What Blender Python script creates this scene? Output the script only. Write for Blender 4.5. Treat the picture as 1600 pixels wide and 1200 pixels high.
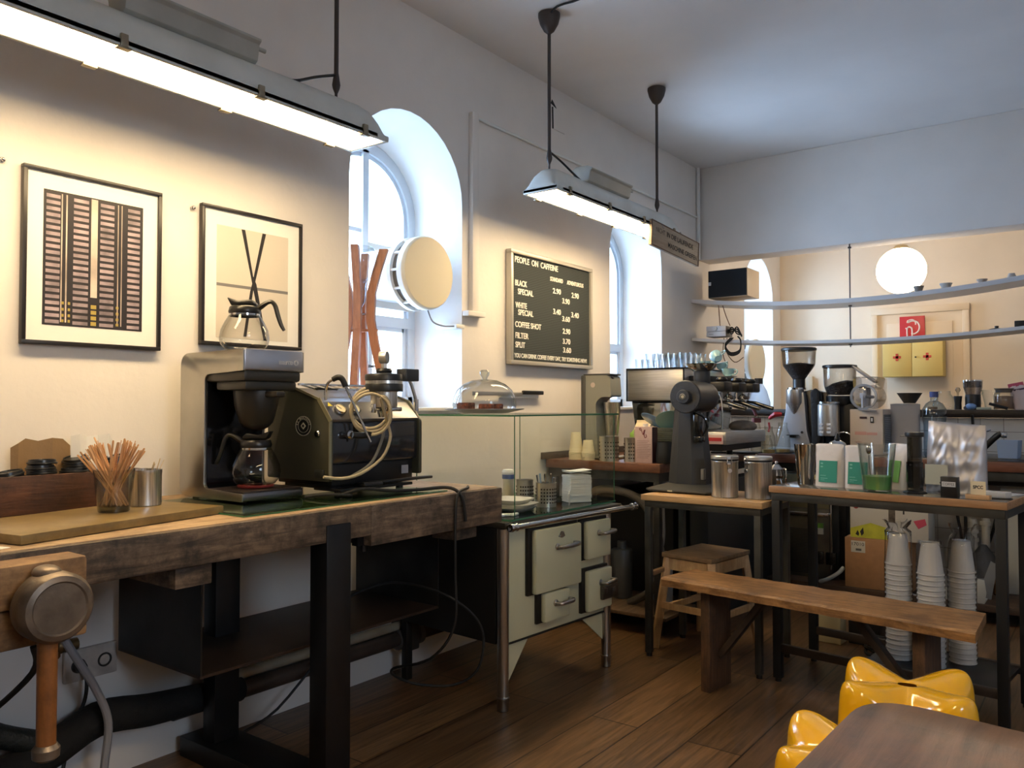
import bpy, bmesh, math, random
from mathutils import Vector, Matrix
for o in list(bpy.data.objects): bpy.data.objects.remove(o)
SC = bpy.context.scene; COL = SC.collection
PI = math.pi; R = math.radians
random.seed(7)
# ---------------------------------------------------------------- camera
cam_data = bpy.data.cameras.new('camera'); cam = bpy.data.objects.new('camera', cam_data); COL.objects.link(cam)
cam_data.sensor_width = 36; cam_data.lens = 36 * 1256 / 1600
cam_data.clip_start = .02
cam.location = (3.06, 0, 1.4)
cam.rotation_euler = (PI/2 + math.atan(33/1256), 0, math.atan(940/1256))
SC.camera = cam
# ---------------------------------------------------------------- view and light
SC.view_settings.view_transform = 'Standard'; SC.view_settings.look = 'None'
SC.view_settings.gamma = 1; SC.view_settings.use_curve_mapping = False
SC.view_settings.exposure = 0.5
try:
    SC.cycles.use_denoising = True; SC.cycles.max_bounces = 10; SC.cycles.transparent_max_bounces = 24
    SC.cycles.diffuse_bounces = 5; SC.cycles.glossy_bounces = 4; SC.cycles.sample_clamp_indirect = 6
    SC.cycles.caustics_reflective = False; SC.cycles.caustics_refractive = False
except Exception: pass
world = bpy.data.worlds.new('sky'); SC.world = world; world.use_nodes = True
wn = world.node_tree; bg = wn.nodes['Background']
tc = wn.nodes.new('ShaderNodeTexCoord'); sx = wn.nodes.new('ShaderNodeSeparateXYZ'); rp = wn.nodes.new('ShaderNodeValToRGB')
wn.links.new(tc.outputs['Generated'], sx.inputs[0]); wn.links.new(sx.outputs['Z'], rp.inputs[0]); wn.links.new(rp.outputs[0], bg.inputs[0])
rp.color_ramp.elements[0].position = 0; rp.color_ramp.elements[0].color = (.50,.56,.62,1)
rp.color_ramp.elements[1].position = .7; rp.color_ramp.elements[1].color = (.40,.62,1,1)
e_ = rp.color_ramp.elements.new(.12); e_.color = (.80,.93,1,1)
SKY = 3.2
bg.inputs[1].default_value = SKY
def area(name, loc, rot, sx_, sy_, power, col, spread=PI):
    l = bpy.data.lights.new(name, 'AREA'); l.shape = 'RECTANGLE'; l.size = sx_; l.size_y = sy_; l.energy = power; l.color = col; l.spread = spread
    o = bpy.data.objects.new(name, l); COL.objects.link(o); o.location = loc; o.rotation_euler = rot
    return o
# daylight through the windows of the left wall and an added fill light at the unseen right wall
for yc in (3.16, 5.77, 8.55):
    area('daylight_fill', (-.5, yc, 2.2), (0, R(-90), 0), 1.6, .8, 50, (.44,.65,1), R(135))
for yc in (.6,):
    area('daylight_fill', (5.52, yc, 2.3), (0, R(90), 0), 1.0, .9, 17, (.64,.78,1))  # added fill out of view; its window is made up
# ---------------------------------------------------------------- materials
def lin(c):
    c = c/255
    return c/12.92 if c <= .04045 else ((c+.055)/1.055)**2.4
def rgb(c): return (lin(c[0]), lin(c[1]), lin(c[2]), 1)
MC = {}
def mat(name, c=(200,200,200), rough=.5, metal=0, var=0, vs=8, bump=0, bs=60, coat=0, emit=0, ecol=None, stretch=None, spec=None):
    if name in MC: return MC[name]
    m = bpy.data.materials.new(name); m.use_nodes = True; MC[name] = m
    nt = m.node_tree; b = nt.nodes['Principled BSDF']
    b.inputs['Base Color'].default_value = rgb(c); b.inputs['Roughness'].default_value = rough; b.inputs['Metallic'].default_value = metal
    if coat: b.inputs['Coat Weight'].default_value = coat; b.inputs['Coat Roughness'].default_value = .08
    if spec is not None: b.inputs['Specular IOR Level'].default_value = spec
    if emit:
        b.inputs['Emission Color'].default_value = rgb(ecol or c); b.inputs['Emission Strength'].default_value = emit
    if var or bump:
        t = nt.nodes.new('ShaderNodeTexCoord'); mp = nt.nodes.new('ShaderNodeMapping'); nt.links.new(t.outputs['Object'], mp.inputs[0])
        if stretch: mp.inputs['Scale'].default_value = stretch
    if var:
        n = nt.nodes.new('ShaderNodeTexNoise'); n.inputs['Scale'].default_value = vs; n.inputs['Detail'].default_value = 6
        nt.links.new(mp.outputs[0], n.inputs['Vector'])
        r = nt.nodes.new('ShaderNodeValToRGB'); nt.links.new(n.outputs[0], r.inputs[0])
        r.color_ramp.elements[0].position = .3; r.color_ramp.elements[1].position = .7
        k1, k2 = 1-var, 1+var
        r.color_ramp.elements[0].color = rgb([max(0,x*k1) for x in c]); r.color_ramp.elements[1].color = rgb([min(255,x*k2) for x in c])
        nt.links.new(r.outputs[0], b.inputs['Base Color'])
    if bump:
        n2 = nt.nodes.new('ShaderNodeTexNoise'); n2.inputs['Scale'].default_value = bs; n2.inputs['Detail'].default_value = 5
        nt.links.new(mp.outputs[0], n2.inputs['Vector'])
        bp = nt.nodes.new('ShaderNodeBump'); bp.inputs['Strength'].default_value = bump; bp.inputs['Distance'].default_value = .01
        nt.links.new(n2.outputs[0], bp.inputs['Height']); nt.links.new(bp.outputs[0], b.inputs['Normal'])
    return m
def wood(name, dark, light, stretch=(14,1.2,14), rough=.55, dirt=None, coat=0, bump=.25, vs=3.0, dirt_amt=.5):
    if name in MC: return MC[name]
    m = bpy.data.materials.new(name); m.use_nodes = True; MC[name] = m
    nt = m.node_tree; b = nt.nodes['Principled BSDF']; L = nt.links
    t = nt.nodes.new('ShaderNodeTexCoord'); mp = nt.nodes.new('ShaderNodeMapping'); L.new(t.outputs['Object'], mp.inputs[0]); mp.inputs['Scale'].default_value = stretch
    n = nt.nodes.new('ShaderNodeTexNoise'); n.inputs['Scale'].default_value = vs; n.inputs['Detail'].default_value = 8; n.inputs['Roughness'].default_value = .65; n.inputs['Distortion'].default_value = .6
    L.new(mp.outputs[0], n.inputs['Vector'])
    r = nt.nodes.new('ShaderNodeValToRGB'); L.new(n.outputs[0], r.inputs[0])
    r.color_ramp.elements[0].position = .32; r.color_ramp.elements[1].position = .68
    r.color_ramp.elements[0].color = rgb(dark); r.color_ramp.elements[1].color = rgb(light)
    out = r.outputs[0]
    if dirt:
        n3 = nt.nodes.new('ShaderNodeTexNoise'); n3.inputs['Scale'].default_value = 7; n3.inputs['Detail'].default_value = 9; n3.inputs['Roughness'].default_value = .75
        L.new(t.outputs['Object'], n3.inputs['Vector'])
        r3 = nt.nodes.new('ShaderNodeValToRGB'); L.new(n3.outputs[0], r3.inputs[0]); r3.color_ramp.elements[0].position = .42; r3.color_ramp.elements[1].position = .62
        r3.color_ramp.elements[0].color = (0,0,0,1); r3.color_ramp.elements[1].color = (dirt_amt,)*3+(1,)
        mx = nt.nodes.new('ShaderNodeMix'); mx.data_type = 'RGBA'; L.new(r3.outputs[0], mx.inputs[0]); L.new(out, mx.inputs[6]); mx.inputs[7].default_value = rgb(dirt)
        out = mx.outputs[2]
    L.new(out, b.inputs['Base Color']); b.inputs['Roughness'].default_value = rough
    if coat: b.inputs['Coat Weight'].default_value = coat
    bp = nt.nodes.new('ShaderNodeBump'); bp.inputs['Strength'].default_value = bump; bp.inputs['Distance'].default_value = .004
    L.new(n.outputs[0], bp.inputs['Height']); L.new(bp.outputs[0], b.inputs['Normal'])
    return m
def glass(name, tint=(1,1,1), edge=(.55,.6,.6), refl=1.0, power=.45, rough=.02, milk=0):
    """thin clear sheet: sees through, mirrors at grazing angles, darker towards its rims"""
    if name in MC: return MC[name]
    m = bpy.data.materials.new(name); m.use_nodes = True; MC[name] = m
    nt = m.node_tree; nt.nodes.remove(nt.nodes['Principled BSDF']); L = nt.links; out = nt.nodes['Material Output']
    tr = nt.nodes.new('ShaderNodeBsdfTransparent'); gl = nt.nodes.new('ShaderNodeBsdfGlossy'); gl.inputs['Roughness'].default_value = rough
    lw = nt.nodes.new('ShaderNodeLayerWeight'); lw.inputs[0].default_value = power
    mx = nt.nodes.new('ShaderNodeMix'); mx.data_type = 'RGBA'; L.new(lw.outputs['Facing'], mx.inputs[0])
    mx.inputs[6].default_value = (*tint,1); mx.inputs[7].default_value = (*edge,1)
    L.new(mx.outputs[2], tr.inputs[0])
    f2 = nt.nodes.new('ShaderNodeLayerWeight'); f2.inputs[0].default_value = .5
    pw = nt.nodes.new('ShaderNodeMath'); pw.operation = 'POWER'; L.new(f2.outputs['Facing'], pw.inputs[0]); pw.inputs[1].default_value = 4
    mu = nt.nodes.new('ShaderNodeMath'); mu.operation = 'MULTIPLY_ADD'; L.new(pw.outputs[0], mu.inputs[0]); mu.inputs[1].default_value = .6*refl; mu.inputs[2].default_value = .035*refl
    ms = nt.nodes.new('ShaderNodeMixShader'); L.new(mu.outputs[0], ms.inputs[0]); L.new(tr.outputs[0], ms.inputs[1]); L.new(gl.outputs[0], ms.inputs[2])
    last = ms
    if milk:
        df = nt.nodes.new('ShaderNodeBsdfDiffuse'); df.inputs[0].default_value = (*tint,1)
        m2 = nt.nodes.new('ShaderNodeMixShader'); m2.inputs[0].default_value = milk; L.new(ms.outputs[0], m2.inputs[1]); L.new(df.outputs[0], m2.inputs[2]); last = m2
    L.new(last.outputs[0], out.inputs[0])
    return m
# ---------------------------------------------------------------- geometry
class G:
    def __init__(s): s.bm = bmesh.new()
    def _n(s, before, M):
        if M is not None:
            vs = [v for v in s.bm.verts if v not in before]; bmesh.ops.transform(s.bm, matrix=M, verts=vs)
    def poly(s, vs, fs):
        v = [s.bm.verts.new(p) for p in vs]
        for f in fs:
            try: s.bm.faces.new([v[i] for i in f])
            except ValueError: pass
        return v
    def box(s, x0,x1,y0,y1,z0,z1, bev=0, M=None):
        n0 = len(s.bm.verts)
        t = bmesh.new()
        vs = [t.verts.new((x,y,z)) for x in (x0,x1) for y in (y0,y1) for z in (z0,z1)]
        for f in ((0,1,3,2),(4,6,7,5),(0,4,5,1),(2,3,7,6),(0,2,6,4),(1,5,7,3)): t.faces.new([vs[i] for i in f])
        bmesh.ops.recalc_face_normals(t, faces=t.faces)
        if bev: bmesh.ops.bevel(t, geom=list(t.edges), offset=bev, segments=2, profile=.5, affect='EDGES')
        if M is not None: bmesh.ops.transform(t, matrix=M, verts=t.verts)
        s._join(t); return s
    def _join(s, t):
        mp = {}
        for v in t.verts: mp[v] = s.bm.verts.new(v.co)
        for f in t.faces:
            try: s.bm.faces.new([mp[v] for v in f.verts])
            except ValueError: pass
        t.free()
    def lathe(s, prof, c=(0,0,0), seg=32, axis='Z', caps=True, M=None, a0=0, a1=2*PI):
        """prof: list of (r, h)"""
        t = bmesh.new(); full = abs(a1-a0-2*PI) < 1e-6; n = seg if full else seg+1
        rings = []
        for r, h in prof:
            if r < 1e-6: rings.append([t.verts.new((0,0,h))])
            else: rings.append([t.verts.new((r*math.cos(a0+(a1-a0)*i/seg), r*math.sin(a0+(a1-a0)*i/seg), h)) for i in range(n)])
        for a, b in zip(rings, rings[1:]):
            m = seg
            for i in range(m):
                j = (i+1) % n
                if len(a) == 1 and len(b) == 1: continue
                if len(a) == 1: t.faces.new((a[0], b[i], b[j]))
                elif len(b) == 1: t.faces.new((a[i], a[j], b[0]))
                else: t.faces.new((a[i], a[j], b[j], b[i]))
        if caps and full:
            for rg in (rings[0], rings[-1]):
                if len(rg) > 2: t.faces.new(rg)
        bmesh.ops.recalc_face_normals(t, faces=t.faces)
        A = {'Z': Matrix(), 'X': Matrix.Rotation(PI/2,4,'Y'), 'Y': Matrix.Rotation(-PI/2,4,'X')}[axis]
        bmesh.ops.transform(t, matrix=Matrix.Translation(c) @ A, verts=t.verts)
        if M is not None: bmesh.ops.transform(t, matrix=M, verts=t.verts)
        s._join(t); return s
    def cyl(s, c, r, h, axis='Z', seg=24, r2=None, bev=0, M=None):
        r2 = r if r2 is None else r2
        if bev: pr = [(0,0),(r-bev,0),(r-bev*.3,bev*.3),(r,bev),(r2,h-bev),(r2-bev*.3,h-bev*.3),(r2-bev,h),(0,h)]
        else: pr = [(0,0),(r,0),(r2,h),(0,h)]
        return s.lathe(pr, c, seg, axis, M=M)
    def ball(s, c, r, seg=24, rings=12, sc=(1,1,1), M=None):
        t = bmesh.new(); bmesh.ops.create_uvsphere(t, u_segments=seg, v_segments=rings, radius=r)
        bmesh.ops.transform(t, matrix=Matrix.Translation(c) @ Matrix.Diagonal((*sc,1)), verts=t.verts)
        if M is not None: bmesh.ops.transform(t, matrix=M, verts=t.verts)
        s._join(t); return s
    def tube(s, pts, r, seg=8, smooth=0, close=False):
        P = [Vector(p) for p in pts]
        if smooth:
            Q = []
            n = len(P)
            for i in range(n-1):
                p0, p1, p2, p3 = P[max(i-1,0)], P[i], P[i+1], P[min(i+2,n-1)]
                for k in range(smooth):
                    u = k/smooth
                    Q.append(.5*((2*p1)+(p2-p0)*u+(2*p0-5*p1+4*p2-p3)*u*u+(3*p1-p0-3*p2+p3)*u**3))
            Q.append(P[-1]); 
            if isinstance(r, (list,tuple)): r = [r[min(int(i/smooth), len(r)-1)]*(1-(i/smooth%1))+r[min(int(i/smooth)+1, len(r)-1)]*(i/smooth%1) for i in range(len(Q))]
            P = Q
        t = bmesh.new(); rings = []; up = None
        for i, p in enumerate(P):
            d = (P[min(i+1,len(P)-1)]-P[max(i-1,0)])
            d = d.normalized() if d.length > 1e-9 else Vector((0,0,1))
            if up is None:
                up = Vector((0,0,1)) if abs(d.z) < .9 else Vector((1,0,0))
            a = (up - d*up.dot(d))
            a = a.normalized() if a.length > 1e-6 else d.orthogonal().normalized()
            up = a; b = d.cross(a)
            rr = r[i] if isinstance(r, (list,tuple)) else r
            rings.append([t.verts.new(p + rr*(a*math.cos(2*PI*k/seg)+b*math.sin(2*PI*k/seg))) for k in range(seg)])
        for a, b in zip(rings, rings[1:]):
            for k in range(seg): t.faces.new((a[k], a[(k+1)%seg], b[(k+1)%seg], b[k]))
        t.faces.new(rings[0]); t.faces.new(rings[-1])
        bmesh.ops.recalc_face_normals(t, faces=t.faces)
        s._join(t); return s
    def prism(s, pts, axis, a, b, bev=0, M=None):
        """pts: outline in the two other axes (order x,y,z without axis)"""
        t = bmesh.new()
        def V(p, k): return {'X': (k,p[0],p[1]), 'Y': (p[0],k,p[1]), 'Z': (p[0],p[1],k)}[axis]
        A = [t.verts.new(V(p,a)) for p in pts]; B = [t.verts.new(V(p,b)) for p in pts]; n = len(pts)
        t.faces.new(A); t.faces.new(B)
        for i in range(n): t.faces.new((A[i], A[(i+1)%n], B[(i+1)%n], B[i]))
        bmesh.ops.recalc_face_normals(t, faces=t.faces)
        if bev: bmesh.ops.bevel(t, geom=list(t.edges), offset=bev, segments=2, profile=.5, affect='EDGES')
        bmesh.ops.triangulate(t, faces=[f for f in t.faces if len(f.verts) > 4])
        if M is not None: bmesh.ops.transform(t, matrix=M, verts=t.verts)
        s._join(t); return s
    def bar(s, p, q, w, h=None, bev=0):
        """box-section bar from p to q"""
        p, q = Vector(p), Vector(q); d = q-p; L = d.length; h = h or w
        M = Matrix.Translation(p) @ d.to_track_quat('Z','Y').to_matrix().to_4x4()
        return s.box(-w/2,w/2,-h/2,h/2,0,L, bev, M)
def part(name, g, m, parent=None, w=False, sharp=35, label=None):
    me = bpy.data.meshes.new(name)
    if w and parent is not None:
        loc = Vector((0,0,0)); p = parent
        while p is not None: loc += p.location; p = p.parent
        bmesh.ops.translate(g.bm, vec=-loc, verts=g.bm.verts)
    g.bm.to_mesh(me); g.bm.free()
    me.materials.append(m)
    me.polygons.foreach_set('use_smooth', [True]*len(me.polygons))
    me.set_sharp_from_angle(angle=R(sharp))
    o = bpy.data.objects.new(name, me); COL.objects.link(o)
    if parent is not None: o.parent = parent
    if label: o['label'] = label
    return o
def tag(o, label, cat, group=None):
    o['label'] = label; o['category'] = cat; o['kind'] = 'thing'
    if group: o['group'] = group
    return o
def thing(name, label, cat, loc=(0,0,0), rz=0, group=None):
    o = bpy.data.objects.new(name, None); COL.objects.link(o); o.location = loc; o.rotation_euler = (0,0,rz)
    o.empty_display_size = .05
    return tag(o, label, cat, group)
def solo(name, g, m, label, cat, loc=(0,0,0), rot=(0,0,0), group=None, w=False, sharp=35):
    """a thing that is one mesh; w: g holds world coordinates, origin moved to loc"""
    if w: bmesh.ops.translate(g.bm, vec=-Vector(loc), verts=g.bm.verts)
    o = part(name, g, m, sharp=sharp); o.location = loc; o.rotation_euler = rot
    return tag(o, label, cat, group)
def struct(name, g, m, sharp=35):
    o = part(name, g, m, sharp=sharp); o['kind'] = 'structure'; return o
def kids(o): return [c for c in bpy.data.objects if c.parent == o]
def dup(root, loc, label=None, rz=None, group=None):
    def cp(o, par):
        c = o.copy(); COL.objects.link(c); c.parent = par
        for k in KIDS.get(o.name, ()): cp(k, c)
        return c
    KIDS = {}
    for o in bpy.data.objects:
        if o.parent is not None: KIDS.setdefault(o.parent.name, []).append(o)
    r = cp(root, root.parent); r.location = loc
    if rz is not None: r.rotation_euler = (r.rotation_euler[0], r.rotation_euler[1], rz)
    if label: r['label'] = label
    if group: r['group'] = group
    return r
def text(name, s, size, m, M, parent=None, ext=.0008, align='LEFT', xs=1.0, bold=0.0, spacing=1.0, w=False):
    """lettering: flat text as a mesh; M places the text plane (x right, y up, z out)"""
    cu = bpy.data.curves.new(name, 'FONT'); cu.body = s; cu.size = size; cu.extrude = ext; cu.align_x = align; cu.offset = bold; cu.space_character = spacing
    o = bpy.data.objects.new(name, cu); COL.objects.link(o)
    dg = bpy.context.evaluated_depsgraph_get(); me = bpy.data.meshes.new_from_object(o.evaluated_get(dg))
    bpy.data.objects.remove(o); bpy.data.curves.remove(cu)
    g = G(); g.bm.from_mesh(me); bpy.data.meshes.remove(me)
    bmesh.ops.transform(g.bm, matrix=M @ Matrix.Diagonal((xs,1,1,1)), verts=g.bm.verts)
    return part(name, g, m, parent, w=w)
def facing(loc, n, up=(0,0,1)):
    """matrix whose z is n and whose y is up"""
    z = Vector(n).normalized(); u = Vector(up); x = u.cross(z).normalized(); y = z.cross(x)
    return Matrix.Translation(loc) @ Matrix((x,y,z)).transposed().to_4x4()
def TM(*a): return Matrix.Translation(a)
def RX(a): return Matrix.Rotation(a,4,'X')
def RY(a): return Matrix.Rotation(a,4,'Y')
def RZ(a): return Matrix.Rotation(a,4,'Z')
# shared materials
PLASTER = mat('plaster_wall', (228,223,217), .92, var=.015, vs=3, bump=.12, bs=30)
CEIL = mat('plaster_ceiling', (232,229,226), .95, var=.02, vs=1.5, bump=.05)
WARMWALL = mat('cream_wall', (228,212,188), .9, var=.015, vs=3, bump=.08, bs=30)
WHITE = mat('white_paint', (228,228,224), .45, bump=.05)
BLACKM = mat('black_steel', (24,24,26), .42, .35, var=.15, vs=12)
BLACKP = mat('black_plastic', (20,20,21), .38)
BLACKG = mat('black_gloss', (14,14,16), .12, coat=.6)
STEEL = mat('brushed_steel', (206,204,200), .36, .92, var=.08, vs=6, stretch=(1,1,60))
STEELV = mat('brushed_steel_upright', (202,200,196), .30, .92, var=.16, vs=30, stretch=(8,8,.2))
CHROME = mat('chrome', (205,205,205), .08, 1)
DKSTEEL = mat('raw_steel_frame', (62,62,62), .45, .7, var=.2, vs=9)
RUBBER = mat('rubber_cable', (16,16,16), .6)
GREYC = mat('grey_cable', (150,148,150), .5)
PAPERW = mat('white_paper', (232,230,224), .8)
KRAFT = mat('kraft_cardboard', (168,124,84), .85, var=.04, vs=20)
GLASS = glass('clear_glass', (.97,.98,.97), (.42,.46,.44))
PANE = glass('glass_pane', (.985,.995,.985), (.93,.97,.94), refl=.9)
GEDGE = mat('glass_green_edge', (64,112,84), .2)
WARMCHIP = mat('warm_wood_bare', (190,150,105), .5)
# ================================================================ the room
H_ = 3.59
WINS = [3.16, 5.77, 8.55]
def arch(yc, r, z0, zs, n=18):
    """opening outline, anticlockwise in (y,z) seen from the room"""
    p = [(yc-r, z0), (yc+r, z0)]
    p += [(yc + r*math.cos(PI*i/n), zs + r*math.sin(PI*i/n)) for i in range(n+1)]
    return p
def wall_with_holes(x, outer, holes, g):
    t = bmesh.new(); es = []
    for lp in [outer]+holes:
        v = [t.verts.new((x, p[0], p[1])) for p in lp]
        es += [t.edges.new((v[i], v[(i+1)%len(v)])) for i in range(len(v))]
    bmesh.ops.triangle_fill(t, edges=es, use_beauty=True)
    g._join(t)
g = G()
outer = [(-2.6,-.02),(9.4,-.02),(9.4,H_),(-2.6,H_)]
inn = [arch(y, .437, 1.385, 2.57) for y in WINS]; out_ = [arch(y, .40, 1.385, 2.50) for y in WINS]
wall_with_holes(0, outer, inn, g)
wall_with_holes(-.42, outer, out_, g)
for a, b in zip(inn, out_):
    n = len(a)
    A = [g.bm.verts.new((0,p[0],p[1])) for p in a]; B = [g.bm.verts.new((-.42,p[0],p[1])) for p in b]
    for i in range(n): g.bm.faces.new((A[i],A[(i+1)%n],B[(i+1)%n],B[i]))
bmesh.ops.remove_doubles(g.bm, verts=g.bm.verts, dist=1e-5)
bmesh.ops.recalc_face_normals(g.bm, faces=g.bm.faces)
struct('wall_left', g, PLASTER, sharp=50)
# windows: frame, bars, glass
FRAMEW = mat('window_frame_white', (214,220,226), .5)
def window(n, yc):
    x = -.38
    root = thing('window_%d' % n, 'x', 'window', (x, yc, 1.385)); del root['label']; del root['category']; root['kind'] = 'structure'
    g = G(); r = .385; zs = 2.50
    def ring(r0, r1, x0, x1):
        m = 24; O = []; I_ = []
        for k in range(m+1):
            a = PI*k/m; O.append((yc+r0*math.cos(a), zs+r0*math.sin(a))); I_.append((yc+r1*math.cos(a), zs+r1*math.sin(a)))
        O = [(yc+r0,1.385)]+O+[(yc-r0,1.385)]; I_ = [(yc+r1,1.385)]+I_+[(yc-r1,1.385)]
        for (a,b),(c,d) in zip(zip(O,O[1:]), zip(I_,I_[1:])):
            v = [g.bm.verts.new(q) for q in [(x1,*a),(x1,*b),(x1,*d),(x1,*c),(x0,*a),(x0,*b),(x0,*d),(x0,*c)]]
            for f in ((0,1,2,3),(7,6,5,4),(3,2,6,7),(0,4,5,1)): g.bm.faces.new([v[i] for i in f])
    ring(r+.03, r-.035, x-.03, x+.03)
    ring(r-.035, r-.06, x-.02, x+.012)
    g.box(x-.035,x+.03, yc-.022,yc+.022, 1.385, zs+r-.02)
    g.box(x-.03,x+.035, yc-r,yc+r, 1.86,1.92)
    g.box(x-.03,x+.03, yc-r,yc+r, 1.385,1.45)
    g.box(x-.015,x+.015, yc-r,yc, 2.385,2.41)
    for s in (-1,1):
        for k in (.05, .32): g.box(x-.025,x+.02, yc+s*k-.014, yc+s*k+.014, 1.44,1.87)
        g.box(x-.02,x+.02, yc+min(s*.05,s*.32), yc+max(s*.05,s*.32), 1.835,1.86)
    fr = part('window_frame', g, FRAMEW, root, w=True)
    g = G(); g.box(x-.004,x+.004, yc-r+.02,yc+r-.02, 1.43,zs)
    g.prism([(yc+(r-.02)*math.cos(PI*k/20), zs+(r-.02)*math.sin(PI*k/20)) for k in range(21)], 'X', x-.004, x+.004)
    part('window_glass', g, glass('window_glass_mat', (.98,1,1), (.9,.95,.97), refl=.6), root, w=True)
    g = G(); g.box(x+.04, .015, yc-.44, yc+.44, 1.365, 1.387, .004)
    part('window_sill', g, WHITE, root, w=True)
    g = G(); g.cyl((x+.03,yc,1.62), .008, .03, 'X'); g.box(x+.05,x+.062, yc-.008,yc+.06, 1.612,1.63, .003)
    part('window_handle', g, CHROME, root, w=True)
    return root
for n, y in enumerate(WINS): window(n+1, y)
# floor: oiled boards that run towards the back of the room
FLOOR = bpy.data.materials.new('oiled_floorboards'); FLOOR.use_nodes = True
nt = FLOOR.node_tree; b = nt.nodes['Principled BSDF']; L = nt.links
t = nt.nodes.new('ShaderNodeTexCoord'); mp = nt.nodes.new('ShaderNodeMapping'); mp.inputs['Rotation'].default_value = (0,0,PI/2); mp.inputs['Location'].default_value = (.3,.24,0)
L.new(t.outputs['Object'], mp.inputs[0])
br = nt.nodes.new('ShaderNodeTexBrick'); L.new(mp.outputs[0], br.inputs['Vector'])
br.inputs['Scale'].default_value = 1; br.inputs['Brick Width'].default_value = 1.9; br.inputs['Row Height'].default_value = .232; br.inputs['Mortar Size'].default_value = .0035
br.inputs['Color1'].default_value = rgb((118,90,62)); br.inputs['Color2'].default_value = rgb((84,64,45)); br.inputs['Mortar'].default_value = rgb((20,13,8)); br.inputs['Bias'].default_value = -.1
mp2 = nt.nodes.new('ShaderNodeMapping'); mp2.inputs['Scale'].default_value = (16,1.1,1); L.new(t.outputs['Object'], mp2.inputs[0])
n = nt.nodes.new('ShaderNodeTexNoise'); n.inputs['Scale'].default_value = 2.2; n.inputs['Detail'].default_value = 8; n.inputs['Distortion'].default_value = 1.2; L.new(mp2.outputs[0], n.inputs['Vector'])
r = nt.nodes.new('ShaderNodeValToRGB'); L.new(n.outputs[0], r.inputs[0]); r.color_ramp.elements[0].position = .3; r.color_ramp.elements[0].color = (.42,.40,.38,1); r.color_ramp.elements[1].position = .72; r.color_ramp.elements[1].color = (1.25,1.25,1.25,1)
mx = nt.nodes.new('ShaderNodeMix'); mx.data_type = 'RGBA'; mx.blend_type = 'MULTIPLY'; mx.inputs[0].default_value = 1; L.new(br.outputs[0], mx.inputs[6]); L.new(r.outputs[0], mx.inputs[7])
L.new(mx.outputs[2], b.inputs['Base Color']); b.inputs['Roughness'].default_value = .34
bp = nt.nodes.new('ShaderNodeBump'); bp.inputs['Strength'].default_value = .25; bp.inputs['Distance'].default_value = .003; L.new(n.outputs[0], bp.inputs['Height']); L.new(bp.outputs[0], b.inputs['Normal'])
g = G(); g.box(-.42,5.7,-2.6,9.4,-.06,0); struct('floor', g, FLOOR)
g = G(); g.box(-.42,5.7,-2.6,9.4,H_,H_+.08); struct('ceiling', g, CEIL)
# right wall with an opening made up for the fill light, wall behind the camera
g = G(); ys = [-2.6]
holes = [[(y-.5,1.75),(y+.5,1.75),(y+.5,2.85),(y-.5,2.85)] for y in (.6,)]
wall_with_holes(5.5, outer, holes, g)
struct('wall_right', g, PLASTER)
g = G(); g.box(-.42,5.6,-2.7,-2.6,0,H_); struct('wall_back', g, PLASTER)
g = G(); g.box(-.42,5.6,9.25,9.4,0,H_); struct('wall_far', g, WARMWALL)
# beam over the opening and the half wall under it
g = G(); g.box(0.001,5.5,6.97,7.22,2.735,H_, .008); struct('wall_beam', g, PLASTER)
TILE = bpy.data.materials.new('white_wall_tiles'); TILE.use_nodes = True
nt = TILE.node_tree; b = nt.nodes['Principled BSDF']; L = nt.links
t = nt.nodes.new('ShaderNodeTexCoord'); mp = nt.nodes.new('ShaderNodeMapping'); mp.inputs['Rotation'].default_value = (PI/2,0,0); L.new(t.outputs['Object'], mp.inputs[0])
br = nt.nodes.new('ShaderNodeTexBrick'); br.offset = 0; L.new(mp.outputs[0], br.inputs['Vector']); br.inputs['Scale'].default_value = 1; br.inputs['Brick Width'].default_value = .15; br.inputs['Row Height'].default_value = .15; br.inputs['Mortar Size'].default_value = .0025
br.inputs['Color1'].default_value = rgb((206,203,198)); br.inputs['Color2'].default_value = rgb((198,196,192)); br.inputs['Mortar'].default_value = rgb((140,134,126))
L.new(br.outputs[0], b.inputs['Base Color']); b.inputs['Roughness'].default_value = .2
g = G(); g.box(.001,5.5,7.0,7.12,0,1.30); struct('wall_half', g, TILE)
g = G(); g.box(.001,5.5,6.94,7.22,1.305,1.365,.006); struct('trim_1', g, wood('ledge_wood', (20,16,14), (46,34,27), stretch=(2,14,14), rough=.35))
# vertical pipe box and the conduit running along the wall
g = G(); g.box(0,.035,3.655,3.715,1.93,3.15,.006); g.box(0,.05,3.60,3.76,1.925,1.955,.004); struct('trim_2', g, PLASTER)
g = G(); g.tube([(.012,3.72,3.13),(.012,6.96,3.13)], .010, 8); struct('trim_3', g, WHITE)
g = G(); g.tube([(.02,6.93,H_),(.02,6.93,2.74)], .018, 8); struct('trim_4', g, WHITE)
# door leaf and frame in the far wall
DOORC = mat('cream_door_paint', (226,206,176), .55, bump=.05)
d = bpy.data.objects.new('door_1', None); COL.objects.link(d); d.location = (1.45, 9.24, 0); d['kind'] = 'structure'
g = G(); g.box(.99,1.05,9.20,9.25,0,2.42,.005); g.box(1.85,1.91,9.20,9.25,0,2.42,.005); g.box(.985,1.915,9.195,9.25,2.36,2.43,.005); part('door_frame', g, DOORC, d, w=True)
g = G(); g.box(1.05,1.85,9.225,9.25,0,2.36); g.box(1.14,1.76,9.215,9.226,1.05,2.26,.004); part('door_leaf', g, DOORC, d, w=True)
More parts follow.
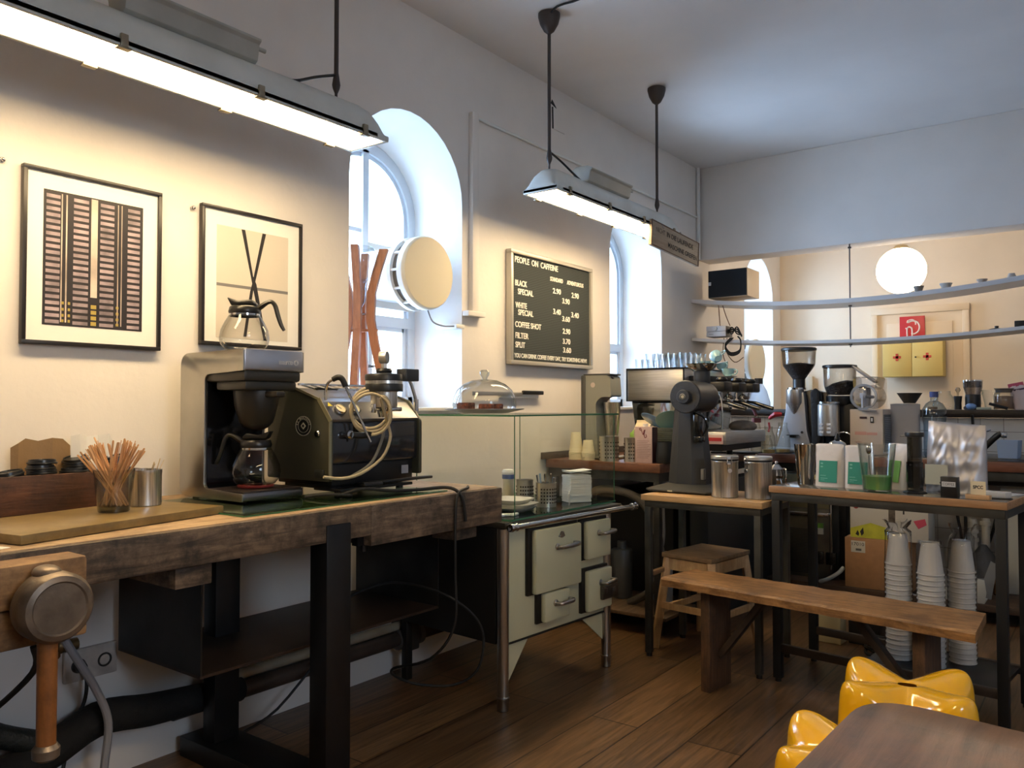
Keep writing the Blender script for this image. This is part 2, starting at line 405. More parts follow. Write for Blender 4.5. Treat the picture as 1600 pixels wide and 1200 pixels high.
# ================================================================ lamps
LAMPM = mat('lamp_grey_enamel', (200,203,198), .42, var=.05, vs=5, coat=.1)
DKROD = mat('dark_rod', (70,62,58), .5, .3)
LENS = mat('lamp_diffuser_lit', (255,240,205), .5, emit=24, ecol=(255,222,170))
def textfit(name, s, m, M, width, cap, parent=None, ext=.0006, bold=.0, w=False):
    """lettering whose line is exactly width wide and whose capitals are cap high; M: left end of the base line"""
    cu = bpy.data.curves.new(name, 'FONT'); cu.body = s; cu.size = 1; cu.extrude = 0; cu.offset = bold
    o = bpy.data.objects.new(name, cu); COL.objects.link(o)
    dg = bpy.context.evaluated_depsgraph_get(); me = bpy.data.meshes.new_from_object(o.evaluated_get(dg))
    bpy.data.objects.remove(o); bpy.data.curves.remove(cu)
    g = G(); g.bm.from_mesh(me); bpy.data.meshes.remove(me)
    xs = [v.co.x for v in g.bm.verts]; x0, x1 = min(xs), max(xs)
    ys = [v.co.y for v in g.bm.verts]; k = cap/max(ys)
    bmesh.ops.transform(g.bm, matrix=M @ Matrix.Diagonal((width/(x1-x0), k, 1, 1)) @ TM(-x0,0,0), verts=g.bm.verts)
    r_ = bmesh.ops.extrude_face_region(g.bm, geom=list(g.bm.faces)); nv = [v for v in r_['geom'] if isinstance(v, bmesh.types.BMVert)]
    d = (M.to_3x3() @ Vector((0,0,1))).normalized()*ext; bmesh.ops.translate(g.bm, vec=d, verts=nv)
    return part(name, g, m, parent, w=w)
def trough_lamp(x, y0, y1, h, label, rods, ballast):
    root = thing('trough_lamp', label, 'lamp', (x, (y0+y1)/2, h), group='hanging fluorescent trough lamps')
    prof = [(-.112,0),(-.112,.014),(-.098,.018),(-.094,.05),(-.084,.085),(-.062,.118),(-.035,.136),(0,.142),(.035,.136),(.062,.118),(.084,.085),(.094,.05),(.098,.018),(.112,.014),(.112,0)]
    g = G(); secs = [(y0-.012,.05,1),(y0,.35,.98),(y0+.02,.72,.98),(y0+.05,.92,1),(y0+.09,1,1),(y1-.09,1,1),(y1-.05,.92,1),(y1-.02,.72,.98),(y1,.35,.98),(y1+.012,.05,1)]
    rings = []
    for y, kz, kx in secs:
        rings.append([g.bm.verts.new((x+p[0]*kx, y, h+(p[1] if p[1] <= .018 else .018+(p[1]-.018)*kz))) for p in prof])
    for a, b in zip(rings, rings[1:]):
        for i in range(len(prof)-1): g.bm.faces.new((a[i],a[i+1],b[i+1],b[i]))
    g.bm.faces.new(rings[0]); g.bm.faces.new(rings[-1])
    # rim round the opening
    for a,b_,c,d in ((x-.112,x-.098,y0,y1),(x+.098,x+.112,y0,y1),(x-.112,x+.112,y0-.012,y0+.006),(x-.112,x+.112,y1-.006,y1+.012)): g.box(a,b_,c,d,h-.008,h+.016,.002)
    bmesh.ops.recalc_face_normals(g.bm, faces=g.bm.faces)
    part('housing', g, LAMPM, root, w=True, sharp=50)
    g = G(); g.box(x-.096,x+.096,y0+.01,y1-.01,h-.004,h+.006,.002); part('diffuser', g, LENS, root, w=True, label='lit diffuser')
    for k in range(4):
        yk = y0+.12+(y1-y0-.24)*k/3
        for s in (-1,1):
            g = G(); g.box(x+s*.114-.006,x+s*.114+.006,yk-.012,yk+.012,h-.014,h+.03,.002); g.box(x+s*.108-.012,x+s*.108+.012,yk-.022,yk+.022,h-.016,h-.009,.001)
            part('clip', g, mat('clip_metal', (150,140,120), .35, .8), root, w=True)
    g = G(); a, b_ = ballast
    g.prism([(x-.05,h+.145),(x-.035,h+.135),(x+.035,h+.135),(x+.05,h+.145),(x+.06,h+.20),(x+.072,h+.21),(x+.072,h+.218),(x+.04,h+.235),(x-.04,h+.235),(x-.072,h+.218),(x-.072,h+.21),(x-.06,h+.20)], 'Y', a, b_, .002)
    g.cyl((x+.05,b_,h+.19), .008, .03, 'Y')
    part('ballast_box', g, mat('ballast_grey', (168,168,160), .5, var=.06, vs=7), root, w=True)
    for yr in rods:
        g = G(); g.cyl((x,yr,h+.2), .0095, H_-h-.26, seg=12); g.lathe([(.0055,h+.12),(.006,h+.165),(.014,h+.185),(.017,h+.20),(.012,h+.235),(.0095,h+.25)], (x,yr,0), 14); part('rod', g, DKROD, root, w=True)
        g = G(); g.lathe([(.012,H_-.115),(.03,H_-.10),(.052,H_-.06),(.062,H_-.02),(.062,H_-.004),(0,H_-.003)], (x,yr,0), 24); part('ceiling_cup', g, DKROD, root, w=True)
    return root
l1 = trough_lamp(.54, .62, 2.345, 2.505, 'long grey trough lamp glowing above the workbench and the two framed prints', [.95, 2.17], (1.27,1.76))
g = G(); g.tube([(.54,2.165,2.745),(.55,2.06,2.70),(.56,1.97,2.655),(.565,1.93,2.64)], .006, 8, smooth=5); part('cable', g, RUBBER, l1, w=True)
l2 = trough_lamp(.565, 3.60, 5.15, 2.575, 'grey trough lamp glowing above the glass case and the menu board', [3.68, 5.0], (4.02,4.52))
trough_lamp(2.95, .15, 1.70, 2.575, 'grey trough lamp over the seats beside the dark table', [.25, 1.58], (.60,1.08))
g = G(); g.tube([(.565,3.69,2.81),(.57,3.80,2.78),(.59,3.93,2.72),(.60,4.02,2.69)], .006, 8, smooth=5); part('cable', g, RUBBER, l2, w=True)
g = G(); g.tube([(.58,3.66,H_-.03),(.66,3.62,H_-.012),(.9,3.6,H_-.008),(1.4,3.2,H_-.008)], .006, 8, smooth=4)
solo('ceiling_cable', g, RUBBER, 'black cable running over the ceiling from the nearer visible lamp cup', 'cable', (.58,3.66,H_-.03), w=True)
# wooden warning sign on the far lamp
SIGNW = wood('sign_board_wood', (148,132,112), (176,160,138), stretch=(8,2,20), rough=.6)
root = thing('warning_sign', 'small old wooden sign with German warning hanging from the end of the far lamp', 'sign', (.70,5.0,2.42))
g = G(); M = TM(.70,4.99,2.49) @ RX(R(-5)) @ RZ(R(-3))
g.box(-.011,.011,-.33,.33,-.085,.085,.004,M); part('board', g, SIGNW, root, w=True)
g = G()
for a,b_,c,d in ((-.33,.33,.078,.085),(-.33,.33,-.085,-.078),(-.33,-.322,-.085,.085),(.322,.33,-.085,.085)): g.box(.010,.014,a,b_,c,d,.001,M)
part('border', g, mat('sign_rim', (110,84,66), .6), root, w=True)
INK = mat('black_lettering', (30,28,28), .7); FADED = mat('faded_lettering', (92,84,76), .8)
Mt = M @ facing((.0115,0,0),(1,0,0))
textfit('lettering', 'NICHT', FADED, Mt @ TM(-.27,.016,0), .115, .032, root, w=True)
textfit('lettering', 'IN DIE LAUFENDE', INK, Mt @ TM(-.13,.016,0), .37, .032, root, bold=.01, w=True)
textfit('lettering', 'MASCHINE GREIFEN', INK, Mt @ TM(-.11,-.05,0), .41, .032, root, bold=.01, w=True)
g = G(); g.tube([(.68,5.08,2.575),(.70,5.08,2.585),(.712,5.08,2.56)], .003, 6); g.tube([(.68,4.80,2.575),(.70,4.80,2.585),(.712,4.80,2.56)], .003, 6); part('hook', g, CHROME, root, w=True)
# ================================================================ pictures
def framed(name, label, y0,y1,z0,z1, fw, fm, depth=.025):
    root = thing(name, label, 'picture', (.012,(y0+y1)/2,z0), group=None)
    g = G()
    for a,b_,c,d in ((y0,y1,z1-fw,z1),(y0,y1,z0,z0+fw),(y0,y0+fw,z0+fw,z1-fw),(y1-fw,y1,z0+fw,z1-fw)): g.box(.004,.004+depth,a,b_,c,d,.0012)
    part('frame', g, fm, root, w=True)
    g = G(); g.box(.003,.018,y0+fw,y1-fw,z0+fw,z1-fw); part('mat_board', g, mat('white_mat_board', (236,234,228), .7), root, w=True)
    return root
FRAME = mat('picture_frame_black', (34,30,28), .35)
p1 = framed('framed_picture', 'black framed photograph of dark louvred shutters in a white mat, nearer the left', 1.209,1.719,1.616,2.247,.014,FRAME)
g = G(); g.box(.017,.019,1.279,1.645,1.687,2.173); pr = part('print', g, mat('print_dark', (38,34,38), .5), p1, w=True)
g = G()
for a,b_ in ((1.288,1.336),(1.383,1.437),(1.480,1.532),(1.585,1.633)):
    for k in range(21):
        z = 1.694+k*.0226; g.box(.0188,.0196,a,b_,z,z+.0125)
part('print_slats', g, mat('print_slat', (148,134,140), .6, var=.25, vs=12), p1, w=True)
g = G(); g.box(.0188,.0194,1.446,1.470,1.80,2.168); g.box(.0188,.0194,1.340,1.344,1.70,2.165); g.box(.0188,.0194,1.356,1.361,1.70,2.165); g.box(.0188,.0194,1.546,1.549,1.70,2.165); g.box(.0188,.0194,1.560,1.563,1.70,2.165)
part('print_pillars', g, mat('print_pillar', (196,182,170), .6, var=.25, vs=5), p1, w=True)
g = G(); 
for k in range(4): g.box(.0188,.0196,1.448,1.468,1.695+k*.021,1.709+k*.021)
for z in (1.70,1.72,1.742,1.765): g.box(.0188,.0194,1.342,1.352,z,z+.01); g.box(.0188,.0194,1.366,1.374,z,z+.01); g.box(.0188,.0194,1.542,1.552,z,z+.01)
part('print_lit_windows', g, mat('print_gold', (168,148,72), .6), p1, w=True)
p2 = framed('framed_picture', 'black framed print of dark crossed strokes on beige, behind the glass pot', 1.896,2.413,1.655,2.247,.014,FRAME)
g = G(); g.box(.017,.019,1.970,2.338,1.689,2.170); part('print', g, mat('print_beige', (206,198,184), .6), p2, w=True)
g = G(); g.box(.0188,.0194,1.970,2.338,1.909,1.922); part('print_band', g, mat('print_grey', (120,118,116), .6), p2, w=True)
g = G(); g.prism([(2.090,2.168),(2.108,2.168),(2.150,1.97),(2.168,1.935),(2.222,1.690),(2.208,1.690),(2.155,1.90),(2.142,1.955)], 'X', .019,.0202)
g.prism([(2.198,2.168),(2.216,2.168),(2.166,1.965),(2.150,1.90),(2.118,1.700),(2.104,1.700),(2.136,1.90),(2.150,1.95)], 'X', .019,.0206)
part('print_strokes', g, mat('print_black', (34,32,34), .6), p2, w=True)
for y, z in ((1.865,2.22),(1.148,2.245)):
    g = G(); g.cyl((.0,y,z), .009, .012, 'X', 12); g.ball((.016,y,z), .007, 10, 6)
    solo('wall_screw', g, CHROME, 'small metal screw in the wall %s' % ('between the two framed prints' if y > 1.5 else 'at the left picture edge'), 'screw', (0,y,z), w=True)
g = G(); g.prism([(4.58,3.42),(4.60,3.50),(4.66,3.49),(4.60,3.475),(4.61,3.43),(4.70,3.34),(4.63,3.33)], 'X', .0, .003)
# torn wallpaper flap, high on the wall
g = G(); g.box(.0005,.006,4.55,4.70,3.30,3.45,0, None); solo('wall_patch', g, PLASTER, 'square painted patch peeling from the wall near the ceiling', 'wall patch', (.001,4.62,3.30), w=True)
g = G(); g.prism([(4.53,3.47),(4.60,3.452),(4.545,3.50)], 'X', .001,.004); g.prism([(4.545,3.45),(4.552,3.45),(4.556,3.30),(4.549,3.30)], 'X', .001,.008)
solo('peeling_edge', g, INK, 'black torn edge beside the peeling patch near the ceiling', 'wall tear', (.001,4.53,3.30), w=True)
# ================================================================ menu board
root = thing('menu_board', 'black felt letter board with white menu prices in a silver frame', 'menu board', (.02,4.5,1.658))
g = G(); y0,y1,z0,z1 = 4.015,5.0,1.658,2.386; fw=.026
for a,b_,c,d in ((y0,y1,z1-fw,z1),(y0,y1,z0,z0+fw),(y0,y0+fw,z0+fw,z1-fw),(y1-fw,y1,z0+fw,z1-fw)): g.box(.006,.05,a,b_,c,d,.004)
part('frame', g, mat('silver_frame', (184,180,170), .35, .4), root, w=True)
FELT = bpy.data.materials.new('grooved_felt'); FELT.use_nodes = True
nt = FELT.node_tree; b = nt.nodes['Principled BSDF']; L = nt.links; t = nt.nodes.new('ShaderNodeTexCoord'); wv = nt.nodes.new('ShaderNodeTexWave'); wv.bands_direction = 'Z'; wv.inputs['Scale'].default_value = 28; L.new(t.outputs['Object'], wv.inputs[0])
r = nt.nodes.new('ShaderNodeValToRGB'); r.color_ramp.elements[0].color = rgb((28,33,34)); r.color_ramp.elements[1].color = rgb((66,74,76)); L.new(wv.outputs[1], r.inputs[0]); L.new(r.outputs[0], b.inputs['Base Color']); b.inputs['Roughness'].default_value = .9
g = G(); g.box(.004,.034,y0+fw,y1-fw,z0+fw,z1-fw); part('felt', g, FELT, root, w=True)
LET = mat('white_letters', (240,238,230), .5)
def line(s, a, b_, z, cap, bold=.016): textfit('lettering', s, LET, facing((.0342,a,z),(1,0,0)), b_-a, cap, root, ext=.003, bold=bold, w=True)
line('PEOPLE  ON  CAFFEINE', 4.071,4.564,2.309,.038); line('STANDARD', 4.471,4.625,2.238,.028); line('ADVENTUROUS', 4.678,4.892,2.238,.028)
for s,a,b_,z in (('BLACK',4.075,4.203,2.161),('SPECIAL',4.104,4.272,2.108),('WHITE',4.078,4.200,2.020),('SPECIAL',4.107,4.272,1.975),('COFFEE SHOT',4.075,4.362,1.897),('FILTER',4.077,4.219,1.826),('SPLIT',4.077,4.181,1.767),
    ('2.90',4.503,4.6,2.157),('2.90',4.737,4.829,2.152),('3.90',4.619,4.711,2.100),('3.40',4.506,4.599,2.017),('3.40',4.733,4.830,2.014),('3.60',4.618,4.714,1.977),('2.90',4.624,4.718,1.892),('3.70',4.624,4.718,1.822),('3.60',4.628,4.728,1.762)): line(s,a,b_,z,.036)
line('YOU CAN DRINK COFFEE EVERY DAY, TRY SOMETHING NEW!', 4.064,4.935,1.702,.028)
# ================================================================ ventilators in the window niches
VENTF = mat('vent_cream', (232,222,196), .5)
def vent(yc, zc, label, cable=True, x1=.03, r=.205):
    root = thing('round_vent', label, 'ventilator', (x1,yc,zc-r))
    g = G(); g.lathe([(0,x1+.004),(r*.95,x1),(r*.985,x1-.008),(r,x1-.02)], (0,0,0), 48, 'X', caps=False, M=TM(0,yc,zc)); part('face_plate', g, VENTF, root, w=True)
    g = G(); g.lathe([(r,x1-.02),(r,x1-.055),(r*.96,x1-.058),(0,x1-.058)], (0,0,0), 48, 'X', caps=False, M=TM(0,yc,zc)); part('rim', g, WHITE, root, w=True)
    g = G(); g.lathe([(r*.90,x1-.105),(r*.90,x1-.058)], (0,0,0), 48, 'X', caps=False, M=TM(0,yc,zc)); part('slot', g, mat('vent_slot_grey', (104,102,98), .6), root, w=True)
    g = G()
    for k in range(12):
        a = 2*PI*k/12; g.box(x1-.105,x1-.055,-.006,.006,r*.91,r*.97,0,TM(0,yc,zc)@RX(a))
    g.lathe([(0,x1-.13),(r,x1-.13),(r,x1-.105),(r*.9,x1-.104)], (0,0,0), 48, 'X', M=TM(0,yc,zc))
    part('back_ring', g, WHITE, root, w=True)
    g = G(); g.box(-.36,x1-.13,yc-.16,yc+.12,zc-.13,zc+.13,.004); part('duct', g, WHITE, root, w=True)
    g = G(); g.box(-.385,-.345,yc-.11,yc+.27,zc-.17,zc+.20,.004); part('window_panel', g, mat('panel_greywhite', (214,212,206), .6), root, w=True)
    if cable:
        g = G(); g.tube([(x1-.06,yc+.05,zc-.2),(x1-.06,yc+.09,zc-.26),(x1-.05,yc+.17,zc-.28),(.02,yc+.22,zc-.28)], .005, 8, smooth=5); part('cable', g, GREYC, root, w=True)
        g = G(); g.box(-.14,.02,yc+.24,yc+.315,zc-.29,zc-.265,.003); part('cable_cover', g, WHITE, root, w=True)
    return root
vent(3.285, 2.135, 'round cream ventilator disc on a white duct in the nearest window niche')
vent(8.42, 1.86, 'round ventilator disc in the farthest window niche beyond the shelves', cable=False, x1=.03, r=.25)
# ================================================================ cold drip tower on the sill
ORNG = wood('orange_beech', (150,92,58), (184,122,82), stretch=(12,12,2), rough=.5)
root = thing('drip_tower', 'tall hourglass shaped wooden cold drip coffee stand on the window sill', 'coffee stand', (-.17,2.955,1.388))
zs = [1.388,1.56,1.72,1.86,2.0,2.12,2.235]; rr = [.150,.118,.082,.058,.062,.092,.128]
for k in range(4):
    a = R(35+90*k); g = G(); pr = None; rings = []
    for z, r_ in zip(zs, rr):
        c = Vector((-.17+r_*math.cos(a), 2.955+r_*math.sin(a), z)); e = Vector((math.cos(a),math.sin(a),0)); f = Vector((-math.sin(a),math.cos(a),0))
        rings.append([g.bm.verts.new(c+e*p*.022+f*q*.019) for p,q in ((-1,-1),(1,-1),(1,1),(-1,1))])
    for A,B in zip(rings,rings[1:]):
        for i in range(4): g.bm.faces.new((A[i],A[(i+1)%4],B[(i+1)%4],B[i]))
    g.bm.faces.new(rings[0]); g.bm.faces.new(rings[-1]); bmesh.ops.recalc_face_normals(g.bm, faces=g.bm.faces)
    part('leg', g, ORNG, root, w=True, sharp=60)
g = G()
for a in (35,125): 
    c = math.cos(R(a))*.095; s_ = math.sin(R(a))*.095; g.bar((-.17-c,2.955-s_,1.80),(-.17+c,2.955+s_,1.80),.022,.014,.002)
part('cross_bar', g, ORNG, root, w=True)
CL2 = glass('lab_glass', (.96,.98,1), (.5,.58,.62), refl=.8)
g = G(); g.lathe([(.03,2.02),(.035,2.06),(.075,2.10),(.098,2.15),(.095,2.20),(.075,2.24),(.06,2.25)], (-.17,2.955,0), 28, caps=False); part('glass_bowl', g, CL2, root, w=True)
g = G(); g.lathe([(.008,1.84),(.012,1.93),(.03,1.96),(.035,2.03)], (-.17,2.955,0), 20, caps=False); part('glass_funnel', g, CL2, root, w=True)
g = G(); g.cyl((-.17,2.955,1.86), .012, .05, seg=12); g.cyl((-.19,2.955,1.885), .006, .06, 'X', 10); part('valve', g, CHROME, root, w=True)
# ================================================================ workbench
BW = wood('old_bench_wood', (60,50,42), (140,118,96), stretch=(5,1.2,12), rough=.62, dirt=(32,28,25), dirt_amt=.85, vs=3.5, bump=.5)
BT = wood('bench_top_wood', (150,122,92), (198,170,132), stretch=(10,1.1,10), rough=.5, dirt=(96,72,50), dirt_amt=.55)
bench = thing('workbench', 'long old wooden workbench with worn top on black steel legs', 'workbench', (.45,1.2,0))
g = G(); g.box(.03,.87,-.6,2.82,.985,1.04,.004); part('bench_top', g, BT, bench, w=True)
g = G(); g.box(.84,.885,-.6,2.05,.925,1.036,.005); g.box(.76,.885,2.05,2.835,.885,1.036,.006); g.box(.05,.76,2.78,2.835,.90,1.036,.005)
g.box(.5,.86,1.30,1.42,.86,.985,.004); g.box(.66,.80,2.62,2.76,.82,.885,.004)
part('front_apron', g, BW, bench, w=True, label='scarred dark front edge')
for yy in (.25, 1.895):
    for x, w_ in ((.80,.10),(.155,.09)):
        g = G(); g.box(x,x+w_*.9,yy-.055,yy+.055,.08,.985,.004); part('leg', g, BLACKM, bench, w=True)
    g = G(); g.box(.05,.92,yy-.09,yy+.09,0,.08,.004); part('foot_rail', g, BLACKM, bench, w=True)
g = G(); g.box(.815,.845,2.02,2.10,.885,.985); g.cyl((.83,2.06,.86), .012, .03, seg=8); part('bolt', g, BLACKM, bench, w=True)
g = G(); g.cyl((.70,2.835,.985), .05, .05, 'Y', 24, bev=.012); part('tail_screw', g, wood('turned_beech', (120,92,60), (150,118,80), rough=.5), bench, w=True)
# vise at the left end of the bench
JAW = wood('vise_jaw_wood', (120,88,58), (168,130,88), stretch=(4,1.2,10), rough=.6, dirt=(70,50,36), dirt_amt=.7)
IRON = mat('worn_cast_iron', (120,108,96), .42, .75, var=.25, vs=10, bump=.3, bs=25)
v = part('vise_jaw', G().box(.925,1.02,.25,.975,.925,1.03,.012), JAW, bench, w=True)
part('vise_jaw_block', G().box(.925,1.005,.25,.982,.83,.923,.008), JAW, bench, w=True)
g = G(); g.lathe([(0,.885),(.062,.885),(.064,1.03),(.075,1.035),(.082,1.05),(.082,1.10),(.074,1.112),(.062,1.116),(.058,1.112),(0,1.114)], (0,.868,.932), 36, 'X')
g.lathe([(.0,.95),(.075,.955),(.078,.98),(.065,1.0)], (0,.868,.932), 36, 'X')
g.ball((1.06,.86,1.01), .03, 16, 10, (1.3,1,.6)); part('vise_screw_head', g, IRON, bench, w=True)
g = G(); g.cyl((1.065,.862,.60), .021, .29, seg=20, r2=.022); g.lathe([(.020,.66),(.021,.70)], (1.065,.862,0), 16); part('vise_handle', g, wood('handle_wood', (120,72,34), (160,102,52), stretch=(8,8,1.2), rough=.45, dirt=(60,36,20)), bench, w=True, label='brown wooden turning handle')
g = G(); g.lathe([(0,.575),(.018,.577),(.029,.585),(.030,.605),(.023,.615)], (1.065,.862,0), 20); part('vise_handle_ring', g, IRON, bench, w=True)
# folded steel shelf under the bench
SHEET = mat('raw_black_sheet', (48,47,46), .38, .6, var=.2, vs=5, bump=.03)
root = thing('under_bench_shelf', 'folded black steel sheet shelf hanging under the workbench', 'shelf', (.35,2.15,.485))
part('left_panel', G().box(.06,.60,1.547,1.553,.49,.985), SHEET, root, w=True)
part('right_panel', G().box(.06,.60,2.727,2.733,.485,.985), SHEET, root, w=True)
part('shelf_board', G().box(.06,.60,1.547,2.733,.482,.492), mat('raw_brown_sheet', (58,46,38), .45, .3, var=.2, vs=4), root, w=True)
# pipes, cables, sockets on the wall under the bench
PIPE = mat('painted_iron_pipe', (70,58,50), .5, .2, var=.2, vs=6); LPIPE = mat('light_pipe', (150,142,124), .5, var=.1)
g = G(); g.tube([(.075,1.9,.262),(.075,5.9,.245)], .022, 14); solo('water_pipe', g, LPIPE, 'thin pale pipe running along the wall under the workbench', 'pipe', (.075,2.6,.25), w=True)
root = thing('heating_pipe', 'thick brown pipe with grey couplings low on the wall under the workbench', 'pipe', (.09,2.6,.16))
g = G(); g.tube([(.085,1.75,.20),(.085,5.9,.185)], .038, 16); part('pipe', g, PIPE, root, w=True)
for y in (2.98,3.12):
    g = G(); g.cyl((.085,y,.19), .052, .035, 'Y', 20, bev=.006); part('coupling', g, mat('coupling_grey', (96,92,88), .5, .4), root, w=True)
g = G(); g.box(.004,.14,3.02,3.10,.13,.31,.01); part('bracket', g, mat('bracket_dark', (60,56,52), .5, .3), root, w=True)
LAG = mat('black_pipe_lagging', (20,19,18), .85, var=.3, vs=14, bump=.8, bs=30)
g = G(); g.tube([(.10,.75,.30),(.10,1.0,.17),(.10,1.25,.19),(.10,1.45,.265),(.10,1.65,.24),(.10,1.85,.225),(.09,2.05,.205)], [.06,.075,.06,.062,.06,.055,.05], 16, smooth=4)
solo('lagged_pipe', g, LAG, 'black lagged pipe bending low along the wall at the left', 'pipe', (.10,1.4,.2), w=True)
g = G(); g.tube([(.06,.80,.95),(.06,.82,.70),(.07,.95,.48),(.09,1.10,.33),(.10,1.25,.25)], .038, 14, smooth=5)
solo('drain_hose', g, mat('dark_hose', (30,34,32), .5, bump=.6, bs=80), 'thick dark hose curving down the wall at the far left', 'hose', (.06,.8,.25), w=True)
g = G(); g.tube([(.9,.90,.80),(.85,.92,.72),(.6,.9,.55),(.35,.85,.38),(.15,.80,.25)], .008, 8, smooth=5)
solo('thin_cable', g, RUBBER, 'thin dark cable sloping down behind the vise handle', 'cable', (.5,.9,.25), w=True)
g = G(); g.tube([(.17,1.26,.68),(.19,1.285,.62),(.20,1.32,.55),(.205,1.40,.40),(.205,1.44,.28),(.205,1.428,.13),(.205,1.42,.012)], .014, 10, smooth=6)
solo('grey_conduit', g, GREYC, 'flexible pale grey conduit curving down beside the wall socket', 'conduit', (.1,1.5,.01), w=True)
g = G(); g.tube([(.05,1.30,.82),(.05,1.33,.70),(.06,1.34,.60)], .008, 8, smooth=4)
solo('grey_cable', g, mat('mid_grey_cable', (96,94,92), .5), 'short grey cable hanging down to the conduit by the socket', 'cable', (.05,1.3,.6), w=True)
root = thing('wall_socket', 'white double wall socket low on the wall beside the conduit', 'socket', (.02,1.46,.44))
SOCK = mat('aged_white_plastic', (186,178,170), .5, var=.08, vs=20)
part('cover', G().box(0,.022,1.372,1.565,.392,.508,.006), SOCK, root, w=True)
for y in (1.42,1.515):
    part('socket_well', G().lathe([(.026,.024),(.026,.026),(.02,.026),(.018,.012),(0,.012)], (0,y,.45), 24, 'X', caps=False), mat('socket_ring', (52,48,46), .5), root, w=True)
    part('socket_insert', G().lathe([(0,.0245),(.017,.0245),(.017,.02)], (0,y,.45), 20, 'X'), SOCK, root, w=True)
root = thing('plug', 'black plug with cable in the left half of the wall socket', 'plug', (.05,1.42,.45))
part('plug_body', G().lathe([(.02,.026),(.022,.04),(.016,.06),(0,.064)], (0,1.42,.45), 16, 'X'), BLACKP, root, w=True)
g = G(); g.tube([(.055,1.42,.445),(.065,1.43,.40),(.07,1.42,.33),(.07,1.38,.25),(.10,1.33,.10),(.12,1.30,.01)], .007, 8, smooth=5); part('plug_cable', g, RUBBER, root, w=True)
g = G(); g.cyl((.03,1.36,.535), .022, .05, 'Y', 12); g.ball((.05,1.34,.545), .028, 12, 8); g.cyl((.03,1.32,.52), .012, .05, 'X', 10)
solo('water_valve', g, mat('old_brass', (120,98,66), .4, .7), 'small brass water valve on the wall above the socket', 'valve', (.04,1.35,.53), w=True)
g = G(); g.tube([(.80,2.70,1.045),(.86,2.62,1.048),(.895,2.52,1.03),(.90,2.50,.9),(.90,2.50,.72),(.895,2.50,.5),(.80,2.46,.36),(.60,2.45,.285),(.55,2.52,.22),(.60,2.62,.17),(.72,2.72,.17),(.80,2.78,.25),(.80,2.79,.42),(.70,2.70,.55),(.50,2.62,.60),(.40,2.50,.59),(.3,2.3,.505)], .006, 8, smooth=6)
solo('hanging_cable', g, RUBBER, 'black cable looping from the bench top down to the floor under the bench end', 'cable', (.8,2.6,.17), w=True)
g = G(); g.tube([(.12,2.05,.03),(.15,2.2,.09),(.2,2.4,.28),(.22,2.5,.35)], .006, 8, smooth=4)
solo('floor_cable', g, RUBBER, 'thin black cable rising from the floor behind the bench leg', 'cable', (.12,2.05,.03), w=True)
# ================================================================ stove
ENAM = mat('cream_green_enamel', (196,196,166), .22, coat=.5, var=.015, vs=4); ENAMD = mat('stove_edge_black', (38,36,34), .4, .4)
PEWT = mat('dull_nickel', (176,172,166), .28, 1)
st = thing('enamel_stove', 'old cream enamel kitchen stove on legs with chrome rail, next to the workbench', 'stove', (.42,3.35,0)); 
a_ = R(-4)
def SX(y, front=0): return .80 + (y-2.95)*.07 + front
def sbox(g, y0,y1,z0,z1, d0, d1, bev=.003):
    """box on the slightly turned stove front: d0..d1 out of the front plane"""
    M = TM(.80,2.95,0) @ RZ(-math.atan(.07))
    return g.box(d0,d1,(y0-2.95),(y1-2.95),z0,z1,bev,M)
g = G(); sbox(g,2.96,3.80,.30,.83,-.70,0,.006); part('body', g, ENAM, st, w=True)
g = G(); sbox(g,2.93,3.90,.832,.862,-.78,.03,.006); part('top_plate', g, mat('stove_top_dark', (70,66,58), .35, .5), st, w=True)
for y in (2.955, 3.79):
    g = G(); M = TM(.80,2.95,0) @ RZ(-math.atan(.07))
    g.lathe([(.022,0.0),(.026,.004),(.027,.05),(.030,.055),(.030,.062),(.026,.066),(.027,.30),(.029,.83)], (-.004,y-2.95,0), 20, M=M); part('leg', g, PEWT, st, w=True, label='polished front leg')
    g = G(); sbox(g,y-.02,y+.02,0,.30,-.68,-.64); part('leg', g, ENAMD, st, w=True)
g = G(); M = TM(.80,2.95,0) @ RZ(-math.atan(.07))
g.prism([(.03,.30),(.20,.30),(.03,.095)], 'X', -.018,-.010, 0, M); part('gusset', g, ENAM, st, w=True)
g = G(); g.prism([(.82,.30),(.62,.30),(.82,.145)], 'X', -.018,-.010, 0, M); part('gusset', g, ENAM, st, w=True)
g = G(); sbox(g,2.96,3.82,.292,.300,-.02,.004); sbox(g,2.93,2.958,.30,.83,-.70,-.03); part('edge_trim', g, ENAMD, st, w=True)
g = G(); g.cyl((.075,-.03,.845), .014, 1.0, 'Y', 16, M=M)
for y in (-.04,.97): g.lathe([(.0,0),(.018,.003),(.021,.012),(.016,.03),(.02,.045),(.014,.05)], (.075,y,.845), 16, 'Y', M=M)
for y in (.0,.93): g.cyl((.0,y,.845), .010, .075, 'X', 10, M=M)
part('towel_rail', g, CHROME, st, w=True)
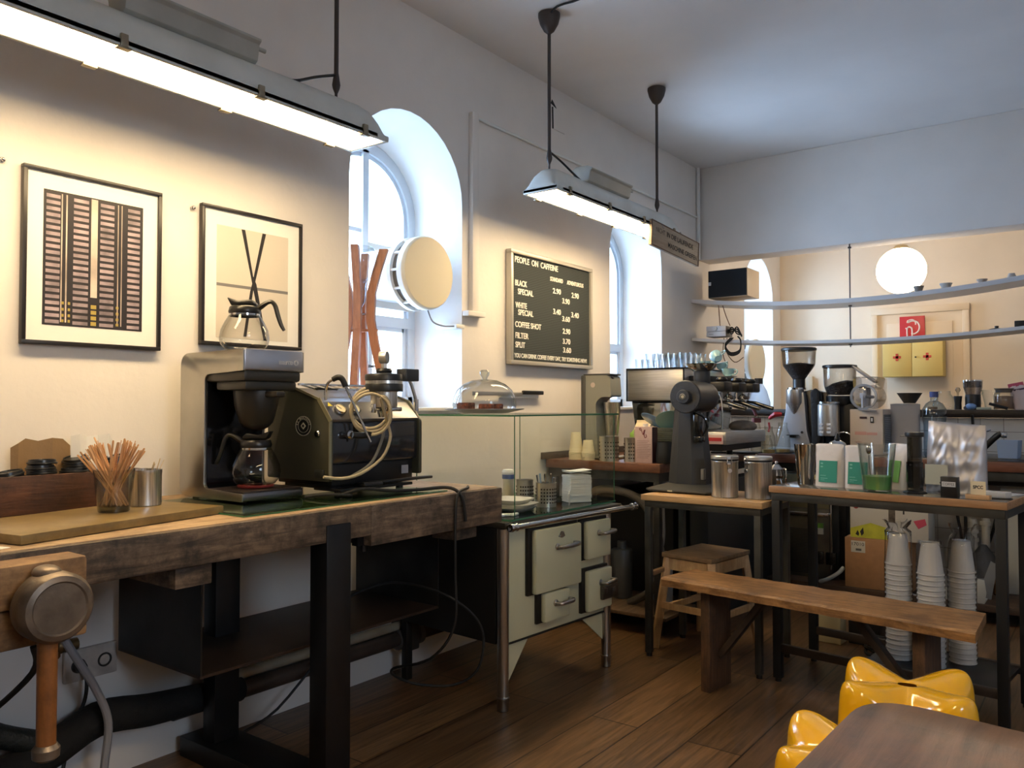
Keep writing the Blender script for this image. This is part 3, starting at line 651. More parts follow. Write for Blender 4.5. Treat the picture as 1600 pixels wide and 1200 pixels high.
def stove_door(y0,y1,z0,z1, hy, hz, hl=.11):
    g = G(); sbox(g,y0-.012,y1+.004,z0-.006,z1+.012,-.002,.018,.004); part('door_frame', g, ENAMD, st, w=True)
    g = G(); sbox(g,y0+.012,y1,z0,z1,.018,.05,.010); d = part('door', g, ENAM, st, w=True)
    g = G(); M = TM(.80,2.95,0) @ RZ(-math.atan(.07)); yy = hy-2.95
    g.tube([M@Vector((.05,yy-hl/2,hz)),M@Vector((.085,yy-hl/2,hz)),M@Vector((.092,yy-hl*.2,hz+.002)),M@Vector((.092,yy+hl*.3,hz+.004)),M@Vector((.085,yy+hl/2,hz+.006)),M@Vector((.055,yy+hl/2,hz+.006))], [.008,.009,.010,.013,.009,.007], 10, smooth=4)
    g.lathe([(0,.049),(.016,.05),(.016,.056),(.008,.06)], (0,yy-hl/2,hz), 14, 'X', M=M); h = part('handle', g, PEWT, d, w=True)
    return d
d0 = stove_door(3.12,3.50,.50,.805, 3.36,.71,.13)
g = G(); M = TM(.80,2.95,0) @ RZ(-math.atan(.07)); g.lathe([(0,.05),(.016,.05),(.016,.056),(0,.058)], (0,.38,.765), 14, 'X', M=M); g.box(.05,.055,.355,.405,.755,.763,.001,M); part('emblem', g, PEWT, d0, w=True)
stove_door(3.54,3.765,.605,.80, 3.70,.735,.10)
stove_door(3.19,3.40,.355,.495, 3.33,.44,.10)
d3 = stove_door(3.55,3.775,.335,.545, 3.71,.475,.09)
g = G(); sbox(g,3.66,3.80,.385,.455,.05,.07,.004); sbox(g,3.65,3.68,.42,.45,.06,.085,.003); sbox(g,3.73,3.77,.39,.44,.065,.082,.003); part('draught_slide', g, mat('worn_nickel', (110,104,98), .35, .9), d3, w=True)
# glass case on the stove
case = thing('glass_case', 'open fronted glass display case standing on the cream stove', 'display case', (.5,3.45,.864))
g = G(); g.box(.10,.835,2.97,3.93,.864,.872); part('base_sheet', g, glass('green_sheet', (.62,.78,.68), (.3,.5,.4)), case, w=True)
g = G()
CP = [(.80,3.04),(.845,3.90)]
def pane(g, p, q, z0, z1, t=.003):
    g.bar((p[0],p[1],(z0+z1)/2),(q[0],q[1],(z0+z1)/2), .001)
g.box(.17,.80,3.037,3.043,.873,1.345); part('end_pane', g, PANE, case, w=True)
g = G(); g.prism([(.798,3.043),(.804,3.043),(.848,3.90),(.842,3.90)], 'Z', .873,1.345); part('front_pane', g, PANE, case, w=True)
g = G(); g.box(.20,.842,3.894,3.90,.873,1.345); part('end_pane', g, PANE, case, w=True)
g = G(); g.prism([(.14,3.0),(.805,3.0),(.855,3.93),(.14,3.93)], 'Z', 1.346,1.354); part('top_pane', g, PANE, case, w=True)
g = G()
for p,q in (((.14,3.0),(.805,3.0)),((.805,3.0),(.855,3.93)),((.855,3.93),(.14,3.93)),((.14,3.93),(.14,3.0))): g.bar((*p,1.350),(*q,1.350),.006,.008)
for p in ((.80,3.04),(.845,3.90),(.17,3.04),(.20,3.90)): g.bar((*p,.873),(*p,1.346),.0035)
for p,q in (((.10,2.97),(.835,2.97)),((.835,2.97),(.835,3.93))): g.bar((*p,.868),(*q,.868),.004,.008)
part('glass_edge', g, GEDGE, case, w=True, label='green polished glass edges')
# cake under a glass dome
root = thing('cake_dome', 'clear glass dome with knob over a dark serving plate on the glass case', 'cake dome', (.45,3.25,1.356))
part('plate', G().lathe([(0,1.362),(.11,1.358),(.13,1.362),(.205,1.378),(.205,1.382),(.12,1.368),(0,1.368)], (.45,3.25,0), 40), mat('grey_plate', (120,116,114), .3, .4), root, w=True)
g = G(); g.lathe([(.163,1.382),(.166,1.40),(.160,1.44),(.143,1.478),(.110,1.508),(.065,1.528),(.02,1.534),(0,1.535)], (.45,3.25,0), 40, caps=False); part('dome', g, glass('dome_glass', (.97,.98,.98), (.45,.48,.48), refl=1.3), root, w=True)
part('knob', G().lathe([(.012,1.534),(.016,1.542),(.024,1.555),(.026,1.572),(.018,1.582),(0,1.583)], (.45,3.25,0), 16), glass('knob_glass', (.85,.87,.86), (.3,.33,.33), refl=2), root, w=True)
CAKE = mat('brown_cake', (104,58,40), .9, var=.35, vs=60, bump=.8, bs=120)
for i,(x,y,s_,lb) in enumerate([(.40,3.16,.075,'left slice of brown cake under the glass dome, mostly crust'),(.47,3.24,.06,'middle piece of brown cake under the glass dome'),(.47,3.325,.085,'right slice of brown cake under the glass dome')]):
    solo('cake_slice', G().box(-.035,.035,-s_/2,s_/2,0,.038+.006*(i==0),.006), CAKE, lb, 'cake', (x,y,1.369), (0,0,R(10+i*14)), group='cake pieces under the dome')
root = thing('wall_knife', 'knife with black handle held level on the wall behind the glass dome', 'knife', (.03,4.1,1.47))
part('handle', G().box(.022,.040,4.16,4.39,1.468,1.494,.006), BLACKP, root, w=True)
part('blade', G().box(.028,.031,3.66,4.16,1.458,1.482,.001), STEEL, root, w=True)
part('wall_strip', G().box(.001,.026,3.95,4.35,1.445,1.468,.002), WHITE, root, w=True)
# things inside the case
W_ = mat('white_china', (214,212,204), .2, coat=.4)
def rplate(z, s, label, dx=0, dy=0):
    prof = []
    n = 40
    def sq(r): 
        out = []
        for k in range(n):
            a = 2*PI*k/n; c, s2 = math.cos(a), math.sin(a); q = (abs(c)**4+abs(s2)**4)**(-.25); out.append((r*q*c*.95, r*q*s2))
        return out
    g = G(); rings = []
    for r_, zz in ((.055*s,0),(.075*s,.002),(.10*s,.022),(.103*s,.025),(.098*s,.026),(.072*s,.008),(.02*s,.007)):
        rings.append([g.bm.verts.new((p[0],p[1],zz)) for p in sq(r_)])
    for A,B in zip(rings,rings[1:]):
        for i in range(n): g.bm.faces.new((A[i],A[(i+1)%n],B[(i+1)%n],B[i]))
    g.bm.faces.new(rings[0]); g.bm.faces.new(rings[-1]); bmesh.ops.recalc_face_normals(g.bm, faces=g.bm.faces)
    return solo('square_plate', g, W_, label, 'plate', (.66+dx,3.22+dy,z), (0,0,R(8)), group='white plates in the glass case', sharp=60)
rplate(.873,1.05,'white rounded square plate, bottom of the stack in the glass case'); rplate(.888,1.05,'white rounded square plate, middle of the stack in the glass case',.004,.005); rplate(.911,1.0,'white rounded square plate on top of the stack in the glass case',-.006,-.01)
solo('paper_doily', G().box(-.09,.09,-.10,.10,0,.003), mat('cream_paper', (226,214,176), .8), 'cream paper sheet lying behind the white plates in the glass case', 'paper', (.45,3.30,.873), (0,0,R(12)))
PERF = mat('perforated_holder_steel', (200,196,188), .32, .9)
HOLE = mat('dark_hole', (26,24,22), .8)
def holder(loc, label, r_=.05, h=.13, cut=True, group='perforated steel cutlery holders'):
    root = thing('cutlery_holder', label, 'cutlery holder', loc, group=group)
    part('cup', G().lathe([(0,0),(r_,0),(r_,.004),(r_,h-.004),(r_+.002,h),(r_-.002,h),(r_-.003,.004),(0,.004)], (0,0,0), 32, caps=False), PERF, root)
    g = G()
    for k in range(22):
        if k % 11 in (4,5): continue
        for z in range(5):
            a = 2*PI*k/22; g.cyl((0,0,0), .0048, .0016, 'Z', 6, M=RZ(a)@TM(r_-.0002,0,.024+z*(h-.04)/5)@RY(PI/2))
    part('holes', g, HOLE, root)
    return root
holder((.685,3.47,.873), 'perforated steel holder full of cutlery in the glass case', .053,.125)
holder((.57,3.44,.873), 'plain looking steel holder behind the full cutlery holder in the glass case', .045,.135)
SPOON = mat('cutlery_steel', (190,190,192), .2, 1); BLUEP = mat('pale_blue_plastic', (150,176,206), .4)
for i in range(9):
    a = i*2.3; x = .685+.03*math.cos(a); y = 3.47+.03*math.sin(a); h_ = .15+.012*(i%3)
    g = G(); g.tube([(0,0,.006),(.012*math.cos(a),.012*math.sin(a),h_*.6),(.022*math.cos(a),.022*math.sin(a),h_)], [.003,.004,.006], 6)
    solo('cutlery_piece', g, BLUEP if i in (2,6) else SPOON, ('pale blue plastic' if i in (2,6) else 'steel') + ' cutlery handle sticking out of the holder in the glass case', 'cutlery', (x*.9+.0685,y*.9+.347,.873), group='blue cutlery handles' if i in (2,6) else 'steel cutlery handles')
root = thing('shaker_bottle', 'white round shaker with blue band in the glass case', 'shaker', (.40,3.52,.873))
part('body', G().lathe([(0,0),(.034,0),(.036,.01),(.028,.10),(.03,.125),(0,.125)], seg=24), mat('milky_plastic', (216,210,190), .4), root)
part('band', G().cyl((0,0,.125), .034, .024, seg=24), mat('blue_band', (92,112,160), .4), root)
part('cap', G().lathe([(.034,.149),(.036,.16),(.028,.175),(0,.178)], seg=24), WHITE, root)
NAP = PAPERW
for i in range(44):
    g = G(); j = random.uniform(-.003,.003); k = random.uniform(-.003,.003)
    top = i >= 42
    g.box(-.065,.065,-.05,.05,0,.0032,.0008)
    if top:
        for v_ in g.bm.verts: v_.co.z += .012*math.sin(v_.co.x*30+i)+.01*abs(v_.co.y/.05)
    solo('paper_napkin', g, NAP, 'white folded paper napkin %s' % ('curling on top of the tall napkin pile in the glass case' if top else 'pressed into the tall pile in the glass case'), 'napkin', (.70+j,3.745+k,.874+i*.00345+(.004 if top else 0)), (0,0,R(60+j*600)), group='napkins curling on top of the pile' if top else 'napkins in the pile')
solo('napkin_stop', G().prism([(-.03,0),(.03,0),(.03,.05),(0,.07),(-.03,.06)], 'X', -.003,.003, .001), mat('pale_acrylic', (205,204,200), .3), 'small pale upright divider between cutlery holder and napkins', 'divider', (.745,3.60,.873), (0,0,R(30)))
for i in range(3):
    solo('paper_scrap', G().box(-.03,.03,-.012,.012,0,.012,.004), WHITE, 'small crumpled white wrapper near the case corner, beside the bench end', 'wrapper', (.72+.02*i,3.02+.035*i,.873), (0,0,R(50*i)), group='white wrappers by the case corner')
# ================================================================ crate, lids, sticks at the left of the bench
CR = wood('dark_crate_wood', (62,38,26), (96,60,40), stretch=(4,1.2,14), rough=.6, dirt=(38,24,18), dirt_amt=.7, bump=.5)
root = thing('wooden_crate', 'dark reddish wooden crate against the wall holding black cup lids', 'crate', (.13,1.1,1.042))
part('front_board', G().box(.195,.212,.5,1.575,1.042,1.168,.003), CR, root, w=True)
part('back_board', G().box(.03,.045,.5,1.575,1.042,1.168,.003), CR, root, w=True)
g = G(); g.box(.045,.195,.5,.515,1.042,1.165); g.box(.045,.195,1.56,1.575,1.042,1.165); part('end_board', g, CR, root, w=True)
part('bottom_board', G().box(.045,.195,.515,1.56,1.042,1.13), CR, root, w=True)
LID = mat('black_lid_plastic', (26,27,28), .3, spec=.6)
LIDP = [(0,.010),(.036,.010),(.037,.014),(.041,.014),(.042,.006),(.046,.005),(.047,.002),(.045,0)]
def lid(x,y,z,label,rx=0,ry=0,group='black cup lids in the crate', s_=1):
    g = G(); g.lathe([(r*s_,h*s_) for r,h in LIDP], (0,0,0), 28, caps=False)
    o = solo('cup_lid_disc', g, LID, label, 'cup lid', (x,y,z), (rx,ry,0), group=group); return o
stk = [(.15,1.13,6,'stack at the left picture edge'),(.135,1.235,9,'tallest stack before the brown paper'),(.16,1.335,6,'low stack to the right of the tallest one'),(.10,1.37,9,'stack behind, under the white paper'),(.12,1.50,9,'stack behind the stirring sticks')]
for x,y,n,lb in stk:
    for k in range(n):
        top = k == n-1
        lid(x+random.uniform(-.003,.003), y+random.uniform(-.003,.003), 1.131+k*.0075+(.010 if top and n>6 else 0), 'black cup lid %s the %s' % ('on top of' if top else 'inside', lb), R(10) if top and lb[:5]=='stack' else 0, R(8) if top and 'behind,' in lb else 0)
# sheets standing behind the lids
def sheet(name, ys, z0, tops, x, m, label, cat, curve=.02):
    g = G(); n = len(ys); F = []
    for i,(y,t_) in enumerate(zip(ys,tops)):
        dx = curve*math.sin(i*1.9)
        F.append([(x+dx,y,z0),(x+dx*1.5-.004,y,t_)])
    for k in range(n-1):
        a,b_ = F[k], F[k+1]
        g.poly([a[0],b_[0],b_[1],a[1],(a[0][0]-.002,*a[0][1:]),(b_[0][0]-.002,*b_[0][1:]),(b_[1][0]-.002,*b_[1][1:]),(a[1][0]-.002,*a[1][1:])],[(0,1,2,3),(7,6,5,4),(3,2,6,7),(0,4,5,1)])
    bmesh.ops.remove_doubles(g.bm, verts=g.bm.verts, dist=1e-5)
    return solo(name, g, m, label, cat, (x,ys[0],z0), w=True)
sheet('brown_paper', [1.17,1.19,1.22,1.26,1.30,1.34,1.37], 1.135, [1.255,1.27,1.285,1.275,1.285,1.28,1.255], .06, mat('brown_wrapping_paper', (138,110,76), .7, bump=.3, bs=25), 'brown wrapping paper standing behind the black lids in the crate', 'paper', .008)
sheet('white_paper_bag', [1.36,1.385,1.42,1.46,1.49,1.51], 1.135, [1.29,1.297,1.285,1.29,1.295,1.27], .075, PAPERW, 'crumpled white paper behind the lids in the crate', 'paper', .012)
BRASS = wood('brown_board', (112,92,54), (146,124,78), stretch=(3,3,3), rough=.32, dirt=(84,64,34), dirt_amt=.4, bump=.1)
g = G(); g.prism([(.82,.90),(.69,1.57),(.33,1.50),(.46,.83)], 'Z', 1.042,1.067,.002)
solo('serving_board', g, BRASS, 'long olive brown board lying on the bench under the glass of sticks', 'board', (.58,1.2,1.042), w=True)
GL = (.55,1.275)
root = thing('drinking_glass', 'clear glass packed with wooden stirring sticks on the brown board', 'glass', (*GL,1.0675))
part('glass_wall', G().lathe([(.044,.0),(.046,.004),(.061,.132),(.0595,.132),(.044,.02),(0,.019)], seg=36, caps=False), glass('tumbler_glass', (.97,.975,.96), (.66,.68,.66), refl=1.5), root)
part('glass_base', G().lathe([(0,0),(.043,0),(.0445,.018),(0,.018)], seg=36), glass('tumbler_base_glass', (.55,.57,.53), (.25,.26,.25), refl=2), root)
STK = mat('stir_stick_wood', (204,160,116), .7, var=.12, vs=15); STKP = mat('pale_stick_wood', (212,190,150), .7)
def stick(p, q, m, label, group, w_=.006, t_=.0018):
    p, q = Vector(p), Vector(q); d = q-p; L_ = d.length
    g = G(); g.prism([(-w_/2,.002),(-w_*.3,0),(w_*.3,0),(w_/2,.002),(w_/2,L_-.003),(w_*.25,L_),(-w_*.25,L_),(-w_/2,L_-.003)], 'Y', -t_/2, t_/2)
    o = solo('stir_stick', g, m, label, 'stirring stick', tuple(p), group=group)
    o.rotation_euler = (d.to_track_quat('Z','Y') @ Matrix.Rotation(random.uniform(0,3),3,'Z').to_quaternion()).to_euler()
    return o
for i in range(72):
    a = random.uniform(0,2*PI); rr = .05*math.sqrt(random.random()); left = i % 2
    ox = .018 if left else -.014
    bx, by = .6*rr*math.cos(a)*.6, .6*rr*math.sin(a)*.6
    u = random.uniform(-1,1)
    # lean along the picture's left-right direction, as sheaves fall apart
    lean = (-.068 + .030*u) if left else (.052+.030*u)
    side = random.uniform(-.03,.03); Rx, Ry = .801, .599
    p = (GL[0]+bx-lean*.38*Rx, GL[1]+by-lean*.38*Ry, 1.0865+abs(random.uniform(0,.004)))
    q = (GL[0]+lean*Rx+side*.6+bx, GL[1]+lean*Ry-side+by, 0)
    dxy = math.hypot(q[0]-p[0], q[1]-p[1]); L_ = .205+random.uniform(-.008,.004)+(.03 if i == 21 else 0)
    q = (q[0],q[1],p[2]+math.sqrt(L_*L_-dxy*dxy)) if dxy < L_ else q
    stick(p,q,STK,'light brown wooden stirring stick %s in the glass on the brown board' % ('leaning left' if left else 'leaning right'), 'stirring sticks leaning left in the glass' if left else 'stirring sticks leaning right in the glass')
root = thing('steel_beaker', 'plain brushed steel beaker with a few thin sticks, behind the glass of sticks', 'beaker', (.47,1.42,1.0675))
part('wall', G().lathe([(0,0),(.049,0),(.0505,.002),(.0505,.104),(.0515,.106),(.0515,.118),(.0495,.118),(.0485,.004),(0,.004)], seg=40, caps=False), STEELV, root)
for i,(u,v_) in enumerate([(.022,.01),(.034,-.005),(.05,.012),(.058,-.01)]):
    stick((.47-.02+i*.008,1.42-.015+i*.006,1.073),(.47+.801*u,1.42+.599*u+v_,1.205+.006*i),STKP,'thin pale stick leaning in the steel beaker','pale sticks in the steel beaker',.004)
solo('note_paper', G().box(-.05,.05,-.06,.06,0,.0015), PAPERW, 'white paper slip lying on the bench at the left picture edge', 'paper', (.80,.80,1.0405), (0,0,R(20)))
# ================================================================ glass sheet under the machines
g = G(); g.box(.22,.83,1.55,2.53,1.0405,1.0465); root = thing('glass_worktop_sheet', 'greenish glass sheet lying on the bench under the coffee machines', 'glass sheet', (.5,2.0,1.0405))
part('sheet', g, glass('bench_glass', (.72,.84,.76), (.4,.6,.5), refl=1.4), root, w=True)
g = G(); g.bar((.83,1.55,1.0435),(.83,2.53,1.0435),.005,.002); g.bar((.22,1.55,1.0435),(.83,1.55,1.0435),.002,.005); part('edge', g, GEDGE, root, w=True)
# ================================================================ filter coffee brewer
BR = thing('filter_brewer', 'tall steel filter coffee brewer on the bench with a glass pot on top', 'coffee brewer', (.36,1.865,1.047))
Z0 = 1.052
BRS = mat('brewer_side_steel', (176,172,162), .3, 1, var=.06, vs=5)
def rr_profile(pts, rads, n=6):
    out = []
    N = len(pts)
    for i,(p,r_) in enumerate(zip(pts,rads)):
        if r_ == 0: out.append(p); continue
        p0 = Vector(pts[i-1]); p1 = Vector(p); p2 = Vector(pts[(i+1)%N]); a = (p0-p1).normalized(); b_ = (p2-p1).normalized()
        A = p1+a*r_; B = p1+b_*r_
        for k in range(n+1):
            u = k/n; out.append(tuple((1-u)**2*A+2*u*(1-u)*p1+u*u*B))
    return out
# shell profile in x,z
prof = rr_profile([(.155,Z0),(.56,Z0),(.56,Z0+.028),(.318,Z0+.036),(.318,1.515),(.56,1.525),(.56,1.603),(.155,1.60)], [.045,.008,.006,.025,.03,.004,.004,.055])
g = G(); g.prism(prof, 'Y', 1.73, 1.742, .001); g.prism(prof, 'Y', 1.988, 2.0, .001); part('side_cheek', g, BRS, BR, w=True)
g = G(); g.box(.545,.562,1.735,1.995,1.527,1.606,.006); part('head_front', g, mat('brewer_front_steel', (196,198,206), .3, 1, var=.04, vs=4), BR, w=True)
g = G(); g.prism(rr_profile([(.16,1.50),(.55,1.535),(.55,1.604),(.16,1.601)],[.0,0,.004,.05]), 'Y', 1.742,1.988); part('head_top', g, mat('head_top_dark', (72,70,68), .4, .3), BR, w=True)
g = G(); g.box(.30,.555,1.738,1.992,1.487,1.53,.012); g.box(.36,.545,1.75,1.98,1.455,1.49,.01); part('head_underside', g, mat('brewer_black_plastic', (44,42,36), .4), BR, w=True)
g = G(); g.box(.16,.32,1.742,1.988,Z0+.03,1.52); part('column', g, mat('brewer_mirror_panel', (58,58,62), .12, .9), BR, w=True)
g = G(); g.box(.20,.565,1.732,1.998,Z0-.0,Z0+.032,.008); part('base', g, mat('brewer_base_steel', (120,118,120), .25, 1), BR, w=True)
g = G(); g.box(.33,.558,1.737,1.993,Z0+.03,Z0+.036,.002); part('base_plate', g, mat('brown_black_plate', (44,36,34), .35), BR, w=True)
g = G(); g.lathe([(0,1.48),(.082,1.48),(.086,1.465),(.080,1.40),(.062,1.335),(.045,1.315),(.02,1.305),(0,1.30)], (.45,1.865,0), 36, M=None); g.box(.42,.60,1.845,1.885,1.43,1.452,.006); part('filter_basket', g, mat('basket_black', (36,33,28), .42), BR, w=True)
g = G(); g.lathe([(0,1.09),(.062,1.09),(.066,1.092),(.068,1.098),(0,1.098)], (.45,1.865,0), 32); part('hot_plate', g, mat('hot_plate_red', (150,60,58), .35, .2), BR, w=True)
for x,y in ((.22,1.76),(.52,1.76),(.52,1.97),(.22,1.97)):
    g = G(); g.cyl((x,y,1.0468), .012, .008, seg=14); part('foot', g, BLACKP, BR, w=True)
M = facing((.5622,1.885,1.552),(1,0,0)); textfit('lettering', 'marco', mat('pale_print', (206,204,206), .5), M, .062, .014, BR, w=True)
g = G(); g.lathe([(.0055,.5622),(.0105,.5622),(.0105,.5632),(.0055,.5632),(.0055,.5622)], (0,1.963,1.560), 20, 'X', caps=False); part('logo_ring', g, MC['pale_print'], BR, w=True)
g = G(); g.cyl((.318,1.955,1.28), .014, .012, 'X', 18); g.box(.318,.322,1.915,1.935,1.275,1.285); part('knob', g, BLACKG, BR, w=True)
POTG = glass('pot_glass', (.975,.975,.96), (.42,.41,.38), refl=1.5, power=.4)
POTB = mat('pot_black_plastic', (24,23,22), .32)
def pot(loc, label, hd, s_=1.0):
    """hd: unit direction of the handle"""
    root = thing('glass_coffee_pot', label, 'coffee pot', loc)
    part('bowl', G().lathe([(0,.002),(.055,.001),(.072,.006),(.088,.026),(.0925,.048),(.088,.078),(.072,.112),(.056,.138),(.052,.150)], seg=44, caps=False), POTG, root)
    g = G(); g.lathe([(.053,.140),(.057,.141),(.060,.150),(.056,.166),(.052,.170),(.046,.170),(.046,.150)], seg=36, caps=False); part('collar', g, POTB, root)
    part('steel_band', G().lathe([(.0555,.132),(.0575,.133),(.0575,.141),(.0555,.142)], seg=36, caps=False), CHROME, root)
    a = math.atan2(hd[1],hd[0]); M = RZ(a)
    g = G(); g.prism([(-.062,.205),(-.045,.172),(.042,.172),(.048,.180),(.030,.196),(-.02,.190)], 'Y', -.026,.026, .006, M); part('lid', g, POTB, root)
    g = G(); pts = [(.050,0,.160),(.065,0,.172),(.088,0,.186),(.105,0,.187),(.118,0,.170),(.128,0,.135),(.140,0,.10),(.152,0,.078)]
    g.tube([M@Vector(p) for p in pts], [.010,.011,.008,.008,.009,.009,.008,.006], 8, smooth=4); part('handle', g, POTB, root)
    return root
pot((.40,1.845,1.607), 'empty glass coffee pot with black handle standing on top of the brewer', (.801,.599))
pot((.45,1.865,1.0985), 'empty glass coffee pot with black handle on the red hot plate of the brewer', (-.801,-.599))
# ================================================================ espresso machine on the bench
ES = thing('espresso_machine', 'single group espresso machine with dark olive side panel and black front on the bench', 'espresso machine', (.46,2.3,1.047))
OLIVE = mat('dark_olive_panel', (70,70,58), .38, .2, var=.03, vs=4)
pan = rr_profile([(.27,1.105),(.655,1.105),(.655,1.335),(.585,1.42),(.40,1.478),(.27,1.478)], [.01,.012,.012,.012,.008,.01], 4)
for y in (2.05, 2.545):
    part('side_panel', G().prism(pan, 'Y', y, y+.016, .002), OLIVE, ES, w=True)
g = G(); g.bar((.59,2.048,1.424),(.662,2.048,1.337),.004,.018); g.bar((.59,2.048,1.424),(.402,2.048,1.482),.004,.01); g.bar((.659,2.048,1.337),(.659,2.048,1.12),.004,.012); part('panel_edge', g, mat('panel_edge_light', (150,146,120), .3, .5), ES, w=True)
g = G(); g.box(.28,.645,2.066,2.545,1.17,1.335,.01); part('front_panel', g, mat('smoked_black_panel', (38,40,46), .14, .2, coat=.5), ES, w=True)
g = G(); g.prism([(.28,1.335),(.645,1.335),(.648,1.345),(.582,1.414),(.40,1.470),(.28,1.472)], 'Y', 2.066,2.545,.002); part('upper_panel', g, mat('upper_panel_steel', (120,120,122), .3, .8), ES, w=True)
g = G(); g.box(.30,.63,2.08,2.53,1.085,1.17,.006); g.box(.32,.60,2.10,2.50,1.07,1.09); part('lower_body', g, BLACKM, ES, w=True)
n_ = Vector((.069,0,.066)).normalized()
for y in (2.13,2.205):
    c = Vector((.618,y,1.383)); M = facing(c, n_, (0,0,1))
    d = part('gauge', G().lathe([(0,0),(.026,0),(.028,.006),(.026,.010),(.023,.010),(.023,.006),(0,.006)], seg=28, M=M), CHROME, ES, w=True)
    part('dial', G().lathe([(0,.0062),(.022,.0062),(.022,.0072),(0,.0072)], seg=24, M=M), mat('cream_dial', (226,216,180), .4), d, w=True)
    g = G(); g.box(-.0012,.0012,-.004,.017,.0074,.0084,0,M@RZ(.7)); part('needle', g, BLACKP, d, w=True)
g = G(); M = facing((.609,2.085,1.402), n_); g.prism([(-.012,-.008),(.012,-.008),(0,.012)], 'Z', 0,.001,0,M); part('warning_sticker', g, mat('yellow_sticker', (226,206,60), .5), ES, w=True)
# emblem on the side
M = facing((.50,2.0495,1.318),(0,-1,0))
g = G(); g.lathe([(0,0),(.047,0),(.047,.002),(0,.002)], seg=40, M=M@Matrix.Diagonal((1,.82,1,1))); e = part('emblem', g, mat('emblem_black', (28,28,26), .35), ES, w=True)
EMB = mat('emblem_cream', (206,200,178), .4)
g = G(); g.lathe([(.045,.0022),(.0472,.0022),(.0472,.0032),(.045,.0032),(.045,.0022)], seg=40, caps=False, M=M@Matrix.Diagonal((1,.82,1,1))); g.lathe([(.031,.0022),(.0322,.0022),(.0322,.003),(.031,.003),(.031,.0022)], seg=40, caps=False, M=M@Matrix.Diagonal((1,.82,1,1)))
g.prism([(-.016,0),(0,.014),(.016,0),(0,-.014)], 'Z', .002,.003,0,M); part('emblem_ring', g, EMB, e, w=True)
g = G(); g.prism([(-.008,0),(0,.007),(.008,0),(0,-.007)], 'Z', .003,.004,0,M); part('emblem_centre', g, MC['emblem_black'], e, w=True)
for i,ch in enumerate('LA MARZOCCO'):
    if ch == ' ': continue
    a = PI*(.93-.86*i/10); mm = M @ Matrix.Diagonal((1,.82,1,1)) @ TM(.0345*math.cos(a),.0345*math.sin(a),.0024) @ RZ(a-PI/2) @ TM(-.0035,0,0)
    textfit('emblem_letter', ch, EMB, mm, .0072, .009, e, ext=.0004, bold=.02, w=True)
part('side_knob', G().lathe([(0,0),(.014,0),(.014,.004),(.011,.008),(0,.010)], seg=24, M=facing((.585,2.0495,1.288),(0,-1,0))), CHROME, ES, w=True)
g = G(); g.box(.57,.625,2.045,2.05,1.118,1.150,.001); part('badge', g, mat('badge_grey', (58,60,56), .3, .5), ES, w=True)
# steam knob, wands
g = G(); g.cyl((.645,2.13,1.285), .010, .045, 'X', 14); g.lathe([(.009,.0),(.017,.004),(.017,.018),(.009,.022)], (.665,2.13,1.285), 18, 'X'); part('steam_valve', g, CHROME, ES, w=True)
g = G(); g.tube([(.692,2.13,1.285),(.70,2.16,1.281),(.705,2.20,1.283),(.705,2.215,1.287)], [.012,.013,.014,.010], 10, smooth=3); part('steam_knob', g, BLACKP, ES, w=True)
g = G(); g.tube([(.60,2.075,1.42),(.602,2.072,1.455),(.615,2.075,1.488),(.635,2.085,1.500)], .0055, 10, smooth=5); g.tube([(.665,2.115,1.478),(.70,2.155,1.36),(.73,2.19,1.255)], .0052, 10, smooth=4); part('steam_wand', g, CHROME, ES, w=True)
g = G(); g.tube([(.630,2.083,1.499),(.648,2.095,1.508),(.660,2.106,1.500),(.668,2.116,1.472)], [.010,.0115,.0115,.011], 12, smooth=5); part('wand_grip', g, RUBBER, ES, w=True)
g = G(); g.tube([(.64,2.44,1.505),(.66,2.46,1.512),(.672,2.475,1.49),(.682,2.495,1.42)], .007, 10, smooth=5); g.cyl((.682,2.495,1.375), .011, .05, seg=14); part('water_pipe_chrome', g, CHROME, ES, w=True)
# group head with gauge
gx, gy = .70, 2.29
grp = part('group_head', G().lathe([(0,1.385),(.03,1.385),(.052,1.392),(.054,1.40),(.054,1.452),(.060,1.456),(.074,1.462),(.074,1.52),(.03,1.53),(0,1.53)], (gx,gy,0), 40), STEELV, ES, w=True, label='brushed steel group head')
g = G(); g.lathe([(.0755,1.455),(.0765,1.458),(.0765,1.482),(.0745,1.486)], (gx,gy,0), 40, caps=False); g.lathe([(.075,1.498),(.077,1.50),(.077,1.518),(.074,1.524),(.03,1.53),(0,1.53)], (gx,gy,0), 40, caps=False); g.lathe([(0,1.53),(.03,1.53),(.033,1.538),(.028,1.548),(0,1.55)], (gx,gy,0), 28); part('black_band', g, mat('black_group_band', (28,30,32), .4), grp, w=True)
g = G(); g.cyl((gx,gy,1.545), .012, .035, seg=8); g.cyl((gx-.005,gy,1.582), .0085, .012, seg=12)
M = facing((gx-.012,gy-.010,1.592),(.85,.42,.05)); g.lathe([(0,0),(.024,0),(.026,.004),(.026,.030),(.023,.032),(.022,.028),(0,.028)], seg=28, M=M); gg = part('pressure_gauge', g, STEEL, grp, w=True)
part('gauge_face', G().lathe([(0,.0285),(.0215,.0285),(.0215,.0295),(0,.0295)], seg=24, M=M), mat('gauge_face_grey', (96,100,102), .3), grp, w=True)
g = G(); M2 = TM(gx,gy,0); g.prism([(.01,.055),(.03,.055),(.05,.075),(.045,.145),(-.01,.15),(-.015,.08)], 'Z', 1.498,1.548,.004,M2@RZ(R(-8))); part('paddle', g, mat('black_paddle', (52,54,56), .45), grp, w=True)
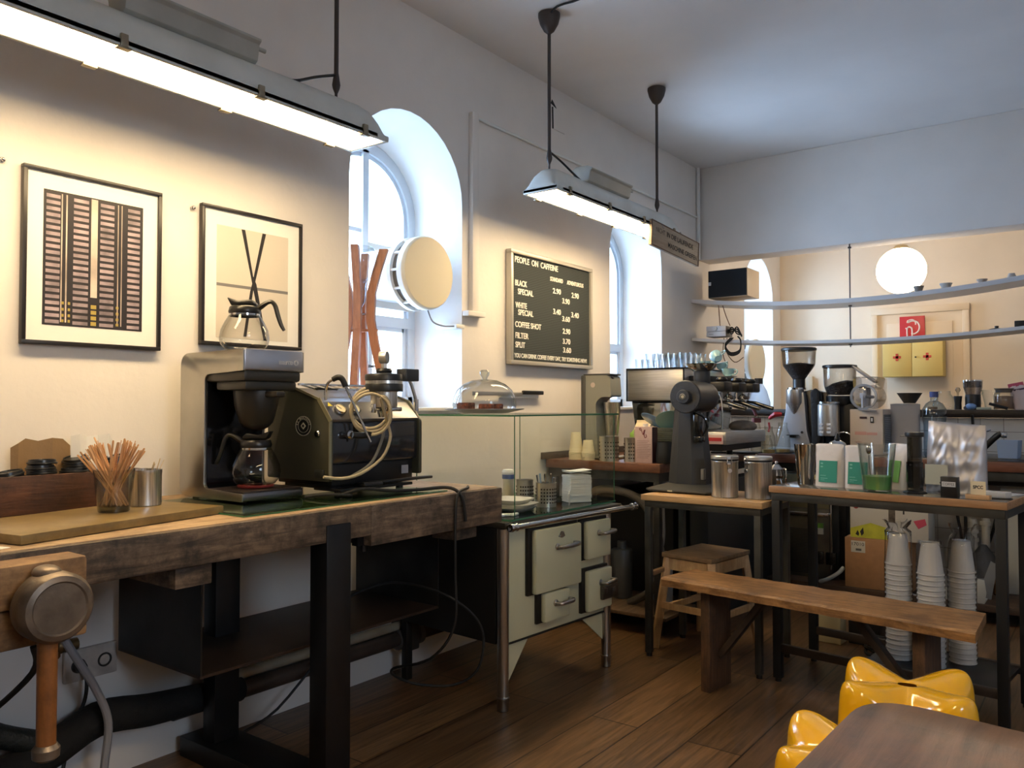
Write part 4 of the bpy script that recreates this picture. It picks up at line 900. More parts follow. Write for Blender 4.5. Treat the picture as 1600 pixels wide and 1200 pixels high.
g = G(); g.box(gx-.045,gx+.045,gy-.03,gy+.06,1.375,1.392,.004); g.cyl((gx+.0,gy-.055,1.37), .010, .035, seg=10); g.cyl((gx,gy,1.352), .022, .03, seg=16, r2=.03); part('group_base', g, CHROME, grp, w=True)
# coiled hose on the group
HOSE = mat('cream_braided_hose', (172,160,132), .5, .1, bump=.4, bs=300)
g = G(); pts = []
cx, cy, cz = .70, 2.235, 1.385
for k in range(0, 58):
    a = 2*PI*k/19 + 1.2; r_ = .080+.010*math.sin(k*.33)
    u = Vector((.75,.62,0)).normalized()
    pts.append(Vector((cx+.02*(k/57-.5),cy,cz))+u*r_*math.cos(a)*.95+Vector((0,0,1))*r_*math.sin(a)+Vector((.62,-.75,0))*(.014*math.cos(a*1.3)+.045*(k/57))+Vector((0,0,-.012))*math.floor(k/19))
pts += [Vector((.75,2.27,1.31)),Vector((.755,2.27,1.26)),Vector((.74,2.24,1.19)),Vector((.72,2.15,1.135)),Vector((.70,2.07,1.12)),Vector((.68,2.0,1.13))]
g.tube(pts, .0062, 10, smooth=3); hose = part('coiled_hose', g, HOSE, ES, w=True)
g = G(); g.tube([(.745,2.255,1.32),(.735,2.24,1.25),(.72,2.20,1.17),(.69,2.12,1.12)], .006, 8, smooth=5); part('grey_tube', g, mat('dark_grey_tube', (92,92,88), .5), ES, w=True)
# chrome grid on top
g = G()
for k in range(9): g.bar((.40,2.12+k*.048,1.482),(.50,2.12+k*.048,1.462),.006)
for x,z in ((.40,1.485),(.50,1.465)): g.bar((x,2.10,z),(x,2.54,z),.008)
part('cup_rail', g, CHROME, ES, w=True)
for x,y in ((.36,2.14),(.60,2.14),(.60,2.48),(.36,2.48)):
    g = G(); g.cyl((x,y,1.047), .016, .012, seg=16); g.cyl((x,y,1.058), .008, .018, seg=12); part('foot', g, mat('machine_foot', (60,60,58), .3, .8), ES, w=True)
g = G(); g.box(.66,.685,2.20,2.60,1.083,1.095,.004); g.box(.60,.69,2.20,2.30,1.075,1.09,.004); part('tray_bar', g, BLACKP, ES, w=True)
g = G(); g.box(.50,.66,2.10,2.50,1.062,1.074,.003); part('drip_tray', g, mat('tray_dark', (46,46,46), .3, .6), ES, w=True)
part('rating_plate', G().box(.6315,.633,2.46,2.50,1.11,1.145), mat('sticker_pale', (150,152,160), .6), ES, w=True)
g = G(); g.tube([(.66,2.10,1.052),(.72,2.16,1.075),(.75,2.28,1.06),(.78,2.40,1.055),(.84,2.50,1.06),(.885,2.53,1.045),(.90,2.55,1.0),(.905,2.56,.92)], .007, 8, smooth=5)
solo('machine_cable', g, RUBBER, 'black cable from the bench espresso machine hanging over the bench edge', 'cable', (.75,2.3,1.05), w=True)
g = G(); g.tube([(.60,1.98,1.052),(.66,2.02,1.062),(.70,2.06,1.06),(.70,2.12,1.052)], .006, 8, smooth=5)
solo('short_cable', g, RUBBER, 'short black cable loop on the glass sheet between the two machines', 'cable', (.66,2.02,1.05), w=True)
# ================================================================ counter along the left wall
CB = wood('brown_worktop', (92,58,40), (128,84,60), stretch=(3,14,10), rough=.38, bump=.15)
ct = thing('side_counter', 'brown topped counter on a dark steel frame along the left wall behind the stove', 'counter', (.43,5.2,0))
part('worktop', G().box(.01,.85,4.45,6.08,.985,1.04,.004), CB, ct, w=True)
part('back_strip', G().box(.005,.03,4.40,6.08,1.04,1.085,.002), mat('dark_splash_strip', (84,74,62), .5), ct, w=True)
g = G(); g.box(.03,.84,4.46,4.50,.93,.985); g.box(.80,.84,4.50,6.08,.93,.985); g.box(.03,.07,4.5,6.08,.93,.985); part('frame', g, DKSTEEL, ct, w=True)
for x,y in ((.80,4.46),(.05,4.46),(.80,6.02),(.05,6.02)): part('leg', G().box(x,x+.04,y,y+.04,0,.93,.003), DKSTEEL, ct, w=True)
part('lower_shelf', G().box(.03,.90,4.42,6.05,.105,.125,.002), wood('pale_shelf_edge', (84,66,50), (118,94,70), rough=.6), ct, w=True)
# dark equipment and hoses under the counter
g = G(); g.box(.10,.70,4.95,5.9,.126,.80,.02); solo('under_counter_unit', g, mat('unit_black', (26,26,28), .5), 'black appliance standing under the side counter', 'appliance', (.4,5.4,.126), w=True)
g = G(); g.tube([(.55,4.62,.13),(.78,4.56,.30),(.80,4.52,.60),(.70,4.50,.80),(.52,4.50,.86),(.35,4.52,.84),(.25,4.58,.70),(.2,4.65,.40),(.2,4.7,.13)], .026, 12, smooth=6)
solo('corrugated_hose', g, mat('grey_brown_hose', (84,78,70), .5, bump=.8, bs=200), 'corrugated grey hose arching under the side counter', 'hose', (.5,4.55,.13), w=True)
g = G(); g.tube([(.62,4.8,.13),(.66,4.75,.28),(.72,4.7,.42),(.74,4.72,.55),(.70,4.8,.75),(.68,4.85,.92)], .009, 8, smooth=5)
solo('grey_hose', g, GREYC, 'thin pale hose curving under the side counter', 'hose', (.62,4.8,.13), w=True)
g = G(); g.cyl((.42,4.75,.126), .07, .32, seg=20, bev=.01); g.cyl((.42,4.75,.446), .03, .05, seg=16)
solo('water_filter', g, mat('filter_grey', (78,80,80), .4), 'grey upright water filter cartridge under the side counter', 'filter', (.42,4.75,.126), w=True)
root = thing('cleaning_bottle', 'pale plastic cleaning bottle under the side counter behind the small table leg', 'bottle', (.97,4.66,0))
part('body', G().lathe([(0,.126),(.042,.128),(.044,.34),(.018,.40),(.016,.46),(0,.461)], (0,0,0), 20), mat('white_plastic_dull', (140,140,138), .5), root)
root.location = (.74,4.75,0)
# paper cups
CUPM = mat('cream_paper_cup', (226,214,180), .7); CUPW = mat('white_paper_cup', (206,204,200), .6)
def cup_mesh(rt, rb, h):
    return G().lathe([(rb*.92,.004),(rb,0),(rt,h-.007),(rt+.0035,h-.006),(rt+.004,h-.002),(rt+.002,h),(rt-.001,h),(rb-.002,.006),(0,.006)], seg=28, caps=False)
def cup_tower(x, y, z, n, rt, rb, h, gap, m, label, group, inverted=True):
    first = None
    for k in range(n):
        zz = z + k*gap
        if first is None:
            first = solo('paper_cup', cup_mesh(rt,rb,h), m, label, 'paper cup', (x,y,zz+(h if inverted else 0)), (PI if inverted else 0,0,0), group=group); o = first
        else:
            o = first.copy(); COL.objects.link(o); o.location = (x+random.uniform(-.0008,.0008), y, zz+(h if inverted else 0))
        o['label'] = label.replace('white paper cup upside down in the ', 'white cup in the ') + (', topmost' if k == n-1 else '')
cup_tower(.20,4.53,1.0405,6,.045,.031,.135,.009,CUPM,'cream paper cup upside down in the tall stack on the side counter','tall stack of cream paper cups')
cup_tower(.30,4.52,1.0405,6,.042,.031,.085,.009,CUPM,'cream paper cup upside down in the short stack on the side counter','short stack of cream paper cups')
holder((.445,4.54,1.0405), 'wide perforated steel holder on the side counter next to the paper cups', .062,.16)
holder((.60,4.56,1.0405), 'narrower perforated steel holder on the side counter beside the pink carton', .05,.152)
# milkshake mixer
mx_ = thing('drink_mixer', 'tall grey upright drink mixer with steel cup on the side counter', 'mixer', (.25,4.72,1.0405))
GM = mat('mixer_grey', (142,142,132), .4, coat=.1)
g = G(); g.prism(rr_profile([(.175,1.06),(.30,1.06),(.285,1.42),(.33,1.455),(.405,1.455),(.395,1.59),(.37,1.60),(.20,1.60)],[.0,.0,.03,.02,.015,.02,.01,.02]), 'Y', 4.64,4.78); part('column', g, GM, mx_, w=True)
g = G(); g.box(.17,.21,4.635,4.785,1.06,1.602,.01); g.box(.19,.40,4.638,4.782,1.598,1.61,.004); part('dark_trim', g, mat('mixer_trim', (66,66,64), .4), mx_, w=True)
part('base', G().box(.15,.44,4.62,4.80,1.0405,1.062,.008), GM, mx_, w=True)
part('cup', G().lathe([(0,1.165),(.036,1.165),(.038,1.17),(.058,1.415),(.061,1.42),(.057,1.42),(.036,1.17)], (.372,4.71,0), 32, caps=False), STEELV, mx_, w=True)
part('badge', G().lathe([(0,0),(.017,0),(.017,.001),(0,.001)], seg=24, M=facing((.265,4.6395,1.535),(0,-1,0))), mat('badge_pale', (196,180,172), .4), mx_, w=True)
part('switch', G().box(.375,.396,4.66,4.70,1.565,1.592,.003), BLACKP, mx_, w=True)
# cartons
def carton(loc, w_, d, h, m, label, mdk, gable=False, rz=0):
    root = thing('drink_carton', label, 'carton', loc, rz)
    if gable:
        g = G(); g.box(-w_/2,w_/2,-d/2,d/2,0,h,.001); part('body', g, m, root)
        g = G(); g.prism([(-d/2,h),(d/2,h),(.006,h+.045),(.004,h+.06),(-.004,h+.06),(-.006,h+.045)], 'X', -w_/2, w_/2, .001); part('gable_top', g, mat('carton_cream', (222,208,176), .5), root)
    else:
        g = G(); g.box(-w_/2,w_/2,-d/2,d/2,0,h,.002); part('body', g, m, root)
        part('cap', G().cyl((-.005,0,h), .016, .018, seg=18), WHITE, root)
    part('side_print', G().box(w_/2,w_/2+.0006,-d/2+.002,d/2-.002,.003,h-.003), mdk, root)
    return root
c1 = carton((.565,4.80,1.0405),.11,.09,.20,mat('carton_grey', (168,156,140), .5),'grey and cream gable topped carton behind the perforated holders',mat('carton_side_brown',(120,104,90),.5),True)
part('round_mark', G().lathe([(0,0),(.018,0),(.018,.0006),(0,.0006)], seg=20, M=facing((-.02,-.0455,.15),(0,-1,0))), mat('mark_red', (178,90,70), .5), c1)
c2 = carton((.715,4.535,1.0405),.118,.075,.225,mat('carton_mauve', (190,164,156), .5, var=.05, vs=20),'mauve drink carton with curly red letter and white cap on the counter front',mat('carton_plum', (82,56,60), .45))
g = G(); g.tube([(-.018,-.0385,.20),(-.028,-.0385,.212),(-.018,-.0385,.216),(-.012,-.0385,.20),(-.002,-.0385,.176),(.004,-.0385,.20),(.012,-.0385,.205)], .0022, 6, smooth=4); g.tube([(.012,-.0385,.205),(.004,-.0385,.178),(.010,-.0385,.158),(.022,-.0385,.164),(.018,-.0385,.178)], .0022, 6, smooth=4); part('curly_letter', g, mat('letter_wine', (120,48,52), .5), c2)
g = G()
for k in range(11): g.box(-.045,.03+.01*(k%3),-.0382,-.0376,.03+k*.0105,.034+k*.0105)
part('small_print', g, mat('print_brown', (160,134,126), .6), c2)
# plates and saucers
PLD = mat('plate_dark_rim', (38,44,46), .35); PLL = mat('plate_pale', (214,222,214), .3, coat=.3)
for k in range(17):
    a = solo('saucer', G().lathe([(0,.002),(.06,0),(.065,.002),(.112,.010),(.114,.0125),(.110,.0125),(.06,.004),(0,.004)], seg=36, caps=False), PLL if k > 5 else mat('plate_cream', (222,216,200), .3, coat=.3), 'pale saucer in the tall pile behind the black jug' if k < 16 else 'pale saucer, topmost of the flat tall pile behind the black jug', 'saucer', (.775+random.uniform(-.003,.003),4.73,1.0405+k*.0128), group='saucer pile on the side counter')
for (x,y,z,rx,ry,c,lb) in ((.68,4.70,1.288,-30,18,(116,160,206),'blue saucer tilted on top of the saucer pile'),(.82,4.66,1.296,-34,-22,(120,156,152),'grey green saucer tilted on top of the saucer pile')):
    solo('saucer', G().lathe([(0,.002),(.05,0),(.092,.010),(.094,.0125),(.090,.0125),(.05,.004),(0,.004)], seg=36, caps=False), mat('china_%d'%c[0], c, .25, coat=.3), lb, 'saucer', (x,y,z), (R(rx),R(ry),0))
def jug(loc, m, label, r_, h, rz):
    root = thing('milk_jug', label, 'jug', loc, rz)
    part('body', G().lathe([(0,0),(r_*.95,0),(r_,.006),(r_*.98,h*.5),(r_*.86,h),(r_*.84,h),(r_*.94,h*.5),(r_*.9,.008),(0,.008)], seg=32, caps=False), m, root)
    part('handle', G().tube([(r_*.85,0,h*.92),(r_*1.35,0,h*.9),(r_*1.45,0,h*.6),(r_*1.3,0,h*.25),(r_*.95,0,h*.2)], .006, 8, smooth=4), m, root)
jug((.835,4.555,1.0405), mat('matt_black_jug', (26,30,34), .5), 'matt black milk jug at the counter corner', .058,.132,R(150))
jug((.775,4.655,1.0405), STEEL, 'steel milk jug half hidden behind the black one', .05,.125,R(200))
g = G(); g.ball((0,0,.14), .07, 20, 12, (1,.6,.8)); g.box(-.05,.05,-.03,.03,0,.16,.02)
for v_ in g.bm.verts: v_.co += Vector((random.uniform(-.008,.008),random.uniform(-.005,.005),random.uniform(-.008,.008)))
solo('green_packet', g, mat('lime_green_pack', (140,186,90), .4), 'lime green crumpled packet beside the mixer cup', 'packet', (.49,4.86,1.0405))
# ================================================================ espresso machine on the side counter
E2 = thing('espresso_machine', 'large steel espresso machine on the side counter loaded with glasses and cups', 'espresso machine', (.6,5.3,1.0405))
g = G(); g.box(.385,.80,4.90,5.78,1.43,1.645,.006); part('upper_body', g, STEEL, E2, w=True)
g = G()
for a,b_,c,d in ((.378,.806,1.638,1.648),(.378,.806,1.425,1.433),(.378,.386,1.43,1.64),(.798,.806,1.43,1.64)): g.box(a,b_,4.893,4.902,c,d)
g.box(.378,.812,4.893,5.79,1.645,1.65); part('edge_frame', g, BLACKM, E2, w=True)
part('lower_body', G().prism([(.43,1.22),(.77,1.22),(.80,1.43),(.40,1.43)], 'Y', 4.93,5.75,.004), mat('mirror_steel', (150,152,148), .08, 1), E2, w=True)
part('drip_tray', G().box(.78,1.04,5.02,5.76,1.14,1.225,.006), STEEL, E2, w=True)
g = G(); g.box(.44,1.02,5.0,5.72,1.10,1.145); part('base', g, BLACKM, E2, w=True)
for x,y in ((.50,5.02),(.50,5.7),(.98,5.08),(.98,5.68)): 
    part('foot', G().cyl((x,y,1.0405 if x < .8 else 1.0405), .022, .064, seg=16), BLACKM, E2, w=True) if x < .8 else part('foot', G().cyl((.80,y,1.0405), .022, .064, seg=16), BLACKM, E2, w=True)
part('head_cover', G().box(.80,.92,4.98,5.76,1.55,1.595,.006), BLACKM, E2, w=True)
for i,y in enumerate((5.10,5.36,5.62)):
    g = G(); g.box(.84,1.03,y-.07,y+.07,1.49,1.555,.012); g.lathe([(0,1.555),(.035,1.555),(.04,1.57),(.03,1.585),(0,1.585)], (.98,y,0), 20); gr = part('brew_group', g, BLACKP, E2, w=True)
    part('group_ring', G().lathe([(0,1.44),(.038,1.44),(.045,1.45),(.045,1.49),(0,1.49)], (.93,y,0), 24), CHROME, gr, w=True)
    g = G(); g.lathe([(0,1.405),(.03,1.405),(.036,1.415),(.036,1.44),(0,1.44)], (.93,y,0), 24); g.tube([(.93,y,1.405),(.93,y,1.385),(.945,y,1.375)], .008, 8, smooth=3); pf = part('portafilter', g, CHROME, E2, w=True)
    g = G(); g.tube([(.96,y,1.425),(1.02,y-.01,1.415),(1.08,y-.015,1.395),(1.15,y-.02,1.375)], [.009,.012,.015,.014], 12, smooth=4); part('portafilter_handle', g, BLACKG, pf, w=True)
g = G(); g.tube([(.99,5.0,1.49),(1.02,4.99,1.44),(1.03,4.985,1.34),(1.025,4.985,1.24)], .005, 8, smooth=5); part('steam_wand', g, CHROME, E2, w=True)
solo('folded_cloth', G().ball((0,0,.03), .10, 20, 10, (1,.8,.45)), mat('grey_cloth', (120,112,104), .9, bump=.8, bs=30), 'grey crumpled cloth lying on the drip tray of the large espresso machine', 'cloth', (.95,5.55,1.22))
root = thing('hanging_tag', 'small red and white card hanging by the black grinder', 'card', (.99,5.02,1.15))
part('card', G().box(.90,1.03,4.995,5.0,1.145,1.205,.001), mat('card_pink', (206,176,172), .6), root, w=True); part('red_print', G().box(.91,1.02,4.9935,4.996,1.165,1.188), mat('card_red', (176,48,52), .6), root, w=True)
# glasses on top
TUM = glass('bar_glass', (.985,.99,.995), (.72,.78,.80), refl=1.6, power=.35)
def tumbler(rt, rb, h):
    g = G(); g.lathe([(rb,0),(rb,.004),(rt,h),(rt-.0025,h),(rb-.003,.012),(0,.012)], seg=12, caps=False); g.lathe([(0,0),(rb,0)], seg=12, caps=False); return g
first = None
spots = []
for i in range(5):
    for j in range(4): spots.append((.45+i*.085,4.95+j*.085,.036,.026,.10))
for i in range(5): spots.append((.415+.0*i+.07*i,5.32,.034,.025,.085))
for k,(x,y,a,b_,h) in enumerate(spots):
    small = x < .5 and y < 5.3
    if small: h = .065; a *= .85
    if x > .79: x = .765
    col = 'leftmost, low ones' if small else ('front rank' if y < 5.0 else 'middle ranks' if y < 5.25 else 'last rank')
    solo('water_glass', tumbler(a,b_,h), TUM, 'small clear glass on top of the large espresso machine, %s' % col, 'glass', (x,y,1.6505), group='glasses on the espresso machine, '+col)
TEAL = mat('pale_blue_china', (150,190,200), .2, coat=.5); INW = mat('china_inside_white', (226,228,226), .25, coat=.3)
def teacup(loc, rot, label, r_=.046, h=.058):
    root = thing('coffee_cup', label, 'cup', loc, group='pale blue cups on the espresso machine'); root.rotation_euler = rot
    part('bowl', G().lathe([(0,.002),(.022,0),(.024,.004),(r_*.85,h*.35),(r_,h),(r_-.003,h)], seg=32, caps=False), TEAL, root)
    part('inside', G().lathe([(r_-.003,h),(r_*.85-.004,h*.36),(.02,.007),(0,.007)], seg=32, caps=False), INW, root)
    part('handle', G().tube([(r_*.92,0,h*.85),(r_*1.5,0,h*.82),(r_*1.6,0,h*.5),(r_*1.2,0,h*.25),(r_*.8,0,h*.3)], .0045, 8, smooth=4), TEAL, root)
    return root
for args in [((.63,5.45,1.70),(R(60),R(20),R(30)),'pale blue cup lying tipped at the left of the cup heap'),((.72,5.42,1.655),(0,0,R(10)),'pale blue cup standing at the front of the cup heap'),((.78,5.52,1.735),(R(-60),R(-35),R(20)),'pale blue cup tipped on top of the cup heap'),((.70,5.58,1.655),(0,0,R(100)),'pale blue cup standing at the back of the cup heap'),((.78,5.62,1.655),(R(12),0,R(-40)),'pale blue cup at the right of the cup heap'),((.865,5.50,1.602),(0,0,R(-10)),'pale blue cup with handle to the right on its white saucer')]: teacup(*args)
solo('saucer', G().lathe([(0,.001),(.03,0),(.062,.006),(.064,.008),(.03,.003),(0,.003)], seg=32, caps=False), INW, 'white saucer under the lone pale blue cup over the brew groups', 'saucer', (.865,5.50,1.596))
# ================================================================ small table with the black grinder
PLY = wood('pale_plywood', (170,132,88), (206,170,120), stretch=(1.5,12,20), rough=.45)
TF = mat('grey_steel_frame', (70,70,66), .5, .6, var=.15, vs=8)
t1 = thing('small_steel_table', 'small square table with pale wooden top on a dark steel frame under the black grinder', 'table', (1.28,4.3,0))
part('tabletop', G().box(.925,1.615,4.06,4.56,.868,.90,.002), PLY, t1, w=True)
g = G(); g.box(.94,1.60,4.075,4.11,.83,.868,.002); g.box(.94,1.60,4.51,4.545,.83,.868,.002); g.box(.94,.975,4.11,4.51,.83,.868); g.box(1.565,1.60,4.11,4.51,.83,.868); part('frame', g, TF, t1, w=True)
for x,y in ((.94,4.075),(1.565,4.075),(.94,4.51),(1.565,4.51)):
    l = part('leg', G().box(x,x+.035,y,y+.035,.02,.83,.002), TF, t1, w=True)
    part('levelling_foot', G().cyl((x+.0175,y+.0175,0), .016, .022, seg=14), BLACKP, l, w=True)
part('side_rail', G().box(.945,.97,4.11,4.51,.44,.465,.002), wood('rail_brown', (110,84,60), (150,118,84), rough=.6), t1, w=True)
EKB = mat('grinder_black_hammered', (44,46,48), .45, bump=.2, bs=250)
ek = thing('shop_grinder', 'big black coffee grinder with steel funnel on the small table', 'coffee grinder', (1.09,4.37,.90))
g = G(); g.prism([(.865,4.24),(.90,4.20),(1.25,4.20),(1.28,4.24),(1.28,4.50),(1.25,4.54),(.90,4.54),(.865,4.50)], 'Z', .908,.918,.002)
A = [(.87,4.245),(.905,4.205),(1.245,4.205),(1.275,4.245),(1.275,4.495),(1.245,4.535),(.905,4.535),(.87,4.495)]; B = [(.965,4.29),(.985,4.27),(1.185,4.27),(1.205,4.29),(1.205,4.45),(1.185,4.47),(.985,4.47),(.965,4.45)]
va = [g.bm.verts.new((*p,.918)) for p in A]; vb = [g.bm.verts.new((*p,.948)) for p in B]
for i in range(8): g.bm.faces.new((va[i],va[(i+1)%8],vb[(i+1)%8],vb[i]))
g.bm.faces.new(vb)
for x,y in ((.90,4.24),(1.24,4.24),(1.24,4.5),(.90,4.5)): g.cyl((x,y,.9005), .012, .01, seg=12)
part('base', g, mat('grinder_base_grey', (74,74,70), .4, .3), ek, w=True)
g = G(); B0 = [(-.12,-.05),(-.05,-.09),(.05,-.09),(.12,-.05),(.12,.05),(.05,.09),(-.05,.09),(-.12,.05)]
def octo(cx,cy,k,z): return [g.bm.verts.new((cx+p[0]*k,cy+p[1]*max(k,.8),z)) for p in B0]
r0 = octo(1.085,4.37,.97,.945); r1 = octo(1.085,4.37,.66,1.38)
for i in range(8): g.bm.faces.new((r0[i],r0[(i+1)%8],r1[(i+1)%8],r1[i]))
g.bm.faces.new(r0); g.bm.faces.new(r1); bmesh.ops.recalc_face_normals(g.bm, faces=g.bm.faces)
part('column', g, EKB, ek, w=True, sharp=20)
g = G(); g.lathe([(0,0),(.088,0),(.093,.006),(.093,.030),(.0905,.034),(.0905,.24),(.086,.28),(.060,.335),(.02,.345),(0,.345)], (1.13,4.20,1.447), 44, 'Y'); part('motor_drum', g, EKB, ek, w=True)
g = G(); g.lathe([(0,-.03),(.036,-.028),(.040,-.022),(.040,0),(0,0)], (1.13,4.20,1.447), 32, 'Y')
for k in range(6):
    a = k*PI/3+.3; g.lathe([(0,-.003),(.005,-.003),(.005,0),(0,0)], (1.13+.078*math.cos(a),4.20,1.447+.078*math.sin(a)), 8, 'Y')
part('dial_hub', g, EKB, ek, w=True)
part('hub_ring', G().lathe([(.012,-.034),(.018,-.034),(.020,-.029),(.009,-.029)], (1.13,4.20,1.447), 28, 'Y', caps=False), CHROME, ek, w=True); part('hub_centre', G().lathe([(0,-.033),(.009,-.033),(.009,-.028),(0,-.028)], (1.13,4.20,1.447), 20, 'Y'), mat('hub_pale', (190,180,150), .4), ek, w=True)
g = G(); g.cyl((1.115,4.47,1.525), .048, .075, seg=32, bev=.006); part('neck', g, EKB, ek, w=True)
part('funnel', G().lathe([(.045,1.598),(.05,1.60),(.078,1.622),(.088,1.642),(.092,1.644),(.085,1.642),(.07,1.618),(.03,1.602)], (1.115,4.47,0), 36, caps=False), CHROME, ek, w=True)
g = G(); g.box(1.16,1.20,4.24,4.30,1.22,1.36,.006); g.tube([(1.18,4.23,1.36),(1.23,4.24,1.33),(1.24,4.25,1.28),(1.22,4.25,1.23)], .008, 8, smooth=4); g.box(1.17,1.22,4.22,4.27,1.19,1.225,.004); part('spout', g, BLACKG, ek, w=True)
g = G(); g.box(1.19,1.21,4.27,4.30,.98,1.04,.003); part('switch_box', g, mat('switch_grey', (110,110,108), .4), ek, w=True)
part('base_label', G().prism([(1.02,4.199),(1.05,4.199),(1.05,4.1995),(1.02,4.1995)], 'Z', .909,.917), mat('label_pale', (200,190,160), .5), ek, w=True)
def canister(loc, label, rz):
    root = thing('steel_canister', label, 'canister', loc, rz, group='steel coffee canisters')
    part('body', G().lathe([(0,0),(.068,0),(.071,.004),(.071,.190),(.073,.194),(.071,.198)], seg=44, caps=False), STEELV, root)
    part('rubber_seal', G().lathe([(.070,.198),(.074,.199),(.074,.205),(.070,.206)], seg=44, caps=False), BLACKP, root)
    part('lid', G().lathe([(.071,.206),(.074,.208),(.074,.222),(.070,.226),(0,.227)], seg=44, caps=False), STEEL, root)
    g = G(); g.tube([(.074,-.012,.222),(.082,-.012,.20),(.080,-.010,.155),(.082,0,.148),(.080,.010,.155),(.082,.012,.20),(.074,.012,.222)], .002, 6, smooth=3); g.cyl((.078,0,.148), .012, .008, 'X', 16); g.box(.072,.078,-.015,.015,.18,.19); part('clamp', g, CHROME, root)
canister((1.355,4.215,.9005), 'brushed steel canister with wire clamp next to the black grinder', R(-50)); canister((1.53,4.245,.9005), 'brushed steel canister with wire clamp beside the higher table', R(-120))
root = thing('moka_pot', 'small polished metal pot between the right canister and the higher table', 'coffee pot', (1.575,4.40,.9005))
part('body', G().lathe([(0,0),(.036,0),(.038,.01),(.034,.10),(.040,.115),(.036,.15),(.014,.175),(0,.176)], seg=10), CHROME, root, sharp=15); part('knob', G().ball((0,0,.184), .010, 12, 8), CHROME, root); part('handle', G().tube([(.03,0,.15),(.05,0,.15),(.052,0,.11),(.048,0,.07)], .006, 8, smooth=3), CHROME, root)
# ================================================================ higher table and what stands on it
TM_ = TM(1.64,4.085,0) @ RZ(-math.atan(.115/1.05))
def T2(x, y): v_ = TM_ @ Vector((x,y,0)); return v_.x, v_.y
t2 = thing('tall_steel_table', 'higher table with wood edged dark top on a black steel frame behind the bench', 'table', (2.15,4.28,0))
part('tabletop', G().box(0,1.06,.003,.50,.955,.988,.002,TM_), wood('oak_edge', (140,102,68), (176,134,94), stretch=(1.5,12,20), rough=.45), t2, w=True)
part('top_sheet', G().box(.006,1.054,.010,.494,.9865,.9895,.001,TM_), mat('dark_glossy_sheet', (92,88,82), .18, coat=.3), t2, w=True)
g = G(); g.box(.01,1.05,.012,.05,.915,.955,.002,TM_); g.box(.01,1.05,.455,.49,.915,.955,.002,TM_); g.box(.01,.045,.05,.455,.915,.955,0,TM_); g.box(1.015,1.05,.05,.455,.915,.955,0,TM_); part('frame', g, TF, t2, w=True)
for x,y in ((.01,.012),(1.01,.012),(.01,.452),(1.01,.452)):
    l = part('leg', G().box(x,x+.042,y,y+.038,.018,.915,.002,TM_), mat('black_leg_steel', (40,41,42), .5, .5), t2, w=True); p_ = T2(x+.02,y+.019)
    part('levelling_foot', G().cyl((*p_,0), .016, .02, seg=14), BLACKP, l, w=True)
g = G(); g.box(.05,1.01,.02,.045,.15,.19,.002,TM_); g.box(.05,1.01,.455,.48,.15,.19,.002,TM_); part('low_rail', g, mat('low_rail_brown', (60,50,42), .5, .3), t2, w=True)
part('low_shelf', G().box(.44,1.01,.045,.455,.165,.185,.002,TM_), BLACKM, t2, w=True)
ZT = .9895
BAGW = mat('white_pouch', (216,210,206), .5, bump=.3, bs=18)
def pouch(name, loc, rz, w_, h, d, m, label, lab=None, labm=None, crumple=.003, group=None):
    root = thing(name, label, 'bag', loc, rz, group)
    g = G(); nx, nz = 12, 18; P = {}
    for s in (-1,1):
        for i in range(nx+1):
            for k in range(nz+1):
                u = i/nx*2-1; v_ = k/nz
                dep = d/2*(1-v_**1.6)*(1-abs(u)**5*.6)+.0025
                zz = h*v_
                P[(s,i,k)] = g.bm.verts.new((u*w_/2*(1-.03*math.sin(PI*v_)), s*dep+random.uniform(-crumple,crumple)*.5*(1 if v_>.05 else 0), zz+(0 if k<nz else -.004*abs(u)**6)))
    for s in (-1,1):
        for i in range(nx):
            for k in range(nz): g.bm.faces.new((P[(s,i,k)],P[(s,i+1,k)],P[(s,i+1,k+1)],P[(s,i,k+1)]))
    for k in range(nz):
        for i in (0,nx): g.bm.faces.new((P[(-1,i,k)],P[(1,i,k)],P[(1,i,k+1)],P[(-1,i,k+1)]))
    for i in range(nx):
        for k in (0,nz): g.bm.faces.new((P[(-1,i,k)],P[(-1,i+1,k)],P[(1,i+1,k)],P[(1,i,k)]))
    bmesh.ops.recalc_face_normals(g.bm, faces=g.bm.faces)
    part('pouch', g, m, root, sharp=80)
    if lab:
        a, b_, c, e = lab
        sl = -(d/2)*((1-(c/h)**1.6)+(1-(e/h)**1.6))/2-.0045
        g = G(); y0_ = -(d/2*(1-(c/h)**1.6)+.0062+crumple*.5); y1_ = -(d/2*(1-(e/h)**1.6)+.0062+crumple*.5)
        v_ = g.poly([(a,y0_,c),(b_,y0_,c),(b_,y1_,e),(a,y1_,e),(a,y0_+.003,c),(b_,y0_+.003,c),(b_,y1_+.003,e),(a,y1_+.003,e)],[(0,1,2,3),(7,6,5,4),(0,4,5,1),(1,5,6,2),(2,6,7,3),(3,7,4,0)])
        l_ = part('label', g, labm, root)
        return root, (a,b_,c,e,y0_,y1_)
    return root, None
TEALL = mat('teal_label', (38,142,122), .5); GRNL = mat('green_label', (112,176,96), .5); LWH = mat('label_pale_print', (120,190,176), .5)
def label_print(root, info, m):
    a,b_,c,e,y0_,y1_ = info
    g = G()
    def row(z, x0_, x1_, hh):
        y = y0_+(y1_-y0_)*(z-c)/(e-c); g.box(a+x0_,a+x1_,y-.0007,y-.0001,z,z+hh)
    row(c+.018,.010,.045,.0035); row(c+.032,.008,.036,.003); row(e-.018,.008,.020,.008); row(e-.034,.008,.020,.007); row(c+.010,.010,.030,.002)
    part('label_print', g, m, root)
